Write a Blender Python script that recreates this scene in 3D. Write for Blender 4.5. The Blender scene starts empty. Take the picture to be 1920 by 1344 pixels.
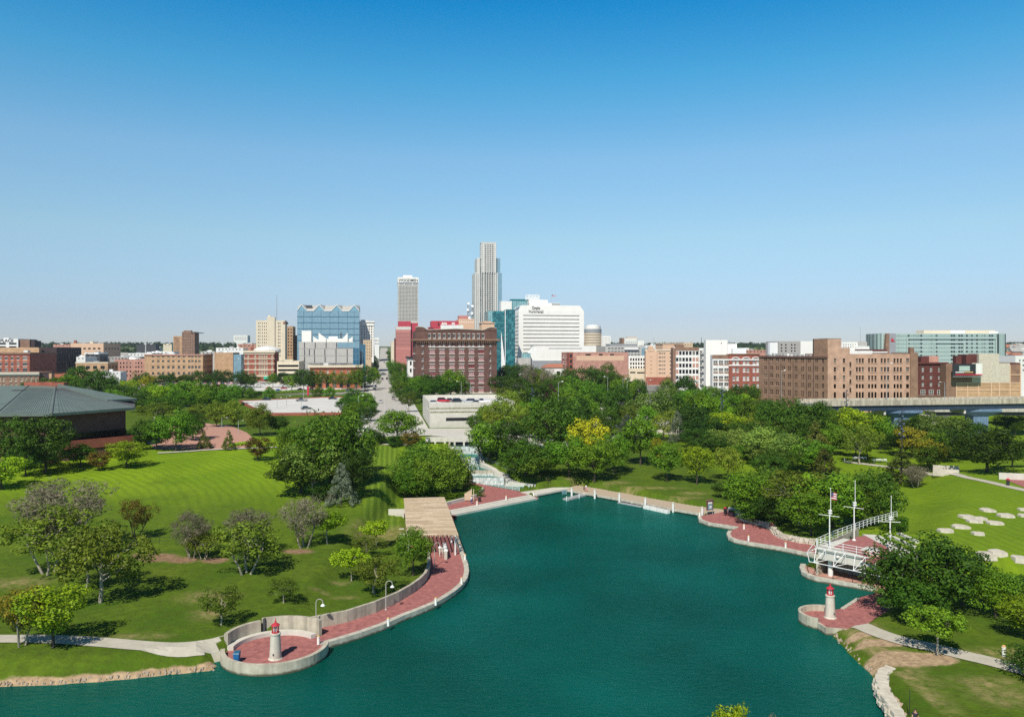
import bpy, bmesh, math, random
import numpy as np
from mathutils import Vector, Matrix

# ------------------------------------------------------------------ camera, sky, sun, exposure
scene = bpy.context.scene
COL = scene.collection
F, CX, HY, CAMZ = 1500.0, 960.0, 655.0, 35.0        # photo pixels; level camera 35 m above the lake
cam_d = bpy.data.cameras.new('camera'); cam = bpy.data.objects.new('camera', cam_d); COL.objects.link(cam)
cam.location = (0, 0, CAMZ); cam.rotation_euler = (math.pi/2, 0, 0)
cam_d.sensor_width = 36.0; cam_d.lens = 36.0*F/1920.0; cam_d.shift_y = -(672-HY)/1920.0
cam_d.clip_start = 1.0; cam_d.clip_end = 20000
scene.camera = cam
SUN_EL, SUN_AZ = math.radians(48), math.radians(199)   # azimuth clockwise from +Y: behind the camera, a little left
world = bpy.data.worlds.new('World'); scene.world = world; world.use_nodes = True
wn, wl = world.node_tree.nodes, world.node_tree.links
sky = wn.new('ShaderNodeTexSky'); sky.sky_type = 'NISHITA'; sky.sun_disc = False
sky.sun_elevation = SUN_EL; sky.sun_rotation = SUN_AZ
sky.altitude = 300; sky.air_density = 1.0; sky.dust_density = 0.1; sky.ozone_density = 4.0
hs = wn.new('ShaderNodeHueSaturation'); hs.inputs['Saturation'].default_value = 1.0
wl.new(sky.outputs[0], hs.inputs['Color'])
# the clear-day tint of this sky by height; top stops dimmed to cut ambient
wtc = wn.new('ShaderNodeTexCoord'); wsp = wn.new('ShaderNodeSeparateXYZ'); wl.new(wtc.outputs['Generated'], wsp.inputs[0])
wrp = wn.new('ShaderNodeValToRGB'); wl.new(wsp.outputs[2], wrp.inputs[0]); SKY_TINT = ((0, (0.262, 0.292, 0.385)), (0.037, (0.3, 0.313, 0.396)), (0.136, (0.452, 0.479, 0.435)), (0.23, (0.444, 0.561, 0.526)), (0.32, (0.183, 0.562, 0.583)), (0.395, (0.03, 0.47, 0.6)), (0.46, (0.026, 0.261, 0.365)), (0.6, (0.022, 0.096, 0.139)))
for i_, (p_, c_) in enumerate(SKY_TINT):
    el = wrp.color_ramp.elements[i_] if i_ < 2 else wrp.color_ramp.elements.new(p_); el.position = p_; el.color = (*c_, 1)
wmm = wn.new('ShaderNodeVectorMath'); wmm.operation = 'MULTIPLY'; wl.new(hs.outputs[0], wmm.inputs[0]); wl.new(wrp.outputs[0], wmm.inputs[1])
wml = wn.new('ShaderNodeVectorMath'); wml.operation = 'SCALE'; wml.inputs['Scale'].default_value = 2.0; wl.new(wmm.outputs[0], wml.inputs[0])
wl.new(wml.outputs[0], wn['Background'].inputs['Color']); wn['Background'].inputs['Strength'].default_value = 0.10
sun_d = bpy.data.lights.new('sun', 'SUN'); sun = bpy.data.objects.new('sun', sun_d); COL.objects.link(sun)
sun_d.energy = 4.2; sun_d.angle = math.radians(0.53); sun_d.color = (1.0, 0.95, 0.86)
sun_v = Vector((math.sin(SUN_AZ)*math.cos(SUN_EL), math.cos(SUN_AZ)*math.cos(SUN_EL), math.sin(SUN_EL)))
sun.rotation_euler = sun_v.to_track_quat('Z', 'Y').to_euler(); sun.location = (0, -50, 300)
vs = scene.view_settings
vs.view_transform = 'Standard'; vs.look = 'None'; vs.exposure = 0.4; vs.gamma = 1.0
scene.cycles.max_bounces = 6; scene.cycles.sample_clamp_indirect = 4.0; scene.cycles.sample_clamp_direct = 3.0; scene.cycles.use_denoising = False

# ------------------------------------------------------------------ helpers
rnd = random.Random(7)
def X_(px, D): return (px-CX)/F*D
def Z_(py, D): return CAMZ-(py-HY)/F*D
def at(px, py, z=0.0):
    D = (CAMZ-z)*F/(py-HY); return (X_(px, D), D)
def S(t): t = np.clip(t, 0, 1); return t*t*(3-2*t)
def tag(o, label=None, cat=None, group=None, kind=None):
    if label: o['label'] = label
    if cat: o['category'] = cat
    if group: o['group'] = group
    if kind: o['kind'] = kind
    return o
def empty(name, loc, rz=0.0):
    o = bpy.data.objects.new(name, None); COL.objects.link(o); o.location = loc; o.rotation_euler = (0, 0, rz)
    o.empty_display_size = 0.5; return o
def link(name, me, parent=None, loc=(0, 0, 0), rz=0.0):
    o = bpy.data.objects.new(name, me); COL.objects.link(o); o.location = loc; o.rotation_euler = (0, 0, rz)
    if parent: o.parent = parent
    return o
class MB:
    """collects shapes for ONE mesh"""
    def __init__(s): s.v = []; s.f = []; s.m = []; s.mi = 0
    def poly(s, pts):
        b = len(s.v); s.v += [tuple(p) for p in pts]; s.f.append(tuple(range(b, b+len(pts)))); s.m.append(s.mi)
    def hexa(s, p):      # 8 points: bottom 4 ccw, top 4 ccw
        b = len(s.v); s.v += [tuple(q) for q in p]
        for f in ((3, 2, 1, 0), (4, 5, 6, 7), (0, 1, 5, 4), (1, 2, 6, 5), (2, 3, 7, 6), (3, 0, 4, 7)):
            s.f.append(tuple(b+i for i in f)); s.m.append(s.mi)
    def box(s, x0, y0, z0, x1, y1, z1):
        s.hexa([(x0, y0, z0), (x1, y0, z0), (x1, y1, z0), (x0, y1, z0), (x0, y0, z1), (x1, y0, z1), (x1, y1, z1), (x0, y1, z1)])
    def tube(s, p0, p1, r0, r1=None, n=6, cap=True):
        r1 = r0 if r1 is None else r1
        p0, p1 = Vector(p0), Vector(p1); d = p1-p0
        if d.length < 1e-6: return
        q = d.to_track_quat('Z', 'Y'); b = len(s.v)
        for p, r in ((p0, r0), (p1, r1)):
            for i in range(n):
                a = 2*math.pi*i/n; s.v.append(tuple(p+q @ Vector((r*math.cos(a), r*math.sin(a), 0))))
        for i in range(n):
            j = (i+1) % n; s.f.append((b+i, b+j, b+n+j, b+n+i)); s.m.append(s.mi)
        if cap:
            s.f.append(tuple(b+n-1-i for i in range(n))); s.m.append(s.mi); s.f.append(tuple(b+n+i for i in range(n))); s.m.append(s.mi)
    def path(s, pts, r, n=6):
        for a, c in zip(pts[:-1], pts[1:]): s.tube(a, c, r, r, n)
    def lathe(s, prof, cx=0, cy=0, n=20):
        b = len(s.v)
        for r, z in prof:
            for i in range(n):
                a = 2*math.pi*i/n; s.v.append((cx+r*math.cos(a), cy+r*math.sin(a), z))
        for k in range(len(prof)-1):
            for i in range(n):
                j = (i+1) % n; s.f.append((b+k*n+i, b+k*n+j, b+(k+1)*n+j, b+(k+1)*n+i)); s.m.append(s.mi)
        s.f.append(tuple(b+n-1-i for i in range(n))); s.m.append(s.mi)
        t = b+(len(prof)-1)*n; s.f.append(tuple(t+i for i in range(n))); s.m.append(s.mi)
    def prism(s, pts, z0, z1):      # pts ccw (x,y)
        b = len(s.v); n = len(pts)
        s.v += [(x, y, z0) for x, y in pts]+[(x, y, z1) for x, y in pts]
        s.f.append(tuple(b+n-1-i for i in range(n))); s.m.append(s.mi); s.f.append(tuple(b+n+i for i in range(n))); s.m.append(s.mi)
        for i in range(n):
            j = (i+1) % n; s.f.append((b+i, b+j, b+n+j, b+n+i)); s.m.append(s.mi)
    def wall(s, pts, t, z0, z1, slope=0):     # vertical wall of thickness t along a polyline; z0/z1 numbers or lists
        n = len(pts); L = []; R = []
        for i, p in enumerate(pts):
            a = Vector(pts[max(i-1, 0)]); c = Vector(pts[min(i+1, n-1)]); d = (c-a).normalized(); nn = Vector((-d.y, d.x))
            L.append(Vector(p)+nn*t/2); R.append(Vector(p)-nn*t/2)
        g = lambda z, i: z[i] if isinstance(z, (list, tuple)) else z
        for i in range(n-1):
            s.hexa([(*R[i], g(z0, i)), (*R[i+1], g(z0, i+1)), (*L[i+1], g(z0, i+1)), (*L[i], g(z0, i)),
                    (*R[i], g(z1, i)), (*R[i+1], g(z1, i+1)), (*L[i+1], g(z1, i+1)), (*L[i], g(z1, i))])
    def mesh(s, name, mats, smooth=False):
        me = bpy.data.meshes.new(name); me.from_pydata(s.v, [], s.f)
        if not isinstance(mats, (list, tuple)): mats = [mats]
        for m in mats: me.materials.append(m)
        if len(mats) > 1: me.polygons.foreach_set('material_index', s.m)
        if smooth: me.polygons.foreach_set('use_smooth', [True]*len(s.f))
        me.update(); return me
    def build(s, name, mats, parent=None, loc=(0, 0, 0), rz=0.0, smooth=False):
        return link(name, s.mesh(name, mats, smooth), parent, loc, rz)

# ------------------------------------------------------------------ materials
M = {}
def mat(name, c1, c2=None, scale=1.0, rough=0.8, bump=0.0, spec=0.3, metal=0.0, streak=0.0, rand=0.0, stretch=(1, 1, 1), detail=6.0, bdist=0.05):
    m = bpy.data.materials.new(name); m.use_nodes = True; N, L = m.node_tree.nodes, m.node_tree.links
    p = N['Principled BSDF']; p.inputs['Roughness'].default_value = rough; p.inputs['Specular IOR Level'].default_value = spec; p.inputs['Metallic'].default_value = metal
    if c2 is None: c2 = tuple(v*0.72 for v in c1)
    tc = N.new('ShaderNodeTexCoord'); mp = N.new('ShaderNodeMapping'); mp.inputs['Scale'].default_value = stretch
    L.new(tc.outputs['Object'], mp.inputs[0])
    nz = N.new('ShaderNodeTexNoise'); nz.inputs['Scale'].default_value = scale; nz.inputs['Detail'].default_value = detail; nz.inputs['Roughness'].default_value = 0.65
    L.new(mp.outputs[0], nz.inputs['Vector'])
    rp = N.new('ShaderNodeMapRange'); rp.inputs[1].default_value = 0.3; rp.inputs[2].default_value = 0.7; L.new(nz.outputs[0], rp.inputs[0])
    mx = N.new('ShaderNodeMix'); mx.data_type = 'RGBA'; mx.inputs[6].default_value = (*c1, 1); mx.inputs[7].default_value = (*c2, 1)
    L.new(rp.outputs[0], mx.inputs[0]); out = mx.outputs[2]
    if streak:
        mp2 = N.new('ShaderNodeMapping'); mp2.inputs['Scale'].default_value = (1.3, 1.3, 0.08); L.new(tc.outputs['Object'], mp2.inputs[0])
        n2 = N.new('ShaderNodeTexNoise'); n2.inputs['Scale'].default_value = 1.0; n2.inputs['Detail'].default_value = 5; L.new(mp2.outputs[0], n2.inputs['Vector'])
        r2 = N.new('ShaderNodeMapRange'); r2.inputs[1].default_value = 0.35; r2.inputs[2].default_value = 0.7; r2.inputs[3].default_value = 1.0; r2.inputs[4].default_value = 1-streak; L.new(n2.outputs[0], r2.inputs[0])
        mm = N.new('ShaderNodeVectorMath'); mm.operation = 'SCALE'; L.new(out, mm.inputs[0]); L.new(r2.outputs[0], mm.inputs['Scale']); out = mm.outputs[0]
    if rand:
        oi = N.new('ShaderNodeObjectInfo'); r3 = N.new('ShaderNodeMapRange'); r3.inputs[3].default_value = 1-rand; r3.inputs[4].default_value = 1+rand; L.new(oi.outputs['Random'], r3.inputs[0])
        m3 = N.new('ShaderNodeVectorMath'); m3.operation = 'SCALE'; L.new(out, m3.inputs[0]); L.new(r3.outputs[0], m3.inputs['Scale']); out = m3.outputs[0]
    L.new(out, p.inputs['Base Color'])
    if bump:
        b = N.new('ShaderNodeBump'); b.inputs['Strength'].default_value = bump; b.inputs['Distance'].default_value = bdist; L.new(nz.outputs[0], b.inputs['Height']); L.new(b.outputs[0], p.inputs['Normal'])
    M[name] = m; return m
def brick(name, c1, c2, mortar, bw=0.6, bh=0.22, rough=0.85):
    """masonry seen from far: courses plus large blotches"""
    m = bpy.data.materials.new(name); m.use_nodes = True; N, L = m.node_tree.nodes, m.node_tree.links
    p = N['Principled BSDF']; p.inputs['Roughness'].default_value = rough; p.inputs['Specular IOR Level'].default_value = 0.2
    tc = N.new('ShaderNodeTexCoord'); sp = N.new('ShaderNodeSeparateXYZ'); L.new(tc.outputs['Object'], sp.inputs[0])
    ad = N.new('ShaderNodeMath'); ad.operation = 'ADD'; L.new(sp.outputs[0], ad.inputs[0]); L.new(sp.outputs[1], ad.inputs[1])
    cb = N.new('ShaderNodeCombineXYZ'); L.new(ad.outputs[0], cb.inputs[0]); L.new(sp.outputs[2], cb.inputs[1])
    bt = N.new('ShaderNodeTexBrick'); bt.inputs['Scale'].default_value = 1.0; bt.inputs['Brick Width'].default_value = bw; bt.inputs['Row Height'].default_value = bh
    bt.inputs['Mortar Size'].default_value = 0.02; bt.inputs['Color1'].default_value = (*c1, 1); bt.inputs['Color2'].default_value = (*c2, 1); bt.inputs['Mortar'].default_value = (*mortar, 1)
    L.new(cb.outputs[0], bt.inputs['Vector'])
    nz = N.new('ShaderNodeTexNoise'); nz.inputs['Scale'].default_value = 0.35; nz.inputs['Detail'].default_value = 8; L.new(tc.outputs['Object'], nz.inputs['Vector'])
    r2 = N.new('ShaderNodeMapRange'); r2.inputs[1].default_value = 0.3; r2.inputs[2].default_value = 0.7; r2.inputs[3].default_value = 0.78; r2.inputs[4].default_value = 1.15; L.new(nz.outputs[0], r2.inputs[0])
    mm = N.new('ShaderNodeVectorMath'); mm.operation = 'SCALE'; L.new(bt.outputs[0], mm.inputs[0]); L.new(r2.outputs[0], mm.inputs['Scale'])
    L.new(mm.outputs[0], p.inputs['Base Color']); M[name] = m; return m
def glass(name, c, rough=0.08, metal=0.0, rand=0.0, pale=None, spec=0.6):
    m = mat(name, c, tuple(v*0.75 for v in c), 0.15, rough, spec=spec, metal=metal)
    if pale:
        N, L = m.node_tree.nodes, m.node_tree.links; p = N['Principled BSDF']; src = p.inputs['Base Color'].links[0].from_socket
        oi = N.new('ShaderNodeObjectInfo'); r = N.new('ShaderNodeMapRange'); r.inputs[1].default_value = 0.78; r.inputs[2].default_value = 0.84; L.new(oi.outputs['Random'], r.inputs[0])
        mx = N.new('ShaderNodeMix'); mx.data_type = 'RGBA'; mx.inputs[7].default_value = (*pale, 1); L.new(src, mx.inputs[6]); L.new(r.outputs[0], mx.inputs[0]); L.new(mx.outputs[2], p.inputs['Base Color'])
    return m
def cells(name, ca, cb, cw, ch, thr=0.7, rough=0.15, bar=None):
    """window band: panes of one glass, a random share of them in the other tone"""
    m = bpy.data.materials.new(name); m.use_nodes = True; N, L = m.node_tree.nodes, m.node_tree.links
    p = N['Principled BSDF']; p.inputs['Roughness'].default_value = rough; p.inputs['Specular IOR Level'].default_value = 0.6
    tc = N.new('ShaderNodeTexCoord'); sp = N.new('ShaderNodeSeparateXYZ'); L.new(tc.outputs['Object'], sp.inputs[0])
    ad = N.new('ShaderNodeMath'); ad.operation = 'ADD'; L.new(sp.outputs[0], ad.inputs[0]); L.new(sp.outputs[1], ad.inputs[1])
    def fl(sock, w):
        a = N.new('ShaderNodeMath'); a.operation = 'DIVIDE'; L.new(sock, a.inputs[0]); a.inputs[1].default_value = w
        b = N.new('ShaderNodeMath'); b.operation = 'FLOOR'; L.new(a.outputs[0], b.inputs[0]); return a.outputs[0], b.outputs[0]
    xr, xf = fl(ad.outputs[0], cw); zr, zf = fl(sp.outputs[2], ch)
    cbn = N.new('ShaderNodeCombineXYZ'); L.new(xf, cbn.inputs[0]); L.new(zf, cbn.inputs[1])
    wn_ = N.new('ShaderNodeTexWhiteNoise'); wn_.noise_dimensions = '3D'; L.new(cbn.outputs[0], wn_.inputs['Vector'])
    r = N.new('ShaderNodeMapRange'); r.inputs[1].default_value = thr-0.25; r.inputs[2].default_value = thr+0.05; L.new(wn_.outputs['Value'], r.inputs[0])
    mx = N.new('ShaderNodeMix'); mx.data_type = 'RGBA'; mx.inputs[6].default_value = (*ca, 1); mx.inputs[7].default_value = (*cb, 1); L.new(r.outputs[0], mx.inputs[0]); out = mx.outputs[2]
    if bar:
        fr = N.new('ShaderNodeMath'); fr.operation = 'FRACT'; L.new(xr, fr.inputs[0]); lt = N.new('ShaderNodeMath'); lt.operation = 'LESS_THAN'; lt.inputs[1].default_value = 0.14; L.new(fr.outputs[0], lt.inputs[0])
        m2 = N.new('ShaderNodeMix'); m2.data_type = 'RGBA'; m2.inputs[7].default_value = (*bar, 1); L.new(out, m2.inputs[6]); L.new(lt.outputs[0], m2.inputs[0]); out = m2.outputs[2]
    L.new(out, p.inputs['Base Color']); M[name] = m; return m

def stained(name, c1, c2):
    m = mat(name, c1, c2, 1.0, 0.9, 0.25, streak=0.35); N, L = m.node_tree.nodes, m.node_tree.links; p = N['Principled BSDF']; src = p.inputs['Base Color'].links[0].from_socket
    g = N.new('ShaderNodeNewGeometry'); sp = N.new('ShaderNodeSeparateXYZ'); L.new(g.outputs['Position'], sp.inputs[0]); nz = N.new('ShaderNodeTexNoise'); nz.inputs['Scale'].default_value = 1.7; nz.inputs['Detail'].default_value = 6; L.new(g.outputs['Position'], nz.inputs['Vector'])
    ad = N.new('ShaderNodeMath'); ad.operation = 'MULTIPLY_ADD'; L.new(nz.outputs[0], ad.inputs[0]); ad.inputs[1].default_value = -0.42; L.new(sp.outputs[2], ad.inputs[2])
    r = N.new('ShaderNodeMapRange'); r.inputs[1].default_value = -0.10; r.inputs[2].default_value = 0.12; L.new(ad.outputs[0], r.inputs[0])
    mx = N.new('ShaderNodeMix'); mx.data_type = 'RGBA'; mx.inputs[6].default_value = (0.085, 0.08, 0.05, 1); L.new(r.outputs[0], mx.inputs[0]); L.new(src, mx.inputs[7]); L.new(mx.outputs[2], p.inputs['Base Color'])
stained('edge_concrete', (0.58, 0.54, 0.45), (0.46, 0.42, 0.34)); stained('parapet_concrete', (0.56, 0.51, 0.40), (0.42, 0.37, 0.28))
brick('red_brick', (0.33, 0.085, 0.055), (0.27, 0.075, 0.05), (0.3, 0.15, 0.11))
brick('dark_brick', (0.165, 0.085, 0.068), (0.130, 0.068, 0.055), (0.12, 0.07, 0.06))
brick('brown_brick', (0.27, 0.155, 0.10), (0.22, 0.125, 0.085), (0.28, 0.19, 0.14))
brick('pale_brick', (0.50, 0.31, 0.225), (0.44, 0.265, 0.19), (0.48, 0.33, 0.25))
brick('tan_brick', (0.50, 0.315, 0.175), (0.44, 0.27, 0.15), (0.47, 0.34, 0.22))
brick('pink_brick', (0.50, 0.255, 0.19), (0.42, 0.205, 0.155), (0.47, 0.31, 0.25))
brick('black_brick', (0.065, 0.042, 0.042), (0.05, 0.034, 0.036), (0.06, 0.045, 0.045))
brick('maroon_brick', (0.14, 0.04, 0.033), (0.105, 0.032, 0.028), (0.11, 0.05, 0.04))
brick('orange_brick', (0.42, 0.13, 0.06), (0.36, 0.10, 0.05), (0.36, 0.17, 0.11))
mat('white_paint', (0.80, 0.79, 0.75), (0.72, 0.71, 0.67), 0.3, 0.6, streak=0.12)
mat('white_stone', (0.84, 0.82, 0.76), (0.76, 0.74, 0.68), 0.12, 0.7, streak=0.06)
mat('tower_stone', (0.64, 0.63, 0.59), (0.56, 0.55, 0.51), 0.1, 0.7, streak=0.08)
mat('aged_white', (0.62, 0.585, 0.49), (0.50, 0.465, 0.38), 1.2, 0.7, 0.1, streak=0.25)
mat('cream', (0.72, 0.63, 0.47), (0.64, 0.55, 0.41), 0.15, 0.8, streak=0.1)
mat('tan', (0.62, 0.47, 0.31), (0.55, 0.41, 0.27), 0.12, 0.8, streak=0.1)
mat('peach', (0.68, 0.46, 0.31), (0.62, 0.41, 0.28), 0.12, 0.8, streak=0.06)
mat('concrete', (0.53, 0.50, 0.43), (0.42, 0.39, 0.33), 0.6, 0.85, 0.2, streak=0.25)
mat('pale_concrete', (0.62, 0.59, 0.52), (0.52, 0.49, 0.42), 0.5, 0.85, 0.15, streak=0.1)
mat('wall_concrete', (0.56, 0.51, 0.40), (0.42, 0.37, 0.28), 1.2, 0.9, 0.3, streak=0.4)
mat('panel_grey', (0.50, 0.48, 0.44), (0.43, 0.41, 0.375), 0.25, 0.7, streak=0.12)
mat('mid_grey', (0.30, 0.31, 0.32), (0.25, 0.255, 0.265), 0.3, 0.6)
mat('dark_grey', (0.07, 0.07, 0.075), (0.05, 0.05, 0.055), 0.5, 0.6)
mat('roof_gravel', (0.42, 0.40, 0.37), (0.30, 0.28, 0.26), 0.8, 0.95)
mat('roof_white', (0.72, 0.71, 0.68), (0.58, 0.57, 0.54), 0.25, 0.8)
mat('roof_dark', (0.13, 0.125, 0.12), (0.09, 0.085, 0.08), 0.5, 0.9)
mat('red_paint', (0.50, 0.035, 0.05), (0.40, 0.03, 0.045), 0.6, 0.5)
mat('red_panel', (0.47, 0.06, 0.085), (0.40, 0.05, 0.07), 0.3, 0.5)
mat('red_granite', (0.52, 0.22, 0.19), (0.47, 0.19, 0.165), 0.5, 0.6)
mat('white_metal', (0.82, 0.82, 0.80), (0.72, 0.72, 0.70), 2.0, 0.4, spec=0.5)
mat('grey_metal', (0.38, 0.39, 0.39), (0.30, 0.31, 0.31), 2.0, 0.45, spec=0.5)
mat('dark_metal', (0.025, 0.028, 0.032), (0.02, 0.02, 0.025), 2.0, 0.45, spec=0.5)
mat('green_steel', (0.20, 0.27, 0.26), (0.15, 0.21, 0.2), 2.0, 0.5)
mat('wood', (0.60, 0.47, 0.32), (0.43, 0.33, 0.22), 1.2, 0.8, 0.2, stretch=(0.25, 6.0, 1))
mat('boardwalk_wood', (0.50, 0.40, 0.29), (0.36, 0.28, 0.2), 2.5, 0.85, 0.2, stretch=(5.0, 0.4, 1))
mat('green_roof', (0.155, 0.195, 0.165), (0.115, 0.145, 0.125), 0.35, 0.55, streak=0.1)
mat('roof_terracotta', (0.42, 0.17, 0.10), (0.34, 0.13, 0.08), 0.6, 0.8)
mat('limestone', (0.60, 0.55, 0.45), (0.43, 0.38, 0.30), 1.3, 0.9, 0.5)
mat('rock', (0.48, 0.38, 0.29), (0.30, 0.23, 0.17), 2.0, 0.95, 0.5)
mat('street', (0.47, 0.44, 0.39), (0.40, 0.37, 0.33), 0.25, 0.9, 0.05)
mat('parking_concrete', (0.62, 0.60, 0.56), (0.53, 0.51, 0.47), 0.12, 0.9)
mat('sidewalk', (0.56, 0.53, 0.47), (0.46, 0.43, 0.38), 0.7, 0.9)
mat('path_concrete', (0.48, 0.44, 0.36), (0.38, 0.35, 0.28), 0.9, 0.9, 0.1)
mat('marking', (0.78, 0.78, 0.75), (0.6, 0.6, 0.57), 3.0, 0.7)
mat('mulch', (0.20, 0.10, 0.055), (0.11, 0.06, 0.035), 2.5, 1.0, 0.6)
mat('blue_bin', (0.02, 0.14, 0.32), (0.015, 0.1, 0.25), 2, 0.5)
mat('cap_ochre', (0.62, 0.38, 0.16), (0.5, 0.3, 0.12), 2, 0.7)
mat('skin', (0.52, 0.30, 0.21), (0.45, 0.25, 0.17), 4, 0.6)
mat('cloth_white', (0.75, 0.74, 0.72)); mat('cloth_dark', (0.03, 0.03, 0.04)); mat('cloth_red', (0.45, 0.05, 0.06)); mat('cloth_pink', (0.65, 0.28, 0.3)); mat('cloth_blue', (0.06, 0.12, 0.3)); mat('hair_brown', (0.05, 0.03, 0.02))
mat('flag_blue', (0.03, 0.04, 0.16)); mat('flag_red', (0.5, 0.03, 0.05)); mat('flag_white', (0.8, 0.8, 0.8))
mat('awning_green', (0.02, 0.38, 0.24)); mat('rubber', (0.02, 0.02, 0.02)); mat('tower_grey', (0.60, 0.58, 0.52), (0.53, 0.51, 0.46), 0.1, 0.7)
glass('window_glass', (0.016, 0.018, 0.021), 0.2, pale=(0.16, 0.155, 0.14), spec=.35)
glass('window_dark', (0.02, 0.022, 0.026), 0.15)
glass('window_blind', (0.42, 0.40, 0.38), 0.3, pale=(0.05, 0.045, 0.045))
glass('blue_glass', (0.20, 0.38, 0.48), 0.12, spec=0.8)
glass('deep_blue_glass', (0.03, 0.13, 0.22), 0.08, spec=0.8)
glass('tower_glass', (0.17, 0.18, 0.17), 0.2)
cells('blue_cells', (0.195, 0.325, 0.395), (0.165, 0.285, 0.355), 1.6, 2.0, 0.6, 0.12, bar=(0.22, 0.36, 0.44))
cells('teal_cells', (0.008, 0.085, 0.105), (0.04, 0.20, 0.22), 1.8, 1.9, 0.75, 0.1, bar=(0.03, 0.18, 0.2))
cells('pale_teal_cells', (0.17, 0.36, 0.38), (0.12, 0.28, 0.31), 2.0, 3.0, 0.6, 0.12, bar=(0.5, 0.6, 0.6))
cells('mint_cells', (0.045, 0.065, 0.065), (0.27, 0.36, 0.33), 1.9, 50.0, 0.45, 0.2, bar=(0.36, 0.46, 0.42))
cells('grey_cells', (0.10, 0.11, 0.115), (0.2, 0.21, 0.2), 1.5, 3.6, 0.6, 0.2, bar=(0.36, 0.35, 0.32))
mat('mint_panel', (0.40, 0.50, 0.46), (0.35, 0.44, 0.40), 0.2, 0.4)
mat('teal_spandrel', (0.02, 0.19, 0.21), (0.015, 0.15, 0.17), 0.3, 0.2)
# ------------------------------------------------------------------ plan of the park: lake, terraces, terrain height
def ATS(pts, z=0.0): return [at(a, b, z) for a, b in pts]
def sd(poly, x, y):
    """signed distance, positive inside"""
    best = np.full(x.shape, 1e18); ins = np.zeros(x.shape, bool); n = len(poly)
    for i in range(n):
        ax, ay = poly[i]; bx, by = poly[(i+1) % n]; dx, dy = bx-ax, by-ay; L = dx*dx+dy*dy+1e-12
        t = np.clip(((x-ax)*dx+(y-ay)*dy)/L, 0, 1); best = np.minimum(best, (x-ax-t*dx)**2+(y-ay-t*dy)**2)
        if ay != by: ins ^= ((ay > y) != (by > y)) & (x < (bx-ax)*(y-ay)/(by-ay)+ax)
    d = np.sqrt(best); return np.where(ins, d, -d)
ZP = 0.6
PLZ = (-27.1, 91.6)                   # centre of the round lighthouse terrace
def arc(c, r, a0, a1, n): return [(c[0]+r*math.cos(math.radians(a0+(a1-a0)*i/n)), c[1]+r*math.sin(math.radians(a0+(a1-a0)*i/n))) for i in range(n+1)]
EDGE_L = ATS([(602, 1219), (650, 1205), (678, 1196), (720, 1181), (759, 1163), (790, 1151), (814, 1141), (835, 1129), (854, 1116.5), (868, 1104), (876, 1092), (879, 1078.6), (877, 1065), (872, 1050), (865, 1030), (857, 1004), (848, 970)])
EDGE_STEPS = ATS([(848, 968.5), (1009.5, 936)])
EDGE_DECK = ATS([(1007, 932), (1058.7, 922)])
EDGE_BW = ATS([(1059, 922), (1098.5, 929), (1159.7, 940), (1210, 949.5), (1262.5, 959.5), (1312, 968)])
EDGE_R1 = ATS([(1308.5, 973), (1310.7, 980), (1328, 986.5), (1383, 995)])
EDGE_R2 = ATS([(1366, 1001), (1362.5, 1007), (1366, 1013.5), (1376, 1018), (1400, 1023.5), (1461, 1033), (1533, 1049)])
EDGE_R3 = ATS([(1502, 1064), (1499.5, 1071), (1503, 1079), (1513, 1085), (1527, 1090), (1642, 1110.5)])
EDGE_R4 = ATS([(1606, 1130), (1577, 1149)])
LH2 = (40.0, 102.6)
EDGE_R5 = [(41.6, 105.3)]+arc(LH2, 3.1, 75, 235, 14)+ATS([(1548.6, 1180)])
SHORE_R = ATS([(1565.4, 1196), (1589.4, 1220), (1613, 1244), (1635, 1262), (1642, 1280), (1659, 1311), (1677, 1344)])
LAKE = [(-400, 79)]+ATS([(-100, 1290), (0, 1287), (100, 1283), (200, 1276), (300, 1266), (400, 1256)])+arc(PLZ, 6.0, 205, 350, 16)+EDGE_L+EDGE_STEPS+EDGE_DECK+EDGE_BW+EDGE_R1+EDGE_R2+EDGE_R3+EDGE_R4+EDGE_R5+SHORE_R+[(34, 71.5), (24, 70), (12, 69.5), (2, 66), (-3, 10), (-400, 10)]
INNER_L = ATS([(575, 1182), (613, 1174), (651, 1166), (705, 1148), (748.6, 1128), (773, 1113), (790, 1099.5), (800, 1088), (805, 1076), (807, 1062), (806, 1049), (803, 1030), (799, 1004)], ZP)
LAWN_WALL = INNER_L
SL_PROM = EDGE_L+[(-11.4, 165.5), (-22.4, 167), (-17.3, 137)]+INNER_L[::-1]
_s0, _s1 = EDGE_STEPS; _n = Vector((_s0[1]-_s1[1], _s1[0]-_s0[0])).normalized()*2.85
SL_STEPS = [(_s0[0]+_n.x, _s0[1]+_n.y), (_s1[0]+_n.x, _s1[1]+_n.y), at(1008, 932, ZP), at(976, 923, ZP), at(958, 919, ZP), at(906, 919, ZP), at(905, 921, ZP), at(892, 932, ZP), at(845, 945, ZP), at(826, 951, ZP)]
SL_DECK = [EDGE_DECK[0], EDGE_DECK[1], at(1075, 913.5, ZP), at(1037, 914, ZP), at(976, 922.5, ZP)]
SL_BW = EDGE_BW+ATS([(1345, 961.5), (1368, 956), (1310, 949), (1250, 939), (1180, 926), (1110, 913.5), (1082, 909.5), (1070, 913)], ZP)
STONE_WALL = ATS([(1383, 963), (1386, 971), (1399, 979), (1421, 983), (1440, 988), (1450, 996), (1455, 1004), (1470, 1011), (1495, 1016), (1530, 1021)], ZP)
SL_R12 = EDGE_R1+EDGE_R2+[(47.6, 124.2), (50, 127.5)]+STONE_WALL[::-1]+[at(1368, 956.5, ZP), at(1345, 961.5, ZP)]
DK = [(46.4, 121.6), (53.6, 113.6)]     # front edge of the upper deck
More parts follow.
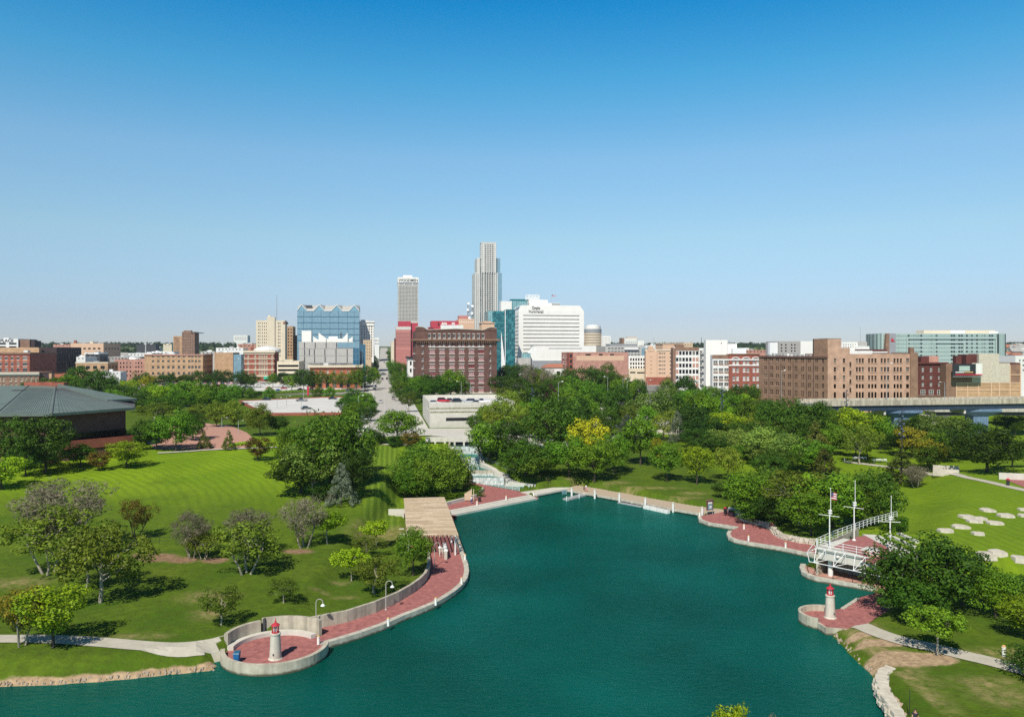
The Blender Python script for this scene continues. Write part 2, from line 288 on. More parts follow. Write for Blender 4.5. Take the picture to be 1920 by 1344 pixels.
SL_R3 = EDGE_R3+[(60, 112), (57, 119.5), (52.5, 125.5), (48.0, 124.5)]
SL_PIER = EDGE_R4+EDGE_R5+ATS([(1606, 1183), (1632, 1170), (1680, 1142), (1650, 1108)], ZP)
CHAN = [(-17.5, 233), (-10.2, 233), (-10.0, 228), (-9.2, 221), (-8.5, 216), (-5.4, 210.5), (-4.6, 208), (-2.0, 206), (-1.6, 203.5), (1.0, 202.5), (10.5, 201.6), (2.0, 194.4), (-3.6, 198.5), (-10.2, 204.5), (-11, 209), (-14.5, 221), (-17.5, 228)]
TERR = [at(884, 907, ZP), at(893, 906.5, ZP), at(975, 922, ZP), at(958, 919.5, ZP), at(906, 919.5, ZP), at(880, 914, ZP)]
UNDER = [(45.5, 121), (53, 113.5), (60, 110), (60, 117), (53, 125.5), (49, 127.5)]
CW_A = [(-10.2, 233), (-10.0, 228), (-9.2, 221), (-8.5, 216), (-5.4, 210.5), (-4.6, 208), (-2.0, 206), (-1.6, 203.5), (1.0, 202.5), (10.5, 201.6)]
CW_B = [(-9.3, 233), (-9.0, 228.2), (-8.1, 221.6), (-7.4, 217.0), (-4.2, 211.6), (-3.3, 209.2), (-.9, 207.2), (-.4, 205), (1.9, 203.8), (11.5, 202.8)]
CWP = CW_A+CW_B[::-1]
SLABS = [UNDER, [EDGE_STEPS[0], EDGE_STEPS[1], (_s1[0]+_n.x, _s1[1]+_n.y), (_s0[0]+_n.x, _s0[1]+_n.y)], SL_PROM, SL_STEPS, SL_DECK, SL_BW, SL_R12, SL_R3, SL_PIER, TERR]
PLATEAU = [(50.5, 126.5), (68, 144), (85, 168), (100, 205), (150, 260), (420, 260), (420, 108), (74, 108), (61, 112), (57.5, 117)]
ZU = 4.8
def TH(x, y):
    sc_ = np.isscalar(x); x = np.atleast_1d(np.asarray(x, float)); y = np.atleast_1d(np.asarray(y, float)); D = np.maximum(y, 1)
    L = np.interp(D, [0, 60, 90, 105, 125, 160, 200, 225, 245, 600, 900, 1200, 1700, 2400, 3500, 6000], [1.5, 1.5, 1.85, 2.0, 2.4, 4.2, 6.8, 8.3, 9, 9.2, 11.5, 19, 36, 43, 48, 44])
    L2 = np.interp(D, [0, 150, 185, 192, 205, 222, 240, 6000], [1, 1, 1.0, 1.4, 3.2, 6.3, 9, 9]); tb = S((x+29)/4)*S((247-D)/4); L = L*(1-tb)+np.minimum(L, L2)*tb
    R = np.interp(D, [0, 60, 90, 130, 180, 200, 230, 300, 450, 600, 900, 1200, 1700, 2400, 3500, 6000], [1.0, 1.0, 1.3, 1.5, 1.5, 2.2, 3.5, 4, 4, 6, 11.5, 19, 36, 45, 50, 46])
    t = S((x/D+0.03)/0.13); z = L*(1-t)+R*t
    z = z+0.10*np.sin(x*0.21+1.3)*np.sin(y*0.17)*(D < 230)+np.where(D > 1300, 3.0*np.sin(x*0.0041+2)*np.sin(y*0.003+x*0.0011)*S((D-1300)/500)*S((np.abs(x/D+0.162)-0.02)/0.05), 0)
    d = sd(PLATEAU, x, y); w = 1.4+9*S((x-57)/12)+25*S((y-190)/30)
    z = np.where(d > 0, z+(ZU+0.15-z)*S(d/w), z)
    dl = -sd(LAKE, x, y)
    z = np.where(dl > 0, np.minimum(z, 0.22+0.52*dl), np.maximum(-1.9, dl*0.9))
    for s_ in SLABS:
        q = sd(s_, x, y); z = np.where((q > -0.35) & (dl > -0.2), np.minimum(z, ZP-0.3), z)
    nat = ((x < -31) & (np.hypot(x-PLZ[0], y-PLZ[1]) > 6.7)) | ((x > 37.5) & (y < 98.3)) | (y < 72); z = np.where(~nat & (dl > -1.2) & (dl < 0.85), np.minimum(z, -0.6), z)
    q = sd(CHAN, x, y); pool = np.where(y > 229, 6.6, np.where(y > 221, 4.5, np.where(y > 209.5, 2.5, np.where(y > 206, 1.4, -0.4))))
    z = np.where(q > -0.3, np.minimum(z, pool), z)
    q = sd(CWP, x, y); z = np.where(q > -0.5, np.minimum(z, np.interp(y, [201, 203, 206, 210, 216, 221, 228, 233], [.4, .7, 1.6, 2.7, 3.8, 5.0, 6.6, 7.3])), z)
    q = np.hypot(x-PLZ[0], y-PLZ[1]); z = np.where((q < 5.9) & (dl > -0.3), np.minimum(z, ZP-0.3), z)
    return float(z[0]) if sc_ else z
def ground(px, py):
    """where the view ray through a photo pixel meets the ground"""
    D = np.arange(60, 420, 0.5); x = (px-CX)/F*D; z = CAMZ-(py-HY)/F*D; h = TH(x, D); i = np.argmax(z <= h)
    return float(x[i]), float(D[i])

# ------------------------------------------------------------------ ground sheet
def spaced(a, b, step, far, grow):
    s = list(np.arange(a, b+1e-6, step)); st = step; v = s[-1]
    while v < far: st = min(st*grow, 120); v += st; s.append(v)
    return s
xr = spaced(0, 78, 0.75, 6000, 1.09); xl = spaced(0, 60, 0.75, 6000, 1.07); xs = np.array([-v for v in xl[:0:-1]]+xr)
ys = np.array([-60, -30, 0, 20, 40, 50, 56, 60]+spaced(62, 236, 0.75, 6500, 1.05))
gx, gy = np.meshgrid(xs, ys); gz = TH(gx.ravel(), gy.ravel()).reshape(gx.shape)
nx, ny = len(xs), len(ys)
V = np.stack([gx.ravel(), gy.ravel(), gz.ravel()], 1)
idx = np.arange(nx*ny).reshape(ny, nx)
Q = np.stack([idx[:-1, :-1].ravel(), idx[:-1, 1:].ravel(), idx[1:, 1:].ravel(), idx[1:, :-1].ravel()], 1)
me = bpy.data.meshes.new('ground'); me.from_pydata(V.tolist(), [], Q.tolist()); me.polygons.foreach_set('use_smooth', [True]*len(Q))
def blob(x, y, px, py, rx, ry, z=None, soft=0.5):
    cx, cy = ground(px, py); return np.clip((1-np.hypot((x-cx)/rx, (y-cy)/ry))/soft, 0, 1)
vx, vy = V[:, 0], V[:, 1]
dirt = np.zeros(len(V)); dry = np.zeros(len(V)); city = np.zeros(len(V)); mow = np.zeros(len(V))
for a in ((300, 1046, 5, 4), (345, 1050, 4, 3), (400, 1052, 4, 2.6), (270, 1040, 3, 3), (560, 1034, 5, 2.5), ): dirt = np.maximum(dirt, blob(vx, vy, *a, soft=0.9))
sand = np.zeros(len(V))
for a in ((1652, 1248, 2.6, 2.2), (1690, 1237, 4.6, 2.8), (1740, 1235, 4.2, 2.2), (1660, 1206, 4.6, 1.4), (1612, 1193, 2.2, 1.1)): sand = np.maximum(sand, blob(vx, vy, *a))
for a in ((390, 1120, 5, 4), (395, 1150, 3, 4), (260, 1195, 5, 1.2), (640, 1095, 2.2, 1.2), (645, 1122, 3, 1), (600, 1110, 2, 1), (700, 1010, 6, 9), (740, 1000, 5, 8), (30, 1095, 6, 4), (1180, 925, 10, 2.5), (1270, 935, 8, 2.5), (1160, 905, 5, 3), (1300, 925, 5, 2.5), (1235, 915, 9, 2), (1020, 895, 3, 2), (1075, 905, 3, 2), (1850, 1285, 5, 3), (1880, 1310, 4, 3), (1870, 1225, 6, 2), (1900, 1235, 4, 2)): dry = np.maximum(dry, blob(vx, vy, *a, soft=0.9))
dlv = -sd(LAKE, vx, vy); natural = (vx < -30) | ((vx > 40) & (vy < 101)) | (vy < 72)
sand = np.maximum(sand, np.where(natural & (dlv < 1.0), 1-S((dlv-0.3)/0.6), 0))
dry = np.maximum(dry, np.where((vx > 40) & (vx < 60) & (vy < 100), (1-S((dlv-3)/4))*0.9, 0))
inpark = (vx/np.maximum(vy, 1) > 0.06)
city = np.where(inpark, S((vy-430)/25), S((vy-455)/15)); city = city*(1-0.75*S((vy-1000)/300))
strip = S(((vx/vy)+0.190)/0.012)*S((-(vx/vy)-0.136)/0.01)
mow = np.where((vy > 130) & (vy < 240) & (vx < -18), 0.12+0.88*S((vy-146)/42), 0.0)+S((vx-52)/6)*S((vy-106)/5)*0.75; lawn_strip = strip*np.where((vy > 150) & (vy < 240), 1, 0)
for nm, arr in (('sand', sand), ('dirt', dirt), ('dry', dry), ('city', city), ('mow', mow), ('strip', lawn_strip)):
    at_ = me.attributes.new(nm, 'FLOAT', 'POINT'); at_.data.foreach_set('value', arr.astype(np.float32))
def ground_mat():
    m = bpy.data.materials.new('grass_ground'); m.use_nodes = True; N, L = m.node_tree.nodes, m.node_tree.links; p = N['Principled BSDF']
    p.inputs['Roughness'].default_value = 0.95; p.inputs['Specular IOR Level'].default_value = 0.1
    tc = N.new('ShaderNodeTexCoord')
    def attr(n): a = N.new('ShaderNodeAttribute'); a.attribute_name = n; return a.outputs['Fac']
    def noise(s, d=6, st=(1, 1, 1), rz=0.0, r=0.6):
        mp = N.new('ShaderNodeMapping'); mp.inputs['Scale'].default_value = st; mp.inputs['Rotation'].default_value = (0, 0, rz); L.new(tc.outputs['Object'], mp.inputs[0])
        n = N.new('ShaderNodeTexNoise'); n.inputs['Scale'].default_value = s; n.inputs['Detail'].default_value = d; n.inputs['Roughness'].default_value = r; L.new(mp.outputs[0], n.inputs['Vector']); return n.outputs[0]
    def rng(s, a, b, c=0.0, d=1.0): r = N.new('ShaderNodeMapRange'); r.inputs[1].default_value = a; r.inputs[2].default_value = b; r.inputs[3].default_value = c; r.inputs[4].default_value = d; L.new(s, r.inputs[0]); return r.outputs[0]
    def mixc(f, a, b):
        x = N.new('ShaderNodeMix'); x.data_type = 'RGBA'
        if isinstance(f, float): x.inputs[0].default_value = f
        else: L.new(f, x.inputs[0])
        for i, c in ((6, a), (7, b)):
            if isinstance(c, tuple): x.inputs[i].default_value = (*c, 1)
            else: L.new(c, x.inputs[i])
        return x.outputs[2]
    def math_(op, a, b):
        n = N.new('ShaderNodeMath'); n.operation = op
        for i, c in ((0, a), (1, b)):
            if isinstance(c, float): n.inputs[i].default_value = c
            else: L.new(c, n.inputs[i])
        return n.outputs[0]
    base = mixc(rng(noise(0.11, 8), 0.36, 0.66), (0.060, 0.122, 0.007), (0.112, 0.165, 0.012))
    base = mixc(rng(noise(0.9, 8), 0.35, 0.7), base, (0.060, 0.092, 0.009))
    # mown lawn: fresh bright green with streaks of the mower, curving over the rise
    fresh = mixc(rng(noise(0.05, 4), 0.35, 0.65), (0.150, 0.250, 0.007), (0.225, 0.335, 0.011))
    wv = N.new('ShaderNodeTexWave'); wv.wave_type = 'RINGS'; wv.rings_direction = 'Z'; wv.inputs['Scale'].default_value = 0.16; wv.inputs['Distortion'].default_value = 5.0; wv.inputs['Detail'].default_value = 4; wv.inputs['Detail Scale'].default_value = 0.9
    mp = N.new('ShaderNodeMapping'); mp.inputs['Location'].default_value = (150, -118, 0); L.new(tc.outputs['Object'], mp.inputs[0]); L.new(mp.outputs[0], wv.inputs['Vector'])
    fresh = mixc(math_('MULTIPLY', rng(wv.outputs[0], 0.35, 0.9), 0.36), fresh, (0.095, 0.165, 0.008))
    fresh = mixc(math_('MULTIPLY', rng(noise(1.6, 8), 0.4, 0.7), 0.35), fresh, (0.075, 0.115, 0.010))
    base = mixc(math_('MULTIPLY', attr('mow'), rng(noise(0.06, 3), 0.12, 0.38)), base, fresh)
    w2 = N.new('ShaderNodeTexWave'); w2.wave_type = 'BANDS'; w2.bands_direction = 'X'; w2.inputs['Scale'].default_value = 0.24; w2.inputs['Distortion'].default_value = 3.5; w2.inputs['Detail'].default_value = 5; w2.inputs['Detail Scale'].default_value = 0.25
    mp2 = N.new('ShaderNodeMapping'); mp2.inputs['Rotation'].default_value = (0, 0, -0.1607); L.new(tc.outputs['Object'], mp2.inputs[0]); L.new(mp2.outputs[0], w2.inputs['Vector'])
    st = mixc(rng(w2.outputs[0], 0.25, 0.95), (0.085, 0.150, 0.010), (0.165, 0.245, 0.022))
    st = mixc(math_('MULTIPLY', rng(noise(0.8, 8), 0.4, 0.7), 0.5), st, (0.06, 0.12, 0.014))
    base = mixc(math_('MULTIPLY', attr('strip'), 0.85), base, st)
    dn = rng(noise(0.7, 8, r=0.7), 0.38, 0.62)
    base = mixc(math_('MULTIPLY', attr('dry'), dn), base, (0.30, 0.235, 0.105))
    base = mixc(rng(math_('ADD', attr('dirt'), math_('MULTIPLY', noise(0.6, 8, r=0.75), 1.1)), 0.92, 1.2), base, mixc(rng(noise(1.8, 8), 0.35, 0.65), (0.30, 0.195, 0.115), (0.17, 0.105, 0.06)))
    base = mixc(rng(math_('ADD', attr('sand'), math_('MULTIPLY', noise(0.8, 8), 0.7)), 0.62, 0.95), base, mixc(rng(noise(1.5, 8), 0.35, 0.65), (0.46, 0.33, 0.20), (0.27, 0.185, 0.11)))
    base = mixc(attr('city'), base, mixc(rng(noise(0.02, 6), 0.4, 0.6), (0.30, 0.285, 0.26), (0.17, 0.165, 0.155)))
    L.new(base, p.inputs['Base Color'])
    b = N.new('ShaderNodeBump'); b.inputs['Strength'].default_value = 0.7; b.inputs['Distance'].default_value = 0.25; L.new(noise(3.0, 8), b.inputs['Height']); L.new(b.outputs[0], p.inputs['Normal'])
    return m
me.materials.append(ground_mat())
tag(link('ground', me), kind='structure')

# ------------------------------------------------------------------ water
def water_mat(name, c1, c2, s=0.7, strength=1.1):
    m = bpy.data.materials.new(name); m.use_nodes = True; N, L = m.node_tree.nodes, m.node_tree.links; p = N['Principled BSDF']
    tc = N.new('ShaderNodeTexCoord')
    n0 = N.new('ShaderNodeTexNoise'); n0.inputs['Scale'].default_value = 0.035; n0.inputs['Detail'].default_value = 5; L.new(tc.outputs['Object'], n0.inputs['Vector'])
    r = N.new('ShaderNodeMapRange'); r.inputs[1].default_value = 0.35; r.inputs[2].default_value = 0.65; L.new(n0.outputs[0], r.inputs[0])
    mx = N.new('ShaderNodeMix'); mx.data_type = 'RGBA'; mx.inputs[6].default_value = (*c1, 1); mx.inputs[7].default_value = (*c2, 1); L.new(r.outputs[0], mx.inputs[0]); L.new(mx.outputs[2], p.inputs['Base Color'])
    p.inputs['Roughness'].default_value = 0.6; p.inputs['Specular IOR Level'].default_value = 0.0
    mp = N.new('ShaderNodeMapping'); mp.inputs['Scale'].default_value = (1.0, 2.2, 1); mp.inputs['Rotation'].default_value = (0, 0, 0.5); L.new(tc.outputs['Object'], mp.inputs[0])
    n1 = N.new('ShaderNodeTexNoise'); n1.inputs['Scale'].default_value = s; n1.inputs['Detail'].default_value = 6; n1.inputs['Roughness'].default_value = 0.62; n1.inputs['Distortion'].default_value = 0.4; L.new(mp.outputs[0], n1.inputs['Vector'])
    b = N.new('ShaderNodeBump'); b.inputs['Strength'].default_value = strength; b.inputs['Distance'].default_value = 0.35; L.new(n1.outputs[0], b.inputs['Height'])
    gl = N.new('ShaderNodeBsdfGlossy'); gl.inputs['Color'].default_value = (0.32, 0.86, 0.80, 1); gl.inputs['Roughness'].default_value = 0.22; L.new(b.outputs[0], gl.inputs['Normal'])
    fr = N.new('ShaderNodeFresnel'); fr.inputs['IOR'].default_value = 1.33; L.new(b.outputs[0], fr.inputs['Normal']); fm = N.new('ShaderNodeMath'); fm.operation = 'MULTIPLY'; fm.inputs[1].default_value = 0.7; L.new(fr.outputs[0], fm.inputs[0])
    ms = N.new('ShaderNodeMixShader'); L.new(fm.outputs[0], ms.inputs[0]); L.new(p.outputs[0], ms.inputs[1]); L.new(gl.outputs[0], ms.inputs[2]); L.new(ms.outputs[0], N['Material Output'].inputs['Surface'])
    M[name] = m; return m
water_mat('lake_water', (0.0006, 0.046, 0.032), (0.001, 0.086, 0.066)); water_mat('pool_water', (0.03, 0.11, 0.09), (0.04, 0.13, 0.11), 2.0, 0.3)
def froth(name):
    m = mat(name, (0.62, 0.65, 0.63), (0.10, 0.15, 0.14), 1.0, 0.5, 0.4, stretch=(2.5, 2.5, 0.35)); return m
froth('white_water')
w = MB(); w.poly([(-420, 8, 0), (80, 8, 0), (80, 215, 0), (-420, 215, 0)]); tag(w.build('lake_water', M['lake_water']), kind='structure')

# ------------------------------------------------------------------ lakeside terraces and walks
def paving(name, c1, c2, scale=9.0):
    return mat(name, c1, c2, scale, 0.9, 0.2, detail=12)
paving('red_paving', (0.43, 0.165, 0.145), (0.215, 0.075, 0.07), 1.4)
paving('rust_paving', (0.48, 0.265, 0.20), (0.38, 0.20, 0.145), 2.0)
def ccw(pts):
    a = sum(p[0]*q[1]-q[0]*p[1] for p, q in zip(pts, pts[1:]+pts[:1])); return pts if a > 0 else pts[::-1]
def slab(name, pts, z0, z1, m):
    b = MB(); b.prism(ccw(pts), z0, z1); o = b.build(name, m); return tag(o, kind='structure')
def offset(line, d):
    out = []
    for i, p in enumerate(line):
        a = Vector(line[max(i-1, 0)]); c = Vector(line[min(i+1, len(line)-1)]); t = (c-a).normalized(); out.append((p[0]-t.y*d, p[1]+t.x*d))
    return out
def coping(name, line, wdt, z0, z1, m):
    b = MB(); b.wall(offset(line, wdt/2-.05), wdt, z0, z1); return tag(b.build(name, m), kind='structure')
slab('brick_promenade', SL_PROM, -1.2, ZP, M['red_paving'])
coping('promenade_edge', EDGE_L[:-1], 0.75, -1.25, ZP+0.16, M['edge_concrete'])
slab('brick_terrace', SL_STEPS, -1.2, ZP, M['red_paving'])
slab('upper_brick_terrace', TERR, -0.5, ZP+0.12, M['red_paving'])
b = MB()
for k, (zt, w0, w1) in enumerate(((ZP+0.10, 1.9, 2.9), (ZP-0.06, 0.95, 1.95), (ZP-0.21, 0.0, 1.0))):
    ln = [EDGE_STEPS[0], EDGE_STEPS[1]]; A_, B_ = offset(ln, w0), offset(ln, w1); b.prism(ccw([A_[0], A_[1], B_[1], B_[0]]), -1.0, zt+0.04)
tag(b.build('lake_steps', M['pale_concrete']), kind='structure')
slab('cascade_deck', SL_DECK, ZP-0.35, ZP+0.05, M['pale_concrete'])
slab('lake_boardwalk', SL_BW, ZP-0.3, ZP, M['boardwalk_wood'])
coping('boardwalk_edge', EDGE_BW, 0.35, ZP-0.45, ZP+0.06, M['edge_concrete'])
slab('brick_walk', SL_R12, -1.2, ZP, M['red_paving'])
coping('walk_edge', EDGE_R1, 0.7, -1.25, ZP+0.12, M['edge_concrete']); coping('walk_edge', EDGE_R2, 0.7, -1.25, ZP+0.12, M['edge_concrete'])
slab('lower_brick_walk', SL_R3, -1.2, ZP, M['rust_paving']); coping('lower_walk_edge', EDGE_R3, 0.8, -1.25, ZP+0.1, M['edge_concrete'])
slab('brick_pier', SL_PIER, -1.2, ZP, M['red_paving']); coping('pier_edge', EDGE_R4, 0.5, -1.25, ZP+0.1, M['edge_concrete'])
# round lighthouse terrace
slab('lighthouse_terrace', arc(PLZ, 5.8, 0, 350, 40), -1.2, ZP+0.008, M['red_paving'])
def ring(b, c, r0, r1, a0, a1, z0, z1, n=26):
    o = arc(c, r1, a0, a1, n); i = arc(c, r0, a0, a1, n)
    for k in range(n):
        b.hexa([(*i[k], z0), (*o[k], z0), (*o[k+1], z0), (*i[k+1], z0), (*i[k], z1), (*o[k], z1), (*o[k+1], z1), (*i[k+1], z1)] if a1 > a0 else [(*i[k+1], z0), (*o[k+1], z0), (*o[k], z0), (*i[k], z0), (*i[k+1], z1), (*o[k+1], z1), (*o[k], z1), (*i[k], z1)])
pw = empty('round_terrace_wall', (PLZ[0], PLZ[1], ZP)); tag(pw, 'round pale concrete wall with a bench curling round the left lighthouse terrace', 'wall')
P0 = (0, 0)
b = MB(); ring(b, P0, 5.45, 5.95, 192, 372, -1.6, 0.62, 34); b.build('front_parapet', M['parapet_concrete'], pw)
b = MB(); ring(b, P0, 5.5, 5.95, 124, 178, -0.6, 1.8); ring(b, P0, 5.9, 6.3, 48, 121, -0.6, 1.9); b.build('rear_wall', M['wall_concrete'], pw)
b = MB(); ring(b, P0, 4.75, 5.46, 48, 182, -0.1, 0.48, 40); b.build('ring_bench', M['pale_concrete'], pw)
b = MB(); b.box(-2.95, 4.95, 0.5, -2.7, 5.35, 1.9); b.build('plaque', M['dark_grey'], pw)
rw = MB(); rw.wall(offset(LAWN_WALL, 0.2), 0.42, -0.3, [2.1, 2.1, 2.05, 2.05, 2.0, 1.95, 1.9, 1.85, 1.8, 1.7, 1.5, 1.1, 0.9]); tag(rw.build('retaining_wall', M['wall_concrete']), 'long curving concrete retaining wall between the left lawn and the brick promenade', 'wall')
b = MB(); l2 = [(41.9, 105.2)]+arc(LH2, 2.95, 72, 236, 18); b.wall(offset(l2, 0.0), 0.36, -1.2, ZP+0.75); b.wall([l2[-1], at(1549, 1180, 0.6), at(1606, 1184.5, ZP)], 0.36, -1.2, ZP+0.28); tag(b.build('pier_wall', M['parapet_concrete']), 'low curved concrete wall round the tip of the brick pier with the right lighthouse', 'wall')
GA = math.atan(0.162); GU = (math.cos(GA), math.sin(GA)); GV = (-math.sin(GA), math.cos(GA))
# upper terrace behind the truss bridge
def upoly(name, px, z, m): return slab(name, ATS(px, z), z-0.4, z, m)
slab('upper_brick_plaza', ATS([(1562, 1025), (1606, 1006), (1623, 1004), (1668, 1027), (1686, 1040), (1665, 1052), (1648, 1050), (1600, 1036)], ZU+0.22), ZU-0.6, ZU+0.22, M['red_paving'])
upoly('plaza_band', [(1617, 1001), (1641, 1002), (1698, 1034), (1684, 1040), (1667, 1027), (1622, 1003.6)], ZU+0.25, M['pale_concrete'])
upoly('plaza_panel', [(1612, 1030), (1626, 1023.5), (1655, 1029), (1645, 1034.5)], ZU+0.235, M['sidewalk'])
# walkway along the cascade, cascade pools
def strip3(name, A_, B_, z, m, th=0.5):
    b = MB()
    for i in range(len(A_)-1):
        b.hexa([(*A_[i], z[i]-th), (*B_[i], z[i]-th), (*B_[i+1], z[i+1]-th), (*A_[i+1], z[i+1]-th), (*A_[i], z[i]), (*B_[i], z[i]), (*B_[i+1], z[i+1]), (*A_[i+1], z[i+1])])
    return b.build(name, m)
CW_Z = [7.9, 7.2, 5.6, 4.3, 3.6, 3.2, 2.6, 1.9, 1.2, 0.66]
tag(strip3('cascade_walk', CW_A, CW_B, CW_Z, M['pale_concrete'], 4.0), 'stepped pale concrete side wall with a walk along the right of the cascade', 'wall')
pools = [([(-17.5, 232), (-10.2, 232), (-10.1, 229.6), (-17.5, 229.6)], 7.1), ([(-17.5, 229.4), (-10.1, 229.4), (-9.2, 221.2), (-14.6, 221.2)], 5.1), ([(-14.5, 221), (-9.2, 221), (-8.5, 216), (-5.4, 210.5), (-5.0, 209.7), (-11, 209.7)], 3.1), ([(-11, 209.3), (-4.9, 209.3), (-4.6, 208), (-2.2, 206.1), (-10.5, 206.1)], 2.0), ([(-10.3, 205.9), (-2.0, 205.9), (-1.6, 203.5), (1.0, 202.5), (10.5, 201.6), (2.0, 194.4), (-3.6, 198.5), (-10.2, 204.5)], 0.3)]
for pts, z in pools:
    b = MB(); b.poly([(*p, z) for p in ccw(pts)]); tag(b.build('cascade_pool_water', M['pool_water']), kind='structure')
b = MB()
for x0, x1, y, z1, z0 in ((-17.5, -10.1, 229.5, 7.12, 5.05), (-14.6, -9.2, 221.1, 5.12, 3.05), (-10.5, -2.1, 206.0, 2.02, 0.25), (-10.6, -4.6, 209.5, 2.5, 1.95)):
    n = 24
    for i in range(n):
        a0, a1 = x0+(x1-x0)*i/n, x0+(x1-x0)*(i+1)/n; j = 0.25*math.sin(i*2.3)
        b.poly([(a0, y-1.0+j*.4, z0), (a1, y-1.0-j*.4, z0), (a1, y-0.25, z1), (a0, y-0.25, z1)]); b.poly([(a0, y-0.25, z1), (a1, y-0.25, z1), (a1, y+0.5, z1+.01), (a0, y+0.5, z1+.01)])
tag(b.build('cascade_falls', M['white_water']), kind='structure')
b = MB(); b.wall([(-11.4, 209.7), (-4.9, 209.7)], 0.5, 0.5, 3.35); b.wall([(-18, 233), (-18, 228), (-15, 220.5), (-11.4, 209), (-10.6, 204.6)], 0.5, -0.5, [8.3, 7.8, 6, 4, 2.6]); tag(b.build('cascade_weir', M['wall_concrete']), 'concrete weir and left side wall holding the cascade pools', 'wall')
def drape(name, poly, off, m, step=2.0):
    bm = bmesh.new(); vs_ = [bm.verts.new((p[0], p[1], 0)) for p in ccw(poly)]; bm.faces.new(vs_)
    xs_ = [p[0] for p in poly]; ys_ = [p[1] for p in poly]
    for ax, lo, hi in ((0, min(xs_), max(xs_)), (1, min(ys_), max(ys_))):
        n = int((hi-lo)/step)
        for i in range(1, n+1):
            co = [0, 0, 0]; co[ax] = lo+i*step; no = [0, 0, 0]; no[ax] = 1
            bmesh.ops.bisect_plane(bm, geom=bm.verts[:]+bm.edges[:]+bm.faces[:], plane_co=co, plane_no=no)
    x = np.array([v.co.x for v in bm.verts]); y = np.array([v.co.y for v in bm.verts]); z = TH(x, y)
    for v, q in zip(bm.verts, z): v.co.z = q+off
    me = bpy.data.meshes.new(name); bm.to_mesh(me); bm.free(); me.materials.append(m); return tag(link(name, me), kind='structure')
def resample(pts, step):
    out = [pts[0]]
    for a, c in zip(pts[:-1], pts[1:]):
        n = max(1, int(math.dist(a, c)/step))
        for i in range(1, n+1): out.append((a[0]+(c[0]-a[0])*i/n, a[1]+(c[1]-a[1])*i/n))
    return out
def smooth_line(pts, it=2):
    for _ in range(it):
        o = [pts[0]]
        for a, c in zip(pts[:-1], pts[1:]): o += [(a[0]*.75+c[0]*.25, a[1]*.75+c[1]*.25), (a[0]*.25+c[0]*.75, a[1]*.25+c[1]*.75)]
        pts = o+[pts[-1]]
    return pts
def ribbon(name, pts, width, off, m, step=1.2, nc=4, kind='structure'):
    pts = resample(pts, step); n = len(pts); rows = []
    for i, p in enumerate(pts):
        a = Vector(pts[max(i-1, 0)]); c = Vector(pts[min(i+1, n-1)]); d = (c-a).normalized()
        rows.append([(p[0]-d.y*width*(k/nc-0.5), p[1]+d.x*width*(k/nc-0.5)) for k in range(nc+1)])
    P = np.array(rows).reshape(-1, 2); z = TH(P[:, 0], P[:, 1])+off; k = nc+1
    fs = [(i*k+j, i*k+j+1, (i+1)*k+j+1, (i+1)*k+j) for i in range(n-1) for j in range(nc)]
    fs = [f[::-1] for f in fs]
    me = bpy.data.meshes.new(name); me.from_pydata([(*p, q) for p, q in zip(P.tolist(), z.tolist())], [], fs); me.materials.append(m)
    return tag(link(name, me), kind=kind)
G = lambda L_: [ground(a, b) for a, b in L_]
ribbon('lawn_path', smooth_line([(-220, 84), (-120, 87)]+G([(-140, 1202), (-60, 1200), (0, 1199), (100, 1201), (200, 1206), (270, 1213), (330, 1219), (390, 1223), (436, 1221)])), 2.5, 0.09, M['path_concrete'])
ribbon('pier_path', smooth_line(G([(1612, 1174), (1650, 1191), (1700, 1206), (1750, 1216), (1800, 1229), (1860, 1244), (1960, 1272), (2060, 1300)])+[(110, 66), (200, 50)]), 2.7, 0.09, M['path_concrete'])
ribbon('upper_path', smooth_line(G([(1583, 866), (1620, 870), (1680, 878), (1740, 886), (1800, 893), (1850, 903), (1900, 915), (1960, 928)])+[(180, 165), (300, 150)]), 2.6, 0.09, M['path_concrete'])
drape('side_brick_plaza', G([(1882, 898), (1990, 905), (1990, 922), (1925, 916)]), 0.06, M['red_paving'])
# ------------------------------------------------------------------ streets and lots
def SC(D): return -36.1-0.162*(D-243)
street_pts = [(SC(d), d) for d in list(range(240, 700, 6))+list(range(700, 2000, 20))]
ribbon('main_street', street_pts, 15.0, 0.07, M['street'], 3.0, 6)
for s_ in (-1, 1): ribbon('sidewalk', [(p[0]+s_*9.6*GU[0], p[1]+s_*9.6*GU[1]) for p in street_pts if p[1] < 900], 4.0, 0.19, M['sidewalk'], 3.0, 3)
def cross(D, x0, x1, w=13): return [(SC(D)+GU[0]*t, D+GU[1]*t) for t in np.arange(x0, x1+1, 6)]
ribbon('cross_street', cross(484, -300, 240), 14, 0.074, M['street'], 3.0, 5); ribbon('cross_street', cross(640, -380, 300), 14, 0.074, M['street'], 3.0, 5); ribbon('cross_street', cross(249, -7, 70), 13, 0.074, M['street'], 3.0, 5)
b = MB()
for d in np.arange(262, 900, 9):
    if abs(d-484) < 14 or abs(d-640) < 14: continue
    x = SC(d); z0, z1 = TH(x, d)+0.10, TH(SC(d+3), d+3)+0.10
    for t in (-2.3, 2.3): b.poly([(x+t-0.09, d, z0), (x+t+0.09, d, z0), (SC(d+3)+t+0.09, d+3, z1), (SC(d+3)+t-0.09, d+3, z1)])
for D0 in (474, 494, 630, 650):
    z = TH(SC(D0), D0)+0.13
    for t in np.arange(-6.5, 6.6, 1.3): p = (SC(D0)+GU[0]*t, D0+GU[1]*t); b.poly([(p[0]-.3, p[1]-1.2, z), (p[0]+.3, p[1]-1.2, z), (p[0]+.3, p[1]+1.2, z), (p[0]-.3, p[1]+1.2, z)])
tag(b.build('street_markings', M['marking']), kind='structure')
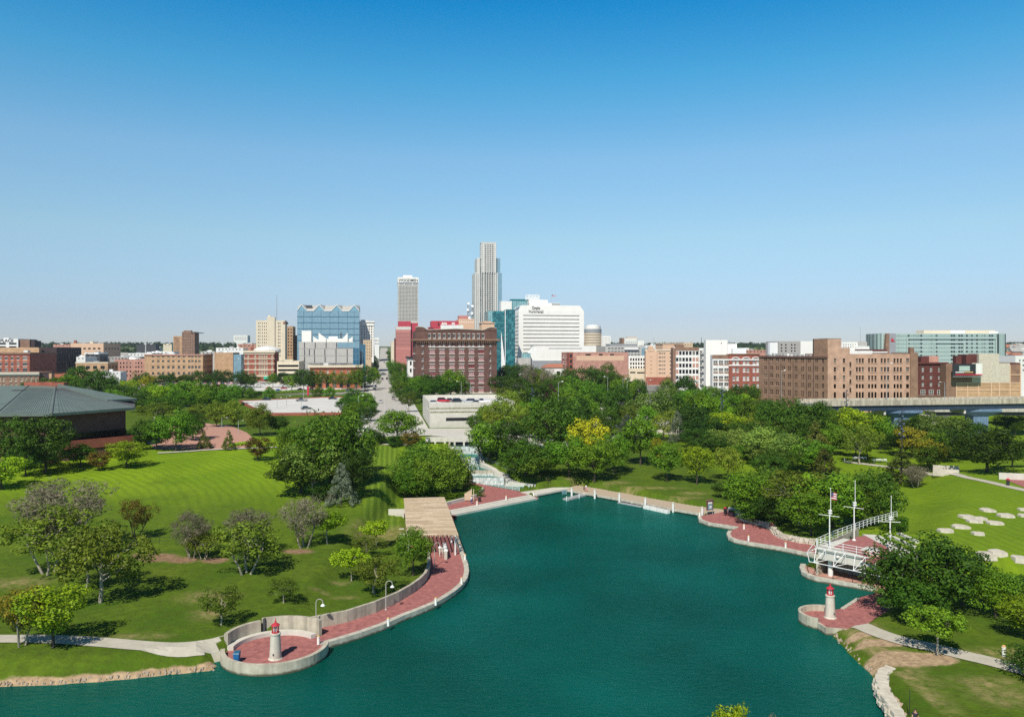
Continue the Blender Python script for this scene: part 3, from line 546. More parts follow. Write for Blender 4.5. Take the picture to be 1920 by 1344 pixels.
LOTZ = 9.75
lot = ATS([(449, 752), (600, 745.5), (640, 745), (656, 752), (640, 775), (497, 776)], LOTZ)
o = slab('parking_lot', lot, 7.5, LOTZ, M['parking_concrete'])
b = MB(); ln = ccw(lot); b.wall(ln+[ln[0]], 0.4, 7.0, LOTZ+0.45); tag(b.build('parking_wall', M['red_brick']), 'low red brick wall edging the white concrete parking lot', 'wall')
b = MB()
for i in range(9):
    p = at(505+i*16, 770-i*0.3, LOTZ); b.poly([(p[0]-.08, p[1], LOTZ+.006), (p[0]+.08, p[1], LOTZ+.006), (p[0]-.6, p[1]+9, LOTZ+.006), (p[0]-.76, p[1]+9, LOTZ+.006)])
tag(b.build('parking_lines', M['marking']), kind='structure')
drape('far_parking_lot', ATS([(430, 738), (560, 735), (640, 733), (640, 719), (520, 718), (425, 722)], 9.2), 0.12, M['parking_concrete'], 12)
drape('brick_forecourt', ATS([(383, 836), (452, 836), (470, 831), (478, 824), (462, 812), (430, 799), (385, 795), (300, 800), (250, 812), (290, 836)], 8.8), 0.10, M['rust_paving'], 6)
ribbon('forecourt_kerb', ATS([(296, 842), (383, 838.5), (452, 837), (520, 835)], 8.6), 1.6, 0.2, M['path_concrete'], 3)
drape('garage_road', [(-36, 246), (-5, 233.5), (10, 238), (8, 262), (-34, 262)], 0.09, M['sidewalk'], 4)
ribbon('shrub_bed', G([(672, 836), (700, 833.5), (740, 834), (772, 837)]), 1.6, 0.12, M['limestone'])
ribbon('mid_park_path', [at(890, 756, 9), at(930, 775, 6), at(960, 792, 5), at(1020, 778, 5), at(1075, 760, 5)], 3, 0.15, M['path_concrete'], 3)
ribbon('park_road', [at(1090, 850, 3.6), at(1150, 822, 3.6), at(1230, 812, 4), at(1350, 815, 4), at(1480, 818, 4), at(1600, 812, 4.5), at(1720, 815, 5)], 6, 0.15, M['path_concrete'], 3)
ribbon('viaduct_road', [at(1800, 812, 5), at(1860, 822, 5), at(1990, 835, 5)], 9, 0.25, M['street'], 3)
ribbon('white_path', [at(1130, 782, 4), at(1170, 792, 4), at(1200, 806, 4)], 5, 0.15, M['path_concrete'], 3)

# ------------------------------------------------------------------ buildings
WIN_STYLES = {   # frame material, glass material, panes across, panes up, frame width, sill
    'dark': ('dark_grey', 'window_glass', 1, 1, 0.10, None), 'sash': ('white_paint', 'window_glass', 1, 2, 0.12, 'white_stone'), 'white': ('white_paint', 'window_blind', 2, 2, 0.16, 'white_stone'),
    'redtriple': ('red_paint', 'window_blind', 3, 2, 0.20, 'white_stone'), 'redsingle': ('red_paint', 'window_blind', 1, 2, 0.15, 'white_stone'), 'plain': ('white_paint', 'window_dark', 2, 1, 0.08, None), 'tall': ('brown_brick', 'window_glass', 1, 2, 0.09, 'pale_brick'),
    'slot': (None, 'window_dark', 1, 1, 0, None), 'tower': (None, 'tower_glass', 1, 1, 0, None), 'stone': ('cream', 'window_glass', 2, 2, 0.2, 'cream'), 'mint': (None, 'mint_cells', 1, 1, 0, None), 'grid': ('white_paint', 'window_glass', 2, 2, 0.14, None), 'glasswall': (None, 'deep_blue_glass', 1, 1, 0, None), 'greycells': (None, 'grey_cells', 1, 1, 0, None)}
_wm = {}
def win_mesh(w, h, st, arch=False):
    k = (round(w, 1), round(h, 1), st, arch)
    if k in _wm: return _wm[k]
    fm, gm, nx_, ny_, fw, sill = WIN_STYLES[st]; b = MB(); mats = [M[gm]]
    b.poly([(0, 0, 0), (w, 0, 0), (w, 0, h), (0, 0, h)])
    if fm:
        mats.append(M[fm]); b.mi = 1; d = 0.07
        for i in range(nx_+1): x = (w-fw)*i/nx_; b.box(x, -d, 0, x+fw, -0.004, h)
        for j in range(ny_+1): z = (h-fw)*j/ny_; b.box(0, -d+0.012, z, w, -0.006, z+fw)
    if sill: mats.append(M[sill]); b.mi = len(mats)-1; b.box(-0.18, -0.55, -0.32, w+0.18, -0.03, -0.02)
    if arch and fm: b.box(-0.1, -0.5, h+0.02, w+0.1, -0.25, h+0.3)
    _wm[k] = b.mesh('window', mats); return _wm[k]
class Bld:
    def __init__(s, name, label, cat, px0, px1, D, ytop, dep, rot=None, ybase=None, group=None):
        s.rot = GA if rot is None else rot; s.c, s.s = math.cos(s.rot), math.sin(s.rot)
        s.ax, s.ay, s.D, s.dep = X_(px0, D), D, D, dep; s.W = s.lx(px1)
        s.gz = Z_(ybase, D) if ybase else TH(s.ax, D)-0.6
        s.zt = Z_(ytop, D)-s.gz; s.name = name
        s.root = empty(name, (s.ax, s.ay, s.gz), s.rot); tag(s.root, label, cat, group); s.nwin = 0; s.extra = {}
    def lx(s, px): k = (px-CX)/F; return (k*s.ay-s.ax)/(s.c-k*s.s)
    def lz(s, py): return Z_(py, s.D)-s.gz
    def lz_at(s, py, lx, ly=0): return Z_(py, s.ay+lx*s.s+ly*s.c)-s.gz
    def face(s, f): return {'F': ((0, 0), (1, 0), s.W), 'R': ((s.W, 0), (0, 1), s.dep), 'L': ((0, s.dep), (0, -1), s.dep), 'B': ((s.W, s.dep), (-1, 0), s.W)}[f]
    def rects(s, cols, rows): return [(s.lx(a), s.lz(d), s.lx(c), s.lz(b_)) for b_, d in rows for a, c in cols]
    def span(s, f, n, rows, frac=0.5, m=0.06):
        w = s.face(f)[2]; w0 = w*m; st = (w-2*w0)/n
        return [(w0+st*(i+.5-frac/2), s.lz(d), w0+st*(i+.5+frac/2), s.lz(b_)) for b_, d in rows for i in range(n)]
    def wall(s, m, holes=None, z0=0.0, zt=None, roof='roof_gravel', name='wall', rec=0.35, par=0.8, rm=None, mats=None):
        holes = holes or {}; zt = zt or s.zt; b = MB()
        for f in 'FRLB':
            O, U, w = s.face(f); s.facade(b, O, U, w, z0, zt, holes.get(f, []), rec)
        t = min(0.4, s.W*.2); W, Y = s.W, s.dep
        o = [(0, 0), (W, 0), (W, Y), (0, Y)]; i = [(t, t), (W-t, t), (W-t, Y-t), (t, Y-t)]
        for k in range(4):
            j = (k+1) % 4; b.poly([(*o[k], zt), (*o[j], zt), (*i[j], zt), (*i[k], zt)]); b.poly([(*i[k], zt), (*i[j], zt), (*i[j], zt-par), (*i[k], zt-par)])
        wl_ = b.build(name, M[m], s.root)
        r = MB(); r.poly([(*p, zt-par) for p in i]); r.build('roof', M[roof], s.root); return wl_
    def facade(s, b, O, U, W, z0, z1, holes, rec):
        O = Vector(O); U = Vector(U); Nn = Vector((U.y, -U.x))
        P = lambda x, z, d=0.0: (O.x+U.x*x-Nn.x*d, O.y+U.y*x-Nn.y*d, z)
        holes = [h for h in holes if h[2] > h[0] and h[3] > h[1]]
        zs = sorted({z0, z1, *[round(h[1], 3) for h in holes if z0 < h[1] < z1], *[round(h[3], 3) for h in holes if z0 < h[3] < z1]})
        for za, zb in zip(zs[:-1], zs[1:]):
            zm = (za+zb)/2; iv = sorted((max(0, h[0]), min(W, h[2])) for h in holes if h[1] < zm < h[3]); x = 0
            for p, q in iv+[(W, W)]:
                if p > x+1e-4: b.poly([P(x, za), P(p, za), P(p, zb), P(x, zb)])
                x = max(x, q)
        for x0, a, x1, c in holes:
            b.poly([P(x0, a), P(x1, a), P(x1, a, rec), P(x0, a, rec)]); b.poly([P(x0, c, rec), P(x1, c, rec), P(x1, c), P(x0, c)])
            b.poly([P(x0, a), P(x0, a, rec), P(x0, c, rec), P(x0, c)]); b.poly([P(x1, a, rec), P(x1, a), P(x1, c), P(x1, c, rec)])
    def windows(s, f, holes, st, rec=0.35, name='window', arch=False, O=None, U=None):
        if O is None: O, U, _ = s.face(f)
        U = Vector(U); Nn = Vector((U.y, -U.x)); rz = math.atan2(U.y, U.x)
        for h in holes:
            loc = (O[0]+U.x*h[0]-Nn.x*(rec-.01), O[1]+U.y*h[0]-Nn.y*(rec-.01), h[1])
            if s.nwin < 94: link(name, win_mesh(h[2]-h[0], h[3]-h[1], st, arch), s.root, loc, rz)
            else: s.extra.setdefault(st, []).append((loc, U.copy(), h[2]-h[0], h[3]-h[1]))
            s.nwin += 1
    def done(s):
        if s.extra:
            b = MB(); mats = []
            for k, (st, L_) in enumerate(s.extra.items()):
                fm, gm = WIN_STYLES[st][:2]; mats += [M[gm], M[fm or gm]]
                for loc, U, w, h in L_:
                    b.mi = 2*k; p = Vector(loc); u = Vector((U.x, U.y, 0)); up = Vector((0, 0, 1)); b.poly([p, p+u*w, p+u*w+up*h, p+up*h])
                    if fm:
                        b.mi = 2*k+1; nrm = Vector((U.y, -U.x, 0))*0.05; q = p+nrm; t = u*(w*.5-.06); b.poly([q+t, q+t+u*.12, q+t+u*.12+up*h, q+t+up*h]); q = q+nrm*.2+up*(h*.5); b.poly([q, q+u*w, q+u*w+up*.12, q+up*.12])
            o = b.build('window_field', mats, s.root); o['kind'] = 'stuff'
        return s
    def bx(s, name, m, x0, y0, z0, x1, y1, z1): b = MB(); b.box(x0, y0, z0, x1, y1, z1); return b.build(name, M[m], s.root)
    def pbox(s, name, m, px0, px1, ytop, y0=1.0, dep=6.0, zb=None, ybot=None):
        """a block on the roof or the front, measured in the photo"""
        x0, x1 = s.lx(px0), s.lx(px1); zb = s.zt-.8 if zb is None else zb
        if ybot: zb = s.lz(ybot)
        return s.bx(name, m, x0, y0, zb, x1, y0+dep, s.lz(ytop))
    def cornice(s, m, y0, y1, out=0.5, faces='FRL', name='cornice', px0=None, px1=None):
        za, zb = s.lz(y1), s.lz(y0); a = -out if px0 is None else s.lx(px0); c = s.W+out if px1 is None else s.lx(px1)
        b = MB(); b.box(a, -out, za, c, -0.003, zb)
        if 'R' in faces: b.box(s.W+0.003, 0, za, s.W+out, s.dep, zb)
        if 'L' in faces: b.box(-out, 0, za, -0.003, s.dep, zb)
        return b.build(name, M[m], s.root)
def simple(name, label, cat, px0, px1, D, ytop, dep, m, ncol=0, rows=(), st='dark', frac=0.5, side=None, nside=0, cols=None, roof='roof_gravel', rot=None, units=0, group=None, sidest=None):
    B = Bld(name, label, cat, px0, px1, D, ytop, dep, rot, group=group); H_ = {}
    if cols: H_['F'] = B.rects(cols, rows)
    elif ncol: H_['F'] = B.span('F', ncol, rows, frac)
    if side: H_[side] = B.span(side, nside, rows, frac)
    B.wall(m, H_, roof=roof)
    for f, h in H_.items(): B.windows(f, h, (sidest or st) if f == side else st)
    r = random.Random(px0)
    for _ in range(units):
        w = r.uniform(2, 5); x = r.uniform(.1, .8)*max(B.W-w-1, 1); y = r.uniform(2, max(3, B.dep*.5)); B.bx('rooftop_unit', r.choice(['white_metal', 'grey_metal', 'roof_white']), x, y, B.zt-.8, x+w, y+w*.8, B.zt+r.uniform(.6, 1.8))
    return B.done()
def cc(centres, w): return [(c-w/2, c+w/2) for c in centres]
def lettering(text, size, mat_, parent, loc, depth=0.12, bold=0.0, align='LEFT', name='lettering', rz=0.0):
    cu = bpy.data.curves.new('text', 'FONT'); cu.body = text; cu.size = size; cu.extrude = depth; cu.offset = bold; cu.align_x = align
    t = bpy.data.objects.new('text', cu); COL.objects.link(t); dg = bpy.context.evaluated_depsgraph_get(); dg.update()
    me = bpy.data.meshes.new_from_object(t.evaluated_get(dg)); bpy.data.objects.remove(t); bpy.data.curves.remove(cu); me.materials.clear(); me.materials.append(mat_)
    o = link(name, me, parent, loc); o.rotation_euler = (math.pi/2, 0, rz); return o

# ---- left cluster
B = Bld('hotel', 'white hotel with sign lettering at the far left, behind the red warehouse', 'hotel', -70, 34, 760, 635, 40)
r_ = B.rects([(-60, -35), (-25, -8), (-2, 11), (17, 31)], [(642.5, 646), (649, 652.5)])
B.wall('white_paint', {'F': r_}); B.windows('F', r_, 'dark'); lettering('HYATT PLACE', 4.1, M['dark_metal'], B.root, (B.lx(-30.5), -0.1, B.lz(641.2)), bold=0.06)
B.pbox('brick_wing', 'brown_brick', 34.2, 54, 636.5, 2.0, 18, 0); B.pbox('dark_wing', 'black_brick', 54.2, 62.5, 638.5, 3, 15, 0); B.pbox('rooftop_unit', 'white_metal', 4, 14, 633, 3, 4); B.done()
B = Bld('brick_warehouse', 'bright red brick warehouse with white arched windows at the left edge', 'warehouse', -70, 55.5, 650, 661.5, 55)
r_ = B.rects(cc([-54, -43, -32, -21, -10, 1, 12, 23, 34], 4.4)+[(43, 51)], [(669, 674.5), (680, 686), (690.5, 697)]); B.wall('red_brick', {'F': r_}); B.windows('F', r_, 'sash', arch=True)
B.cornice('brown_brick', 660.8, 664, 0.7); B.cornice('orange_brick', 675.4, 678.6, 0.2, 'F', 'brick_band'); B.cornice('orange_brick', 687, 688.6, 0.2, 'F', 'brick_band'); B.pbox('rooftop_unit', 'roof_white', 38, 46, 657, 6, 5); B.done()
B = Bld('dark_warehouse', 'dark brick warehouse tower in shade behind the bright red warehouse', 'warehouse', 62, 106, 715, 651, 60)
r_ = B.span('R', 9, [(657, 661), (664, 676), (680, 692)], .45); B.wall('black_brick', {'R': r_}); B.windows('R', r_, 'dark'); B.pbox('penthouse', 'tan_brick', -2, 80, 651.5, -8, 6, B.zt-5); B.done()
B = simple('brick_rowhouse', 'low brown brick block with white window surrounds and green cornice, left edge', 'building', -40, 73, 565, 698.5, 26, 'brown_brick', rows=[(707, 715), (718.5, 726)], cols=cc([-34, -22, -13, -1, 6.5, 20.5, 29.5, 41, 48.5, 58.5, 67], 4.2), st='stone', roof='roof_gravel')
B.cornice('green_roof', 702.3, 704.6, 0.6); B.cornice('limestone', 698, 702, 0.3, 'F', 'parapet_band')
B = simple('shed', 'dark brick shed with a tan end beside the low brown block', 'building', 74, 101, 575, 699.5, 22, 'black_brick', 2, [(706, 711)], 'dark', .3); B.pbox('end_wall', 'tan_brick', 92, 97, 700, -0.2, .18, 0)
simple('garage_building', 'small orange brick box with a pale flat roof beside the big oak', 'building', 102, 121, 560, 701, 14, 'orange_brick', roof='roof_white')
B = simple('blank_warehouse', 'windowless pink-tan warehouse block far back at left', 'warehouse', 132, 194, 900, 643.5, 60, 'peach', 6, [(652, 655)], 'slot', .55, side='R', nside=5, roof='roof_white'); B.pbox('chimney', 'red_brick', 136, 140, 638, 4, 3); B.pbox('rooftop_unit', 'cream', 166, 172, 640, 4, 5)
B = simple('brick_office', 'low tan brick building with four square dark windows behind the oak', 'building', 142, 202, 600, 679.5, 24, 'tan_brick', cols=[(147, 155), (161, 168.5), (174.5, 182), (188.5, 196.5)], rows=[(686, 692), (696, 700)], st='dark', side='R', nside=3, roof='roof_gravel', units=2); B.cornice('cream', 679, 681, .3, 'FR')
B = simple('brick_factory', 'pink brick factory with four rows of small windows at left', 'factory', 215, 271, 640, 673.5, 45, 'pink_brick', cols=cc([220, 226, 232, 238, 244.5, 255, 260, 265.5], 2.6), rows=[(679, 682.5), (686.5, 690), (694.5, 698), (702.5, 706.5)], st='dark', roof='roof_white', units=4)
B = simple('long_warehouse', 'long tan brick warehouse with arched windows above the flags', 'warehouse', 271, 380.5, 640, 664.5, 38, 'tan_brick', cols=cc([287, 297, 306, 316, 325, 335.5, 345, 355, 361, 367.5, 374], 4.2), rows=[(668, 670.5), (675.5, 679.5), (686, 691.5), (697.5, 703)], st='plain', side='R', nside=7, roof='roof_white', units=3, sidest='dark'); B.cornice('pink_brick', 664, 666.5, .5, 'FR')
B = simple('apartment_tower', 'brown apartment tower with white window frames on the left skyline', 'apartment block', 341, 365, 1000, 622, 24, 'brown_brick', 5, [(626+5.2*i, 628.4+5.2*i) for i in range(8)], 'plain', .42, side='R', nside=4, roof='roof_dark'); B.pbox('side_wing', 'tan_brick', 324, 340.8, 630, 2, 16, 0); B.pbox('penthouse', 'brown_brick', 343, 357, 619.5, 3, 8); B.pbox('canopy', 'dark_grey', 358, 376, 623.4, -0.5, 20, B.zt-1.6)
for px_ in (326.5, 329, 331.5, 334): B.pbox('balcony_stack', 'brown_brick', px_, px_+1.2, 632, 1.75, .24, 0)
simple('clinic', 'far pale box of a hospital above the wooded hill, left skyline', 'building', 438, 464, 1900, 628.5, 40, 'white_paint', 7, [(632, 633.2), (635.5, 636.7)], 'slot', .6)
B = simple('glass_corner_building', 'tan building with a blue glass corner left of the ornate brick hotel', 'building', 402, 437, 660, 661, 30, 'tan_brick', 0, roof='roof_white', units=2); B.pbox('glass_corner', 'blue_cells', 437.3, 452, 664.5, .5, 14, 0)
B = Bld('ornate_building', 'ornate red brick and cream-banded building with green awning', 'building', 458.5, 514, 640, 660, 30)
r1 = B.rects(cc([465, 478.5, 486.5, 491, 495.5, 500, 510], 3.2), [(664.5, 669.5), (674.5, 679.5), (684.5, 691), (695, 701.5)]); B.wall('red_brick', {'F': r1, 'R': B.span('R', 5, [(666, 670), (676, 680), (686, 691)], .4)}, roof='roof_white'); B.windows('F', r1, 'stone', arch=True)
for a, c in ((662, 664), (671.5, 673), (681, 682.6), (692.3, 694), (703.5, 706)): B.cornice('cream', a, c, .25, 'F', 'stone_band')
B.cornice('cream', 657.5, 661, .9); B.pbox('chimney', 'red_brick', 469.5, 474, 650.5, 1, 3)
b = MB(); b.lathe([(11, 0), (10.5, 1.6), (7.5, 3.4), (3, 4.4), (.3, 4.7)], n=24); b.build('roof_dome', M['roof_white'], B.root, (B.lx(497), 12, B.zt+.4)); b = MB(); b.hexa([(0, -1.8, 0), (5.2, -1.8, 0), (5.2, -.01, .6), (0, -.01, .6), (0, -1.7, .15), (5.2, -1.7, .15), (5.2, -.01, 2.1), (0, -.01, 2.1)]); b.build('awning', M['awning_green'], B.root, (B.lx(494.5), 0, B.lz(710.8))); B.done()
B = Bld('cream_tower', 'cream high-rise with a stepped top on the left skyline', 'tower', 480, 534, 860, 600.5, 22)
rows_ = [(604.5+6.1*i, 607.3+6.1*i) for i in range(11)]; r1 = B.rects(cc([484.5, 487.5, 492, 496, 499.5], 1.3)+cc([507.5, 511], 1.7)+cc([522, 525], 1.5), rows_); B.wall('cream', {'F': r1}, roof='roof_white'); B.windows('F', r1, 'slot')
B.pbox('stair_tower', 'cream', 501, 515.5, 594, -1.2, 8, 0); B.pbox('corner_pier', 'cream', 528, 534.8, 603.5, -.6, 3, 0); B.cornice('brown_brick', 603, 606.5, 1.2, 'R', 'cornice', 531, None); B.pbox('chimney', 'cream', 502.5, 507, 591, 1, 3, B.lz(594.1)); B.done()
B = simple('brick_tower', 'narrow dark brick tower tight behind the cream high-rise', 'tower', 538, 549, 930, 611.5, 30, 'tan_brick', 2, [(616+6*i, 619+6*i) for i in range(9)], 'slot', .45, side='R', nside=6); B.pbox('side_block', 'brown_brick', 549.2, 555.5, 628, 8, 20, 0)
B = Bld('parking_structure', 'low concrete parking garage with open dark decks beside the ornate building', 'parking garage', 519.5, 560.5, 600, 677.5, 40)
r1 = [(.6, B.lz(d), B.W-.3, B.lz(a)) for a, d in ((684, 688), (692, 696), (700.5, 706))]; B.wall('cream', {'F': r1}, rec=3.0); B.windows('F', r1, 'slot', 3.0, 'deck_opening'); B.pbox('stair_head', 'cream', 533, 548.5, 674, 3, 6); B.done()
# blue glass office with zigzag gables
B = Bld('glass_tower', 'wide blue glass office tower with zigzag gabled top', 'tower', 557.3, 673.8, 820, 582.5, 34)
B.wall('blue_cells', {}, roof='roof_gravel')
b = MB()
for y in (593.5, 605, 616, 627, 638): b.box(-.05, -.22, B.lz(y)-.25, B.W+.05, -.003, B.lz(y)+.25)
for px_ in (569, 585, 602, 618.5, 634.5, 651.5, 664): x = B.lx(px_); b.box(x-.14, -.16, 0, x+.14, -.0035, B.zt)
b.build('mullions', M['deep_blue_glass'], B.root)
zp = B.lz(571.5); zv = B.zt; pk = [565.3, 598.3, 631.5, 664.3]; va = [(557.3, 565.3), (575.5, 590.5), (608.5, 624), (641.5, 656.5), (673.8, None)]
b = MB(); g = MB(); rf = MB(); dp = 15
prof = [(0, zv)]
for i, p in enumerate(pk):
    prof.append((B.lx(p), zp))
    if i < 3: prof += [(B.lx(p+10), zv), (B.lx(pk[i+1]-10), zv)]
prof.append((B.W, zv))
for (xa, za), (xb, zb_) in zip(prof[:-1], prof[1:]):
    if za != zb_: lo = (xb if za > zb_ else xa); g.poly([(xa, -.02, zv), (xb, -.02, zv), (xa, -.02, za)] if za > zb_ else [(xa, -.02, zv), (xb, -.02, zv), (xb, -.02, zb_)])
    b.hexa([(xa, -.5, za-.15), (xb, -.5, zb_-.15), (xb, .3, zb_-.15), (xa, .3, za-.15), (xa, -.5, za+.75), (xb, -.5, zb_+.75), (xb, .3, zb_+.75), (xa, .3, za+.75)])
    rf.poly([(xa, .3, za+.4), (xb, .3, zb_+.4), (xb, dp, zp+.3), (xa, dp, zp+.3)])
rf.poly([(0, dp, zp+.3), (B.W, dp, zp+.3), (B.W, 33, zv), (0, 33, zv)])
g.build('gable_glass', M['blue_glass'], B.root); b.build('gable_trim', M['white_metal'], B.root); rf.build('gable_roof', M['panel_grey'], B.root); B.pbox('roof_vent', 'dark_grey', 572, 584, 571.6, 6, 3, zv+2); B.done()
# panel-clad office in front of it
B = Bld('panel_office', 'grey panel-clad office with white sculptural rooftop shards and glass corner', 'office', 560.6, 663, 660, 641, 40)
b = MB(); B.wall('panel_grey', {}, roof='roof_gravel')
for y in (653.5, 667, 680.5): b.box(0, -.1, B.lz(y)-.18, B.lx(661), -.003, B.lz(y)+.18)
b.build('panel_joints', M['roof_gravel'], B.root); b = MB()
for y0, y1, ps in ((642, 653, (571, 591, 611.5, 631)), (654.5, 666.5, (571, 580, 589.5, 609, 630, 651)), (668, 680, (571, 590, 609.5, 630, 651)), (681, 692, (571,))):
    for p in ps: b.box(B.lx(p)-.35, -.12, B.lz(y1), B.lx(p)+.35, -.004, B.lz(y0))
b.build('panel_slots', M['dark_grey'], B.root)
B.pbox('window_band', 'blue_cells', 632.5, 673, 642, -.25, .24, 0, 652); B.pbox('window_band', 'grey_cells', 579, 661, 681, -.2, .19, 0, 687); B.pbox('glass_corner', 'deep_blue_glass', 662, 673.5, 652.5, -.4, 12, 0); B.pbox('glass_wing', 'deep_blue_glass', 674, 685, 645.5, 6, 25, 0)
b = MB(); za, zb_ = B.lz(647), B.lz(684)
for px_ in (662, 667.5, 673.4, 679.5, 685): b.box(B.lx(px_)-.1, -.55, 0, B.lx(px_)+.1, -.41, B.lz(653))
for y in (663, 674, 684): b.box(B.lx(662), -.56, B.lz(y)-.12, B.lx(673.5), -.42, B.lz(y)+.12)
b.build('glass_mullions', M['blue_glass'], B.root)
B.pbox('stair_head', 'white_stone', 565.3, 583.2, 619.8, 2, 9); B.pbox('rooftop_plant', 'white_stone', 597, 652, 634.5, 4, 12); B.pbox('rooftop_plant', 'white_metal', 615, 632, 630.5, 8, 5); B.pbox('vent_stack', 'dark_grey', 637, 639.5, 623, 9, 1.5)
def shard(x0, x1, yl, yr, yb=640):
    b = MB(); a, c = B.lx(x0), B.lx(x1); z = B.zt-.7; b.hexa([(a, 3, z), (c, 3, z), (c, 9, z), (a, 9, z), (a, 3, B.lz(yl)), (c, 3, B.lz(yr)), (c, 9, B.lz(yr)-1), (a, 9, B.lz(yl)-1)]); b.build('rooftop_shard', M['white_stone'], B.root)
shard(586.5, 597, 630.8, 637); shard(596.8, 611, 623.5, 634); shard(643, 651.5, 633, 623.5); shard(653.5, 661, 636, 630.5); B.done()
B = Bld('arched_brick_hall', 'low red brick hall with big arches and a cream cornice behind street trees', 'building', 581, 676.5, 527, 686, 30)
r1 = B.rects(cc([588, 601, 614, 627, 640, 653, 668], 6.5), [(712, 727)]); r2 = B.rects(cc([588, 601, 614, 627, 640, 653, 668], 4.5), [(694, 700)]); B.wall('orange_brick', {'F': r1+r2}); B.windows('F', r1, 'dark', name='arched_window'); B.windows('F', r2, 'stone')
B.cornice('cream', 684.5, 689, 1.2); B.cornice('cream', 705.5, 707.5, .3, 'F', 'stone_band'); B.pbox('skylight', 'roof_white', 606, 615, 681, 3, 4); B.done()
B = Bld('classical_tower', 'ornate white stone high-rise beside the long street', 'tower', 674.8, 700.7, 850, 603, 30)
rows_ = [(611+5*i, 613.8+5*i) for i in range(12)]; r1 = B.span('F', 5, rows_, .42); r2 = B.span('R', 6, rows_, .4); B.wall('white_stone', {'F': r1, 'R': r2}); B.windows('F', r1, 'slot'); B.windows('R', r2, 'slot'); B.cornice('white_stone', 602, 604.5, .9); B.cornice('white_stone', 609, 610.2, .6); B.pbox('penthouse', 'white_stone', 676.5, 688.5, 599.5, 3, 9); B.pbox('penthouse', 'white_stone', 679, 694, 601.5, 4, 12); B.done()
simple('cream_annex', 'narrow tan annex with dots of windows below the white stone high-rise', 'building', 681, 696, 740, 637.5, 25, 'tan', 3, [(641.5+6*i, 643.5+6*i) for i in range(6)], 'slot', .3)
simple('street_block', 'pale building at the far end of the long street, left side', 'building', 702, 711, 1150, 633, 60, 'white_paint', 3, [(637, 640), (643, 646)], 'slot', .4, side='R', nside=6)
simple('street_block', 'small cream block with dark windows, right side of the far street', 'building', 733.5, 742, 1000, 640, 60, 'cream', 0, (), 'slot', .4, side='L', nside=8)
# ---- centre
B = Bld('sign_tower', 'tall grey office tower with a white crown bearing lettering', 'tower', 746.3, 784.4, 1150, 520.5, 30)
rows_ = [(536+2.55*i, 537.5+2.55*i) for i in range(26)]; r1 = B.rects([(747.8+2.75*i, 749.6+2.75*i) for i in range(13)], rows_); r1 = [h for h in r1 if h[2] < B.W-.4]
B.wall('tower_grey', {'F': r1}, roof='roof_white', rec=.5); B.windows('F', r1, 'tower', .5)
b = MB(); b.box(-.5, -.6, B.lz(529.3), B.W+.5, B.dep+.5, B.zt+.6); b.build('crown', M['white_stone'], B.root); B.pbox('penthouse', 'white_stone', 756.3, 773.4, 515, 8, 14, B.zt)
B.pbox('crown_louvre', 'mid_grey', 748.3, 757, 530, -.25, .24, 0, 533.3); B.pbox('crown_louvre', 'mid_grey', 758.5, 772, 530, -.25, .24, 0, 533.3); B.pbox('crown_louvre', 'mid_grey', 774, 783.2, 530, -.25, .24, 0, 533.3)
b = MB()
for i in range(14): x = B.lx(747+2.75*i); b.box(x-.2, -.5, 0, x+.35, -.003, B.lz(533.8))
b.build('piers', M['tower_grey'], B.root)
o = lettering('WOODMEN', 4.9, M['dark_metal'], B.root, (B.W/2, -.75, B.lz(527.8)), bold=.05, align='CENTER'); o.scale = (1.04, 1.1, 1); B.done()
B = Bld('red_tower', 'pinkish red granite tower with a bright red cap', 'tower', 742.3, 770, 830, 612, 24)
rows_ = [(623+2.6*i, 624.2+2.6*i) for i in range(11)]; r1 = B.span('F', 14, rows_, .5, .01); B.wall('red_granite', {'F': r1}, rec=.2); B.windows('F', r1[:90], 'slot', .2)
b = MB()
for i in range(14): x = B.W*(i+.5)/14; b.box(x-.28, -.35, 0, x+.28, -.003, B.lz(655))
b.build('base_piers', M['red_granite'], B.root); B.cornice('tower_grey', 612.5, 618, .12, 'F', 'crown_band')
b = MB(); b.box(B.lx(747), 1, B.zt-.8, B.lx(770.5), 24, B.lz(602)); b.build('red_cap', M['red_panel'], B.root)
B.pbox('red_wing', 'red_panel', 770.6, 784, 605, 3, 20, 0); B.pbox('low_wing', 'maroon_brick', 739.5, 742, 634, 4, 15, 0); B.done()
# big dark brick warehouse
B = Bld('big_brick_warehouse', 'big dark red-brown brick warehouse with red triple windows and curved parapet', 'warehouse', 779.0, 931.5, 464, 619.5, 44)
trip = cc([810.3, 828.8, 847.4, 865.6, 884, 902.2], 10.6); slim = cc([792.3, 919.3], 2.4); R6 = [(655.3, 662.6), (669, 676.8), (682.8, 690.6), (696.6, 704.4), (710.8, 718.8), (727.5, 736)]
h1 = B.rects(trip, R6); h2 = B.rects(slim, R6+[(643, 648.5)]); h3 = B.rects(cc([806, 813.3, 824.7, 832.2, 843.2, 850.4, 861.8, 869, 879.8, 887.2, 898.3, 905.4], 4.4), [(642, 648.8)]); h4 = B.rects(cc([805.5, 814.5, 823.8, 833, 842.3, 851.6, 860.8, 870, 879, 888, 897, 906], 4.4), [(626, 633.8)])
hl = B.span('L', 7, R6, .3); B.wall('dark_brick', {'F': h1+h2+h3+h4, 'L': hl}, roof='roof_gravel'); B.windows('F', h1, 'redtriple', name='triple_window', arch=True); B.windows('F', h4, 'sash', arch=True); B.windows('F', h3, 'redsingle', arch=True); B.windows('F', h2, 'sash'); B.windows('L', hl, 'white')
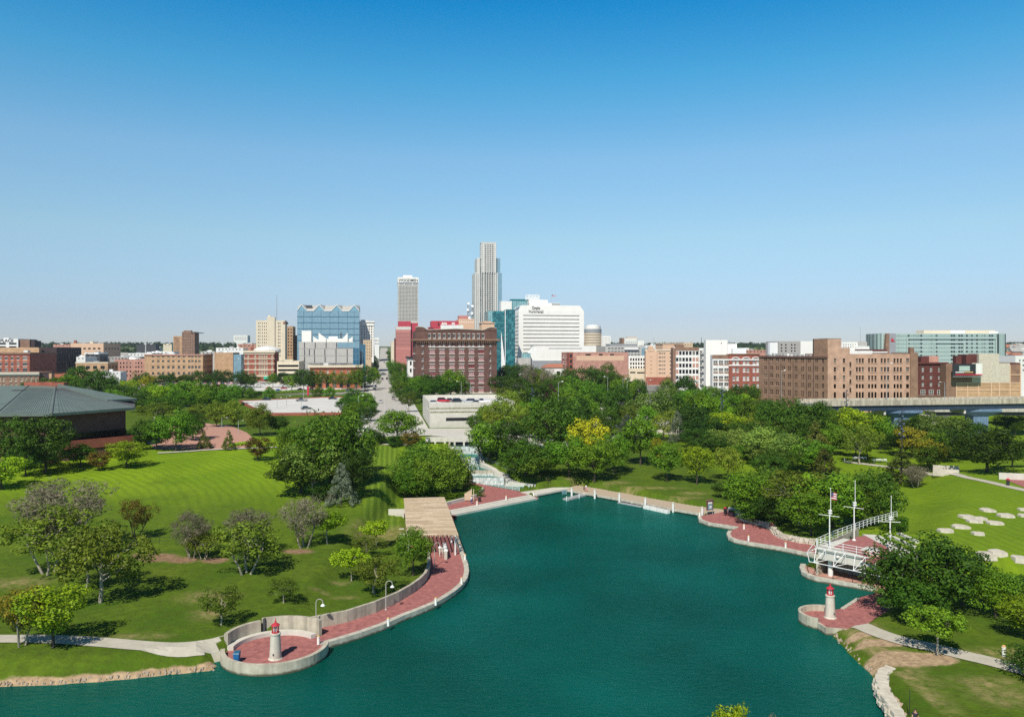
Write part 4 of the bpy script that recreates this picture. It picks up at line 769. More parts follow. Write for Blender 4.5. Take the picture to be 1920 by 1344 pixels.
B.cornice('brown_brick', 635.4, 638.8, 1.5); B.cornice('dark_brick', 638.8, 640.6, 1.0, 'F', 'corbel_table'); B.cornice('white_stone', 650.2, 651.2, .35, 'F', 'stone_band', 803.5, 908); B.cornice('limestone', 736.8, 741.5, .5, 'F', 'stone_base')
b = MB()
for p in np.arange(781, 930, 3.55): b.box(B.lx(p), -1.2, B.lz(643), B.lx(p+1.5), -.003, B.lz(640.6))
b.build('corbels', M['brown_brick'], B.root)
pts = [(0, 614.5), (2.5, 613.2), (8, 613.0), (14, 613.4), (18, 615.2), (21, 617.8), (27, 618.6), (42, 618.0), (76, 616.5), (110, 618.0), (126, 618.6), (131, 617.4), (135, 615), (140, 613.6), (147, 613.6), (150, 615.2), (152.5, 615)]
b = MB(); c = MB()
for (a, ya), (d, yb) in zip(pts[:-1], pts[1:]):
    xa, xb = B.lx(779+a), B.lx(779+d); b.hexa([(xa, 0, B.zt-.5), (xb, 0, B.zt-.5), (xb, .5, B.zt-.5), (xa, .5, B.zt-.5), (xa, 0, B.lz(ya)), (xb, 0, B.lz(yb)), (xb, .5, B.lz(yb)), (xa, .5, B.lz(ya))])
    c.hexa([(xa, -.25, B.lz(ya)), (xb, -.25, B.lz(yb)), (xb, .7, B.lz(yb)), (xa, .7, B.lz(ya)), (xa, -.25, B.lz(ya)+.35), (xb, -.25, B.lz(yb)+.35), (xb, .7, B.lz(yb)+.35), (xa, .7, B.lz(ya)+.35)])
b.build('curved_parapet', M['dark_brick'], B.root); c.build('coping', M['limestone'], B.root); B.pbox('dormer_block', 'dark_brick', 801, 806, 618.5, .6, 4); B.done()
B = simple('white_rowhouse', 'narrow white building with a black cornice squeezed beside the dark warehouse', 'building', 764.8, 775.5, 500, 672, 20, 'white_paint', 1, [(677, 685), (691, 698)], 'dark', .35); B.cornice('dark_metal', 668.5, 672, .9)
B = Bld('red_penthouse', 'bright red rooftop structure with white emblems behind the dark warehouse', 'building', 809, 860, 620, 601.5, 20)
B.wall('red_panel', {}); B.pbox('louvre', 'maroon_brick', 821, 824, 605, -.2, .19, 0, 611)
for a, c in ((828, 838), (847, 853)):
    b = MB(); n = 4
    for i in range(n): x0 = B.lx(a+(c-a)*i/n); w = (B.lx(c)-B.lx(a))/n*.8; b.hexa([(x0, -.2, B.lz(608.5)), (x0+w, -.2, B.lz(608.5)), (x0+w, -.01, B.lz(608.5)), (x0, -.01, B.lz(608.5)), (x0+w*.4, -.2, B.lz(604+i%2)), (x0+w*1.2, -.2, B.lz(604+i%2)), (x0+w*1.2, -.01, B.lz(604+i%2)), (x0+w*.4, -.01, B.lz(604+i%2))])
    b.build('emblem', M['white_paint'], B.root)
B.pbox('white_band', 'white_paint', 826, 868, 609.5, -2.5, 2.3, 0); B.pbox('side_wing', 'red_panel', 802, 812, 613.5, -1.5, 3, 0); B.pbox('louvre', 'dark_metal', 803.5, 811.5, 614.5, -1.7, .19, 0, 616.3)
B.done()
B = simple('stepped_brick_block', 'brown and salmon stepped building behind the dark warehouse roof', 'building', 860, 889.5, 640, 598, 24, 'peach', 6, [(601, 604)], 'white', .5); B.pbox('upper_block', 'red_granite', 861, 878, 591.5, 1.5, 12, B.zt-.8); B.pbox('lower_block', 'peach', 856, 889, 605.5, -2, 1.9, 0)
B = simple('terracotta_penthouse', 'salmon stepped rooftop block at the right of the dark warehouse', 'building', 903, 927, 560, 605.5, 14, 'peach', 0); B.cornice('peach', 604.5, 606, .5); B.pbox('upper_block', 'peach', 908, 921, 602, 1.5, 8)
# tallest tower
B = Bld('tallest_tower', 'tallest white stone skyscraper with stepped top, centre of the skyline', 'skyscraper', 890.5, 941, 1250, 511, 42)
rw = [(513.5+3.65*i, 515.9+3.65*i) for i in range(29)]
h1 = B.rects(cc([893.2, 896.4], 1.1)+cc([900.6, 903], 1.7)+cc([910.6, 915, 919.4, 923.8], 2.0), rw); B.wall('tower_stone', {'F': h1}, rec=.8); B.windows('F', h1, 'slot', .8)
B.pbox('glass_corner', 'blue_cells', 933.2, 940.9, 511.3, -.4, 12, 0); B.pbox('glass_strip', 'grey_cells', 900, 905.6, 484, -.5, 10, 0)
b = MB(); x0, x1 = B.lx(894.8), B.lx(938.2); b.box(x0, 3, B.zt-1, x1, 36, B.lz(483)); b.build('middle_tier', M['tower_stone'], B.root); B.pbox('glass_corner', 'blue_cells', 931.5, 938.4, 483.3, 2.5, 12, B.zt-.5)
T = MB(); s0, s1 = B.lx(902.2), B.lx(930.4); hs_ = [(B.lx(c-1)-s0, B.lz(y+2.4), B.lx(c+1)-s0, B.lz(y)) for c in (910.6, 915, 919.4, 923.8) for y in np.arange(458, 511, 3.65)]
B.facade(T, (s0, -1.2), (1, 0), s1-s0, 0, B.lz(454), [], .8); T.f.clear(); T.v.clear(); T.m.clear()
B.facade(T, (s0, -1.2), (1, 0), s1-s0, B.lz(511.5), B.lz(454.5), hs_, .8); T.poly([(s1, -1.2, B.lz(511.5)), (s1, 20, B.lz(511.5)), (s1, 20, B.lz(454.5)), (s1, -1.2, B.lz(454.5))]); T.poly([(s0, 20, B.lz(511.5)), (s0, -1.2, B.lz(511.5)), (s0, -1.2, B.lz(456.5)), (s0, 20, B.lz(456.5))]); T.poly([(s0, -1.2, B.lz(454.5)), (s1, -1.2, B.lz(454.5)), (s1, 20, B.lz(454.5)), (s0, 20, B.lz(454.5))]); T.build('central_shaft', M['tower_stone'], B.root)
B.windows('F', hs_, 'slot', .8, O=(s0, -1.2), U=(1, 0))
b = MB()
for p in (903.2, 907.6, 912, 916.4, 920.8, 925.2, 929.4): x = B.lx(p); b.box(x-.55, -2.0, 0, x+.55, -1.21, B.lz(452.6)); 
b.build('crown_piers', M['tower_stone'], B.root); B.done()
B = simple('teal_glass_office', 'teal glass office block with a white triangular fin', 'office', 915.4, 965, 740, 583, 30, 'teal_cells', 0, roof='roof_white')
b = MB()
for i in range(13): z = B.lz(588+7.3*i); b.box(-.1, -.25, z, B.W, -.003, z+.55)
b.build('spandrels', M['teal_spandrel'], B.root); B.pbox('pale_facet', 'pale_teal_cells', 915.2, 923.5, 584, -.6, .33, 0); B.pbox('right_bay', 'teal_cells', 947.6, 965.2, 580, -1.6, 12, 0); B.pbox('edge_strip', 'white_metal', 946.2, 947.4, 580.5, -1.9, .9, 0)
b = MB(); b.hexa([(B.lx(939), -3.4, 0), (B.lx(949), -3.4, 0), (B.lx(949), -2.2, 0), (B.lx(939), -2.2, 0), (B.lx(938.6), -3.4, B.lz(624)), (B.lx(939.2), -3.4, B.lz(624)), (B.lx(939.2), -2.2, B.lz(624)), (B.lx(938.6), -2.2, B.lz(624))]); b.build('white_fin', M['white_metal'], B.root)
B = simple('glass_annex', 'pale teal glass office behind with a white stair block', 'office', 959.6, 996, 900, 561.5, 30, 'pale_teal_cells', 0, roof='roof_white'); B.pbox('stair_block', 'white_stone', 939.5, 959.4, 565, -1, 14, 0); B.pbox('glass_edge', 'teal_spandrel', 956, 996.2, 560.8, -.3, .28, B.zt-1.2)
# white newspaper office
B = Bld('striped_office', 'big white office with long dark window stripes and chamfered shoulders', 'office', 972.4, 1094.9, 800, 583, 40)
st_ = [(y-.75, y+.75) for y in (591.3, 598.4, 605.6, 612.5, 619.6, 626.6, 633.6, 640.5, 647.4, 654.8, 661.6)]; h1 = B.rects([(981, 1086.4)], st_)
hl = [(B.dep*.06, B.lz(d), B.dep*.98, B.lz(a)) for a, d in [(y-1.2, y+.8) for y in (593, 600.2, 606.8, 613.8, 620.8, 627.6, 634.4, 641.2, 648, 655, 662, 669.2)]]
B.wall('white_stone', {'F': h1, 'L': hl}, roof='roof_white', rec=.7); B.windows('F', h1, 'slot', .7, 'window_stripe'); B.windows('L', hl, 'slot', .7, 'window_stripe')
z0, z1 = B.zt-.02, B.lz(572); x0, x1 = B.lx(978.6), B.lx(1087.4)
b = MB(); W, Y = B.W, B.dep; b.hexa([(0, 0, z0), (W, 0, z0), (W, Y, z0), (0, Y, z0), (x0, .3, z1), (x1, .3, z1), (x1, Y-.3, z1), (x0, Y-.3, z1)]); b.build('chamfered_top', M['white_stone'], B.root)
b = MB(); b.poly([(.6, 6, z0+.9), (.6, Y-6, z0+.9), (x0-.7, Y-8, z1-.9), (x0-.7, 8, z1-.9)][::-1]); o = b.build('skylight', M['window_dark'], B.root, (-.12, 0, .1))
B.pbox('penthouse', 'white_stone', 997, 1054, 566.5, 10, 16, z1-.1); B.pbox('penthouse', 'white_paint', 997, 1032.5, 560, 14, 10, z1-.05); B.pbox('rooftop_unit', 'mid_grey', 1038, 1054, 567.3, 9.4, .5, z1+1.2)
b = MB(); a, c = B.lx(993), B.lx(1017); zz0, zz1 = B.lz(560), B.lz(550.8)
for x in np.linspace(a, c, 5):
    for y in (16, 22): b.tube((x, y, zz0), (x, y, zz1), .3)
for z in (zz0+1, (zz0+zz1)/2, zz1):
    b.tube((a, 16, z), (c, 16, z), .28); b.tube((a, 22, z), (c, 22, z), .28)
for x in np.linspace(a, c, 5)[:-1]: b.tube((x, 16, zz0), (x+(c-a)/4, 16, zz1), .22)
b.build('rooftop_frame', M['white_metal'], B.root)
lettering('Omaha', 4.6, M['dark_grey'], B.root, (B.lx(997.2), -.05, B.lz(580.0)), bold=.05).scale = (.62, 1, 1); lettering('World-Herald', 4.8, M['dark_grey'], B.root, (B.lx(990.8), -.05, B.lz(587.0)), bold=.05).scale = (.55, 1, 1); B.done()
STRIPED = B
B = Bld('white_wedge_hall', 'low white windowless wedge-shaped hall in front of the striped office', 'building', 1005.8, 1117.6, 690, 648, 30)
B.wall('white_stone', {}, roof='roof_white'); B.pbox('grey_base', 'mid_grey', 970, 1066, 676, -1.5, 1.4, 0); b = MB(); x0 = B.lx(993.8); b.hexa([(x0, 3, 0), (-.01, -.01, 0), (-.01, 12, 0), (x0, 12, 0), (x0, 3, B.lz(664)), (-.01, -.01, B.zt), (-.01, 12, B.zt), (x0, 12, B.lz(660))]); b.build('slanted_end', M['white_paint'], B.root)
B.pbox('roof_louvre', 'mid_grey', 1029, 1091, 652.4, -.12, .115, 0, 653.8); B.pbox('glass_porch', 'pale_teal_cells', 979, 993.5, 662, -3, 6, 0); B.pbox('lower_wing', 'panel_grey', 970, 993.5, 671, -4, 4, 0); B.done()
B = simple('tile_roof_pavilion', 'low white building with a red tile roof below the white wedge hall', 'building', 1022, 1066, 640, 689, 16, 'white_paint', cols=[(1044, 1050), (1056, 1060)], rows=[(696, 704)], st='dark')
b = MB(); W, Y, z = B.W, B.dep, B.zt; b.poly([(-.8, -.8, z), (W+.8, -.8, z), (W-4, Y/2, z+2.8), (4, Y/2, z+2.8)]); b.poly([(W+.8, Y+.8, z), (-.8, Y+.8, z), (4, Y/2, z+2.8), (W-4, Y/2, z+2.8)]); b.poly([(-.8, Y+.8, z), (-.8, -.8, z), (4, Y/2, z+2.8)]); b.poly([(W+.8, -.8, z), (W+.8, Y+.8, z), (W-4, Y/2, z+2.8)]); b.build('tile_roof', M['roof_terracotta'], B.root)
# round hotel tower
rt = empty('round_tower', (X_(1111.5, 980), 980, TH(X_(1111.5, 980), 980))); tag(rt, 'round tan hotel tower with a grey top band right of the striped office', 'tower'); gz = rt.location.z
zz = lambda y: Z_(y, 980)-gz
b = MB(); b.lathe([(10.3, 0), (10.3, zz(624))], n=40); b.build('shaft', M['cream'], rt)
b = MB(); b.lathe([(10.6, zz(624)), (10.6, zz(617)), (9.5, zz(616.8))], n=40); b.build('dark_band', M['mid_grey'], rt)
b = MB(); b.lathe([(9.6, zz(616.9)), (9.6, zz(611.5)), (7, zz(611)), (7, zz(609.5))], n=32); b.build('top_drum', M['white_stone'], rt)
b = MB()
for i in range(40): a = math.radians(9*i); b.box(10.35*math.cos(a)-.16, 10.35*math.sin(a)-.16, 0, 10.35*math.cos(a)+.16, 10.35*math.sin(a)+.16, zz(624.2))
b.build('ribs', M['tan'], rt); b = MB()
for k in range(11): z = zz(628+5*k); b.lathe([(10.32, z-.6), (10.42, z-.55), (10.42, z+.55), (10.32, z+.6)], n=40)
b.build('window_rings', M['tower_glass'], rt)
simple('white_slab_tower', 'plain white slab tower behind the round hotel tower', 'tower', 1127.5, 1145, 1080, 630, 20, 'white_stone', 6, [(633+4*i, 635+4*i) for i in range(6)], 'slot', .3)
# ---- right
B = simple('ghost_sign_warehouse', 'pink brick warehouse with a faded painted wall and few windows', 'warehouse', 1074.5, 1178, 610, 660.5, 40, 'pink_brick', cols=[(1098, 1107), (1103, 1108), (1123, 1130), (1144, 1151)], rows=[(663.5, 666.5)], st='dark', roof='roof_gravel', units=0)
h = B.span('L', 3, [(665, 672), (677, 684), (688, 695)], .45); B.windows('L', h, 'redsingle', -.06); B.pbox('painted_wall', 'peach', 1081, 1170, 667, -.06, .055, 0, 676); B.pbox('corner_bay', 'red_brick', 1067, 1074.3, 661, .2, 8, 0)
for k, y in enumerate((664, 674, 684)): B.pbox('window', 'window_dark', 1068.5, 1072.5, y, .02, .15, 0, y+6)
B = simple('bank_tower', 'small far white tower with a pink-tan upper part, right of centre', 'tower', 1171, 1194, 1250, 634, 24, 'white_paint', 6, [(641, 642.5)], 'slot', .5); B.pbox('side_block', 'brown_brick', 1167.5, 1171, 633.5, 2, 16, 0); B.pbox('upper_block', 'peach', 1178, 1195, 632, 2, 12, B.zt-5, None); B.pbox('tall_annex', 'white_stone', 1196, 1209, 638.5, 4, 14, 0)
B = simple('grey_office', 'long grey and white office with window strips behind the ghost-sign warehouse', 'office', 1135, 1205, 720, 649, 30, 'panel_grey', 10, [(652, 655), (658, 661), (664, 667)], 'greycells', .7, roof='roof_gravel'); B.pbox('upper_storey', 'mid_grey', 1146, 1198, 644.5, 4, 14); B.pbox('slanted_canopy', 'white_metal', 1170, 1196, 652, -1.6, 1.2, 0, 655.5); B.pbox('glass_bay', 'blue_cells', 1203, 1213, 652.5, -2, 6, 0)
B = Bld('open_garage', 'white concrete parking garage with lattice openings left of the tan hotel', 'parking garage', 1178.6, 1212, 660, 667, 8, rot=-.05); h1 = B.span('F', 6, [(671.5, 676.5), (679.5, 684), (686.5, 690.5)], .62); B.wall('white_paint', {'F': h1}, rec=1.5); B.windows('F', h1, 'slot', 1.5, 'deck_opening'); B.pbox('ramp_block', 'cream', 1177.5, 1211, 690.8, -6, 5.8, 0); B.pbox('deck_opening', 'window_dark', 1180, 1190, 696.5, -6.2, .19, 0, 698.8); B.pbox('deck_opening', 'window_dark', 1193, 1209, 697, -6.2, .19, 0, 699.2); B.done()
B = Bld('tan_hotel', 'plain peach hotel with paired small windows, right of centre', 'hotel', 1210.5, 1262, 640, 656, 8, rot=-.05)
h1 = B.rects(cc([1236.3, 1239.2, 1243, 1246.5, 1257, 1260], 2.2), [(661+7.4*i, 664.5+7.4*i) for i in range(6)]); h2 = B.rects([(1219.6, 1221.2)], [(668.4+7.4*i, 670+7.4*i) for i in range(5)]); B.wall('peach', {'F': h1+h2}); B.windows('F', h1, 'plain'); B.windows('F', h2, 'slot'); B.cornice('cream', 655, 657.5, .5, 'FL'); B.pbox('stair_bay', 'peach', 1210.3, 1231.5, 657.5, -1.0, .95, 0); B.windows('F', h2, 'slot', -1.0)
b = MB(); a, c = B.lx(1214), B.lx(1226); b.prism([(a, -1.3), (c, -1.3), (c, 3), (a, 3)], B.zt-1, B.zt+1.2); b.hexa([(a-.5, -1.5, B.zt+1.2), (c+.5, -1.5, B.zt+1.2), (c+.5, 3, B.zt+1.2), (a-.5, 3, B.zt+1.2), ((a+c)/2-.1, -1.5, B.zt+3.6), ((a+c)/2+.1, -1.5, B.zt+3.6), ((a+c)/2+.1, 3, B.zt+3.6), ((a+c)/2-.1, 3, B.zt+3.6)]); b.build('pediment', M['peach'], B.root); B.pbox('base_storey', 'red_brick', 1211, 1263, 707, -1.2, 1.1, 0); B.done()
B = simple('tan_block', 'peach rooftop block behind the peach hotel', 'building', 1242.5, 1266, 760, 644, 20, 'peach', 0); B.cornice('tan', 643.4, 645, .5)
B = simple('tan_block', 'tan block with a darker side wing behind the white-framed factory', 'building', 1281, 1299, 760, 642.5, 20, 'tan', 3, [(646, 648)], 'slot', .3); B.pbox('side_wing', 'brown_brick', 1266.5, 1281, 646, -2, 12, 0)
B = Bld('white_frame_factory', 'factory with white concrete frame and brick-red infill, right of the peach hotel', 'factory', 1267, 1310, 540, 651.5, 8, rot=-.05)
h1 = B.rects(cc([1269.8, 1275.7, 1281.8, 1288, 1294.4, 1300.9, 1307.2], 4.6), [(658.5, 665.5), (670.5, 677.5), (681.5, 688.8), (692.8, 700.5), (704.5, 712), (717.5, 727)]); B.wall('white_paint', {'F': h1}, rec=.4); B.windows('F', h1, 'dark', .4)
for (a, y0, y1) in [(1269.8, 658.5, 665.5)]+[(p, y0, y1) for p in (1300.9, 1307.2) for y0, y1 in ((670.5, 677.5), (681.5, 688.8), (704.5, 712), (717.5, 727))]+[(1269.8, 681.5, 688.8), (1269.8, 692.8, 700.5), (1294.4, 704.5, 712)]: B.pbox('brick_infill', 'pink_brick', a-2.2, a+2.2, y0+.1, .1, .1, 0, y1-.1)
B.cornice('brown_brick', 651, 657.3, .15, 'F', 'parapet_band'); B.pbox('brick_stair_tower', 'brown_brick', 1261.6, 1266.8, 652, -.5, 10, 0); B.pbox('stair_cap', 'white_paint', 1263, 1266, 650.5, 0, 4, B.zt-1)
B.pbox('fire_stair_wall', 'white_paint', 1310.3, 1323, 652.5, 1.0, 20, 0)
b = MB()
for k in range(6):
    z = B.lz(664+11.5*k); a, c = B.lx(1312.5), B.lx(1320.5); b.box(a, -.4, z, c, .9, z+.2); b.tube((a, -.3, z), (c, -.3, z+3.6), .14); b.box(a, -.45, z+.9, c, -.35, z+1.0)
b.build('fire_escape', M['dark_grey'], B.root)
for k in range(6): B.pbox('window', 'window_dark', 1313.5, 1316, 657+11.3*k, .92, .07, 0, 662+11.3*k)
B.done()
B = simple('white_slab', 'tall plain white windowless slab block between two factories', 'building', 1323.5, 1364, 520, 637.5, 7, 'white_stone', rot=-.05, cols=[(1351.5, 1353.5)], rows=[(642.5, 644.5)], st='slot'); B.pbox('lower_slab', 'white_stone', 1364.3, 1383, 644.5, 2, 5, 0); B.pbox('metal_shed', 'white_metal', 1372, 1397, 652.5, -3, 8, 0); B.pbox('roof_stack', 'grey_metal', 1354, 1355, 635.5, 5, .6)
B = simple('frame_annex', 'grey concrete-framed annex with wide windows left of the red arched factory', 'factory', 1336, 1366.6, 480, 665.5, 7, 'white_paint', rot=-.05, cols=[(1337.5, 1346), (1347.7, 1356.3), (1358, 1366)], rows=[(676, 681.5), (690.5, 696.5), (705, 711), (717, 724)], st='grid'); B.cornice('brown_brick', 665.2, 672.5, .12, 'F', 'parapet_band')
for y in (681.6, 697, 711.3):
    for a, c in ((1337.5, 1346), (1347.7, 1356.3), (1358, 1366)): B.pbox('brick_infill', 'brown_brick', a, c, y, -.1, .095, 0, y+3)
B = Bld('arched_red_factory', 'dark red brick factory with white arched cornice and white windows', 'factory', 1367, 1424, 478, 664, 8, rot=-.05)
cs = [1376, 1383, 1395.3, 1402.3, 1413.7, 1420.5]; h1 = B.rects(cc(cs, 4.6), [(676.5, 682.6), (689, 697.5), (704.4, 713), (719, 727)]); B.wall('red_brick', {'F': h1}); B.windows('F', h1, 'white'); B.cornice('white_paint', 683.6, 685.8, .3, 'F', 'white_belt'); B.cornice('white_paint', 673, 675.6, .4, 'F', 'white_cornice'); B.cornice('brown_brick', 663, 664.8, .4, 'F')
b = MB()
for c in (1379.5, 1398.8, 1417):
    a0 = [(B.lx(c+7*math.cos(math.radians(t))), -.3, B.lz(673.2-3.2*math.sin(math.radians(t)))) for t in range(0, 181, 20)]; b.path(a0, .32)
b.build('white_arches', M['white_paint'], B.root); B.done()
# big angled brick building
nx_ = X_(1552, 394); B = Bld('long_brick_building', 'long tan-brown brick warehouse with a corner tower behind the viaduct', 'warehouse', 1552, 1706, 394, 663.5, 30, rot=0.01, ybase=790)
rows_ = [(672, 680.5), (688.3, 697), (704, 712.5), (720, 728), (735, 746), (754, 764), (769.5, 777)]
h1 = B.rects(cc([1606.8, 1612.2, 1617.8, 1629.6, 1635.6, 1641.6, 1653.2, 1659.3, 1665.4, 1677.4, 1683.3, 1689.3], 3.7)+cc([1565.5, 1582.5], 4.2)+[(1699, 1704.5)], rows_); h2 = B.rects([(1592.8, 1596.4)], [(679, 688), (695, 703.5), (711, 720), (727, 736)])
B.wall('pale_brick', {'F': h1+h2}, roof='roof_gravel'); B.windows('F', h1[:45], 'tall', arch=True); B.windows('F', h2, 'tall')
P0 = Vector((0, 0)); lw = Vector((X_(1424, 431)-B.ax, 431-394)); L_ = lw.length; U = -lw.normalized(); O = (lw.x, lw.y)
def lxL(px):
    k = (px-CX)/F; ox, oy = B.ax+O[0], B.ay+O[1]; return (k*oy-ox)/(U.x-k*U.y)
def lzL(py, px): return Z_(py, B.ay+O[1]+U.y*lxL(px))-B.gz
hL = []; wL = MB()
prs = [1436.5, 1447.5, 1458.2, 1469.6, 1480.7, 1492.8, 1505.2, 1517.8, 1531.4]
zr = [(Z_(a, 394)-B.gz, Z_(d, 394)-B.gz) for a, d in rows_[:6]]
for p in prs:
    for q in (-1.55, 1.55):
        for zt_, zb_ in zr: hL.append((lxL(p+q-1.15), zb_, lxL(p+q+1.15), zt_))
hL += [(lxL(1541.5), zb_, lxL(1545), zt_) for zt_, zb_ in zr]
B.facade(wL, O, U, L_, 0, Z_(667.5, 412)-B.gz, hL, .35); ztl = Z_(667.5, 412)-B.gz
bk = Vector((lw.x+12, lw.y+22)); wL.poly([(*bk, 0), (*O, 0), (*O, ztl), (*bk, ztl)]); wL.build('side_wall', M['brown_brick'], B.root); B.windows('F', hL, 'tall', O=O, U=U)
r = MB(); r.poly([(*O, ztl-.3), (0, 0, ztl-.3), (22, 29, ztl-.3), (*bk, ztl-.3)]); r.build('side_roof', M['roof_gravel'], B.root)
b = MB()
for p in (1442, 1464, 1486.8, 1511.5, 1524.8): x = lxL(p); q = Vector(O)+U*x; b.tube((q.x+.2, q.y-.2, 0), (q.x+.2, q.y-.2, ztl), .2)
b.build('downpipes', M['black_brick'], B.root)
b = MB(); n_ = Vector((U.y, -U.x)); q0, q1 = Vector(O), Vector((0, 0)); b.hexa([(*(q0+n_*.5), ztl-.9), (*(q1+n_*.5), ztl-.9), (*q1, ztl-.9), (*q0, ztl-.9), (*(q0+n_*.5), ztl+.1), (*(q1+n_*.5), ztl+.1), (*q1, ztl+.1), (*q0, ztl+.1)]); b.build('side_cornice', M['dark_brick'], B.root)
B.pbox('corner_tower', 'pale_brick', 1552, 1577, 635, .02, 12, B.zt-2); c = MB(); c.hexa([(-4.3, 6.5, B.zt-2.5), (-.02, .03, B.zt-2.5), (2, 12, B.zt-2.5), (-2, 14, B.zt-2.5), (-4.3, 6.5, B.lz(635)), (-.02, .03, B.lz(635)), (2, 12, B.lz(635)), (-2, 14, B.lz(635))]); c.build('corner_tower_side', M['brown_brick'], B.root); B.pbox('tower_coping', 'mid_grey', 1551.6, 1577.4, 634.2, -.1, 12.3, B.lz(635)); B.pbox('tower_annex', 'pale_brick', 1577.2, 1593.5, 652, .02, 10, B.zt-2)
B.pbox('end_bay', 'brown_brick', 1706, 1720, 661.5, -.6, 20, 0); B.pbox('chimney', 'brown_brick', 1711, 1718, 651.5, 2, 2.5); B.pbox('roof_screen', 'roof_white', 1598, 1650, 657.5, 8, 6)
r = random.Random(5)
for i in range(12): p = 1462+i*6.5; B.bx('rooftop_unit', r.choice(['white_metal', 'grey_metal', 'mid_grey']), -19+i*1.35, 30-i*1.6, ztl-.35, -18+i*1.35, 31.4-i*1.6, ztl+r.uniform(.5, 1.6))
B.done()
B = simple('maroon_building', 'dark maroon brick building with three columns of windows beside the viaduct', 'building', 1720.5, 1774, 402, 679.5, 24, 'maroon_brick', cols=[(1727.5, 1732.5), (1743, 1748), (1758.5, 1763.5)], rows=[(688, 697), (703.5, 711), (716.5, 724.5)], st='grid', rot=-.03); h = B.rects([(1726, 1734.5), (1741.5, 1750), (1757, 1765.5)], [(730.5, 739.5)]); B.windows('F', h, 'grid', -.09); B.cornice('maroon_brick', 679, 682, .8, 'F'); B.cornice('brown_brick', 740.8, 742.5, .4, 'F', 'belt')
B.pbox('rooftop_hut', 'maroon_brick', 1738, 1753, 668.5, 6, 6); B.pbox('rooftop_hut', 'pink_brick', 1754, 1772, 667.5, 6.5, 6)
B = Bld('billboard_building', 'tan brick building with painted white wall and a billboard at the right edge', 'building', 1774, 1914, 396, 683, 30, rot=-.01)
B.wall('brown_brick', {}, roof='roof_gravel'); B.pbox('painted_wall', 'limestone', 1822, 1893, 680.5, -.22, .215, 0, 717); B.pbox('upper_block', 'limestone', 1835, 1873, 663, -.15, 9); B.pbox('upper_block', 'maroon_brick', 1815, 1834.8, 664.5, 1.5, 8); B.pbox('chimney', 'maroon_brick', 1796.5, 1807, 667, 2, 3); B.pbox('end_pier', 'maroon_brick', 1893, 1914, 680, .4, 10)
b = MB()
for x in (1793, 1814, 1834.5, 1858.5, 1873.5, 1893.5, 1913): b.box(B.lx(x)-.22, -.26, 0, B.lx(x)+.22, -.003, B.lz(717) if x < 1890 else B.lz(684))
for y in (717.5, 731, 745): b.box(B.lx(1793), -.27, B.lz(y)-.22, B.W, -.0035, B.lz(y)+.22)
b.box(B.lx(1893), -.27, B.lz(702.5)-.2, B.W, -.0035, B.lz(702.5)+.2); b.build('pale_frame', M['peach'], B.root); B.pbox('tan_bays', 'tan_brick', 1793, 1913.6, 719, -.06, .055, 0, 748)
B.done()
bb = empty('billboard', (X_(1785, 393), 392.6, Z_(706, 393))); tag(bb, 'dark billboard with a landscape picture and white side panel on the tan wall', 'billboard'); px = lambda p: (p-1785)*393/1500; py = lambda y: (706-y)*393/1500
for nm, m_, a, c, y0, y1, d in (('board', 'dark_metal', 1785, 1828, 682, 704, .3), ('white_panel', 'white_paint', 1828.3, 1840.5, 681.5, 702, .32), ('red_rail', 'red_paint', 1789, 1840, 701.2, 703.2, .6), ('picture', 'mint_panel', 1797, 1817, 686, 695.5, .34), ('text_strip', 'white_paint', 1790, 1806, 696.8, 698.6, .34), ('text_strip', 'cap_ochre', 1806.5, 1823, 696.6, 698.6, .34)):
    b = MB(); b.box(px(a), -d, py(y1), px(c), .1 if d < .33 else -.29, py(y0)); b.build(nm, M[m_], bb)
b = MB(); b.box(px(1785), -.9, py(706.5), px(1840), .4, py(705.6))
for p in range(1786, 1841, 4): b.tube((px(p), -.8, py(705.6)), (px(p), -.8, py(703.2)), .05)
b.build('catwalk', M['mid_grey'], bb)
B = Bld('glass_hotel', 'long mint-green glass hotel on the right skyline with a dark slanted entry tower', 'hotel', 1653, 1885, 600, 625, 26, rot=0.0)
B.wall('mint_panel', {}, roof='roof_white')
h1 = [(1.2, B.lz(y+4.9), B.W-.6, B.lz(y+.9)) for y in (626.5, 634, 641.4, 648.8, 656.2, 663.6, 671, 678.4)]
for k, h in enumerate(h1): b = MB(); b.box(h[0], -.12, h[1], h[2], -.004, h[3]); b.build('window_band', M['mint_cells'], B.root, (0, 0, 0))
b = MB()
for a, c, y in ((1701, 1867, 634), (1752, 1807, 642)): b.box(B.lx(a), -.9, B.lz(y)-.5, B.lx(c), -.13, B.lz(y)+.4)
for p, y in ((1701, 634), (1807, 642), (1752, 642), (1867, 634)): b.box(B.lx(p)-.4, -.9, 0, B.lx(p)+.4, -.13, B.lz(y)-.5)
b.build('glass_frame', M['mint_panel'], B.root); B.pbox('glass_corner', 'mint_cells', 1868, 1885.2, 626, -.5, 8, 0)
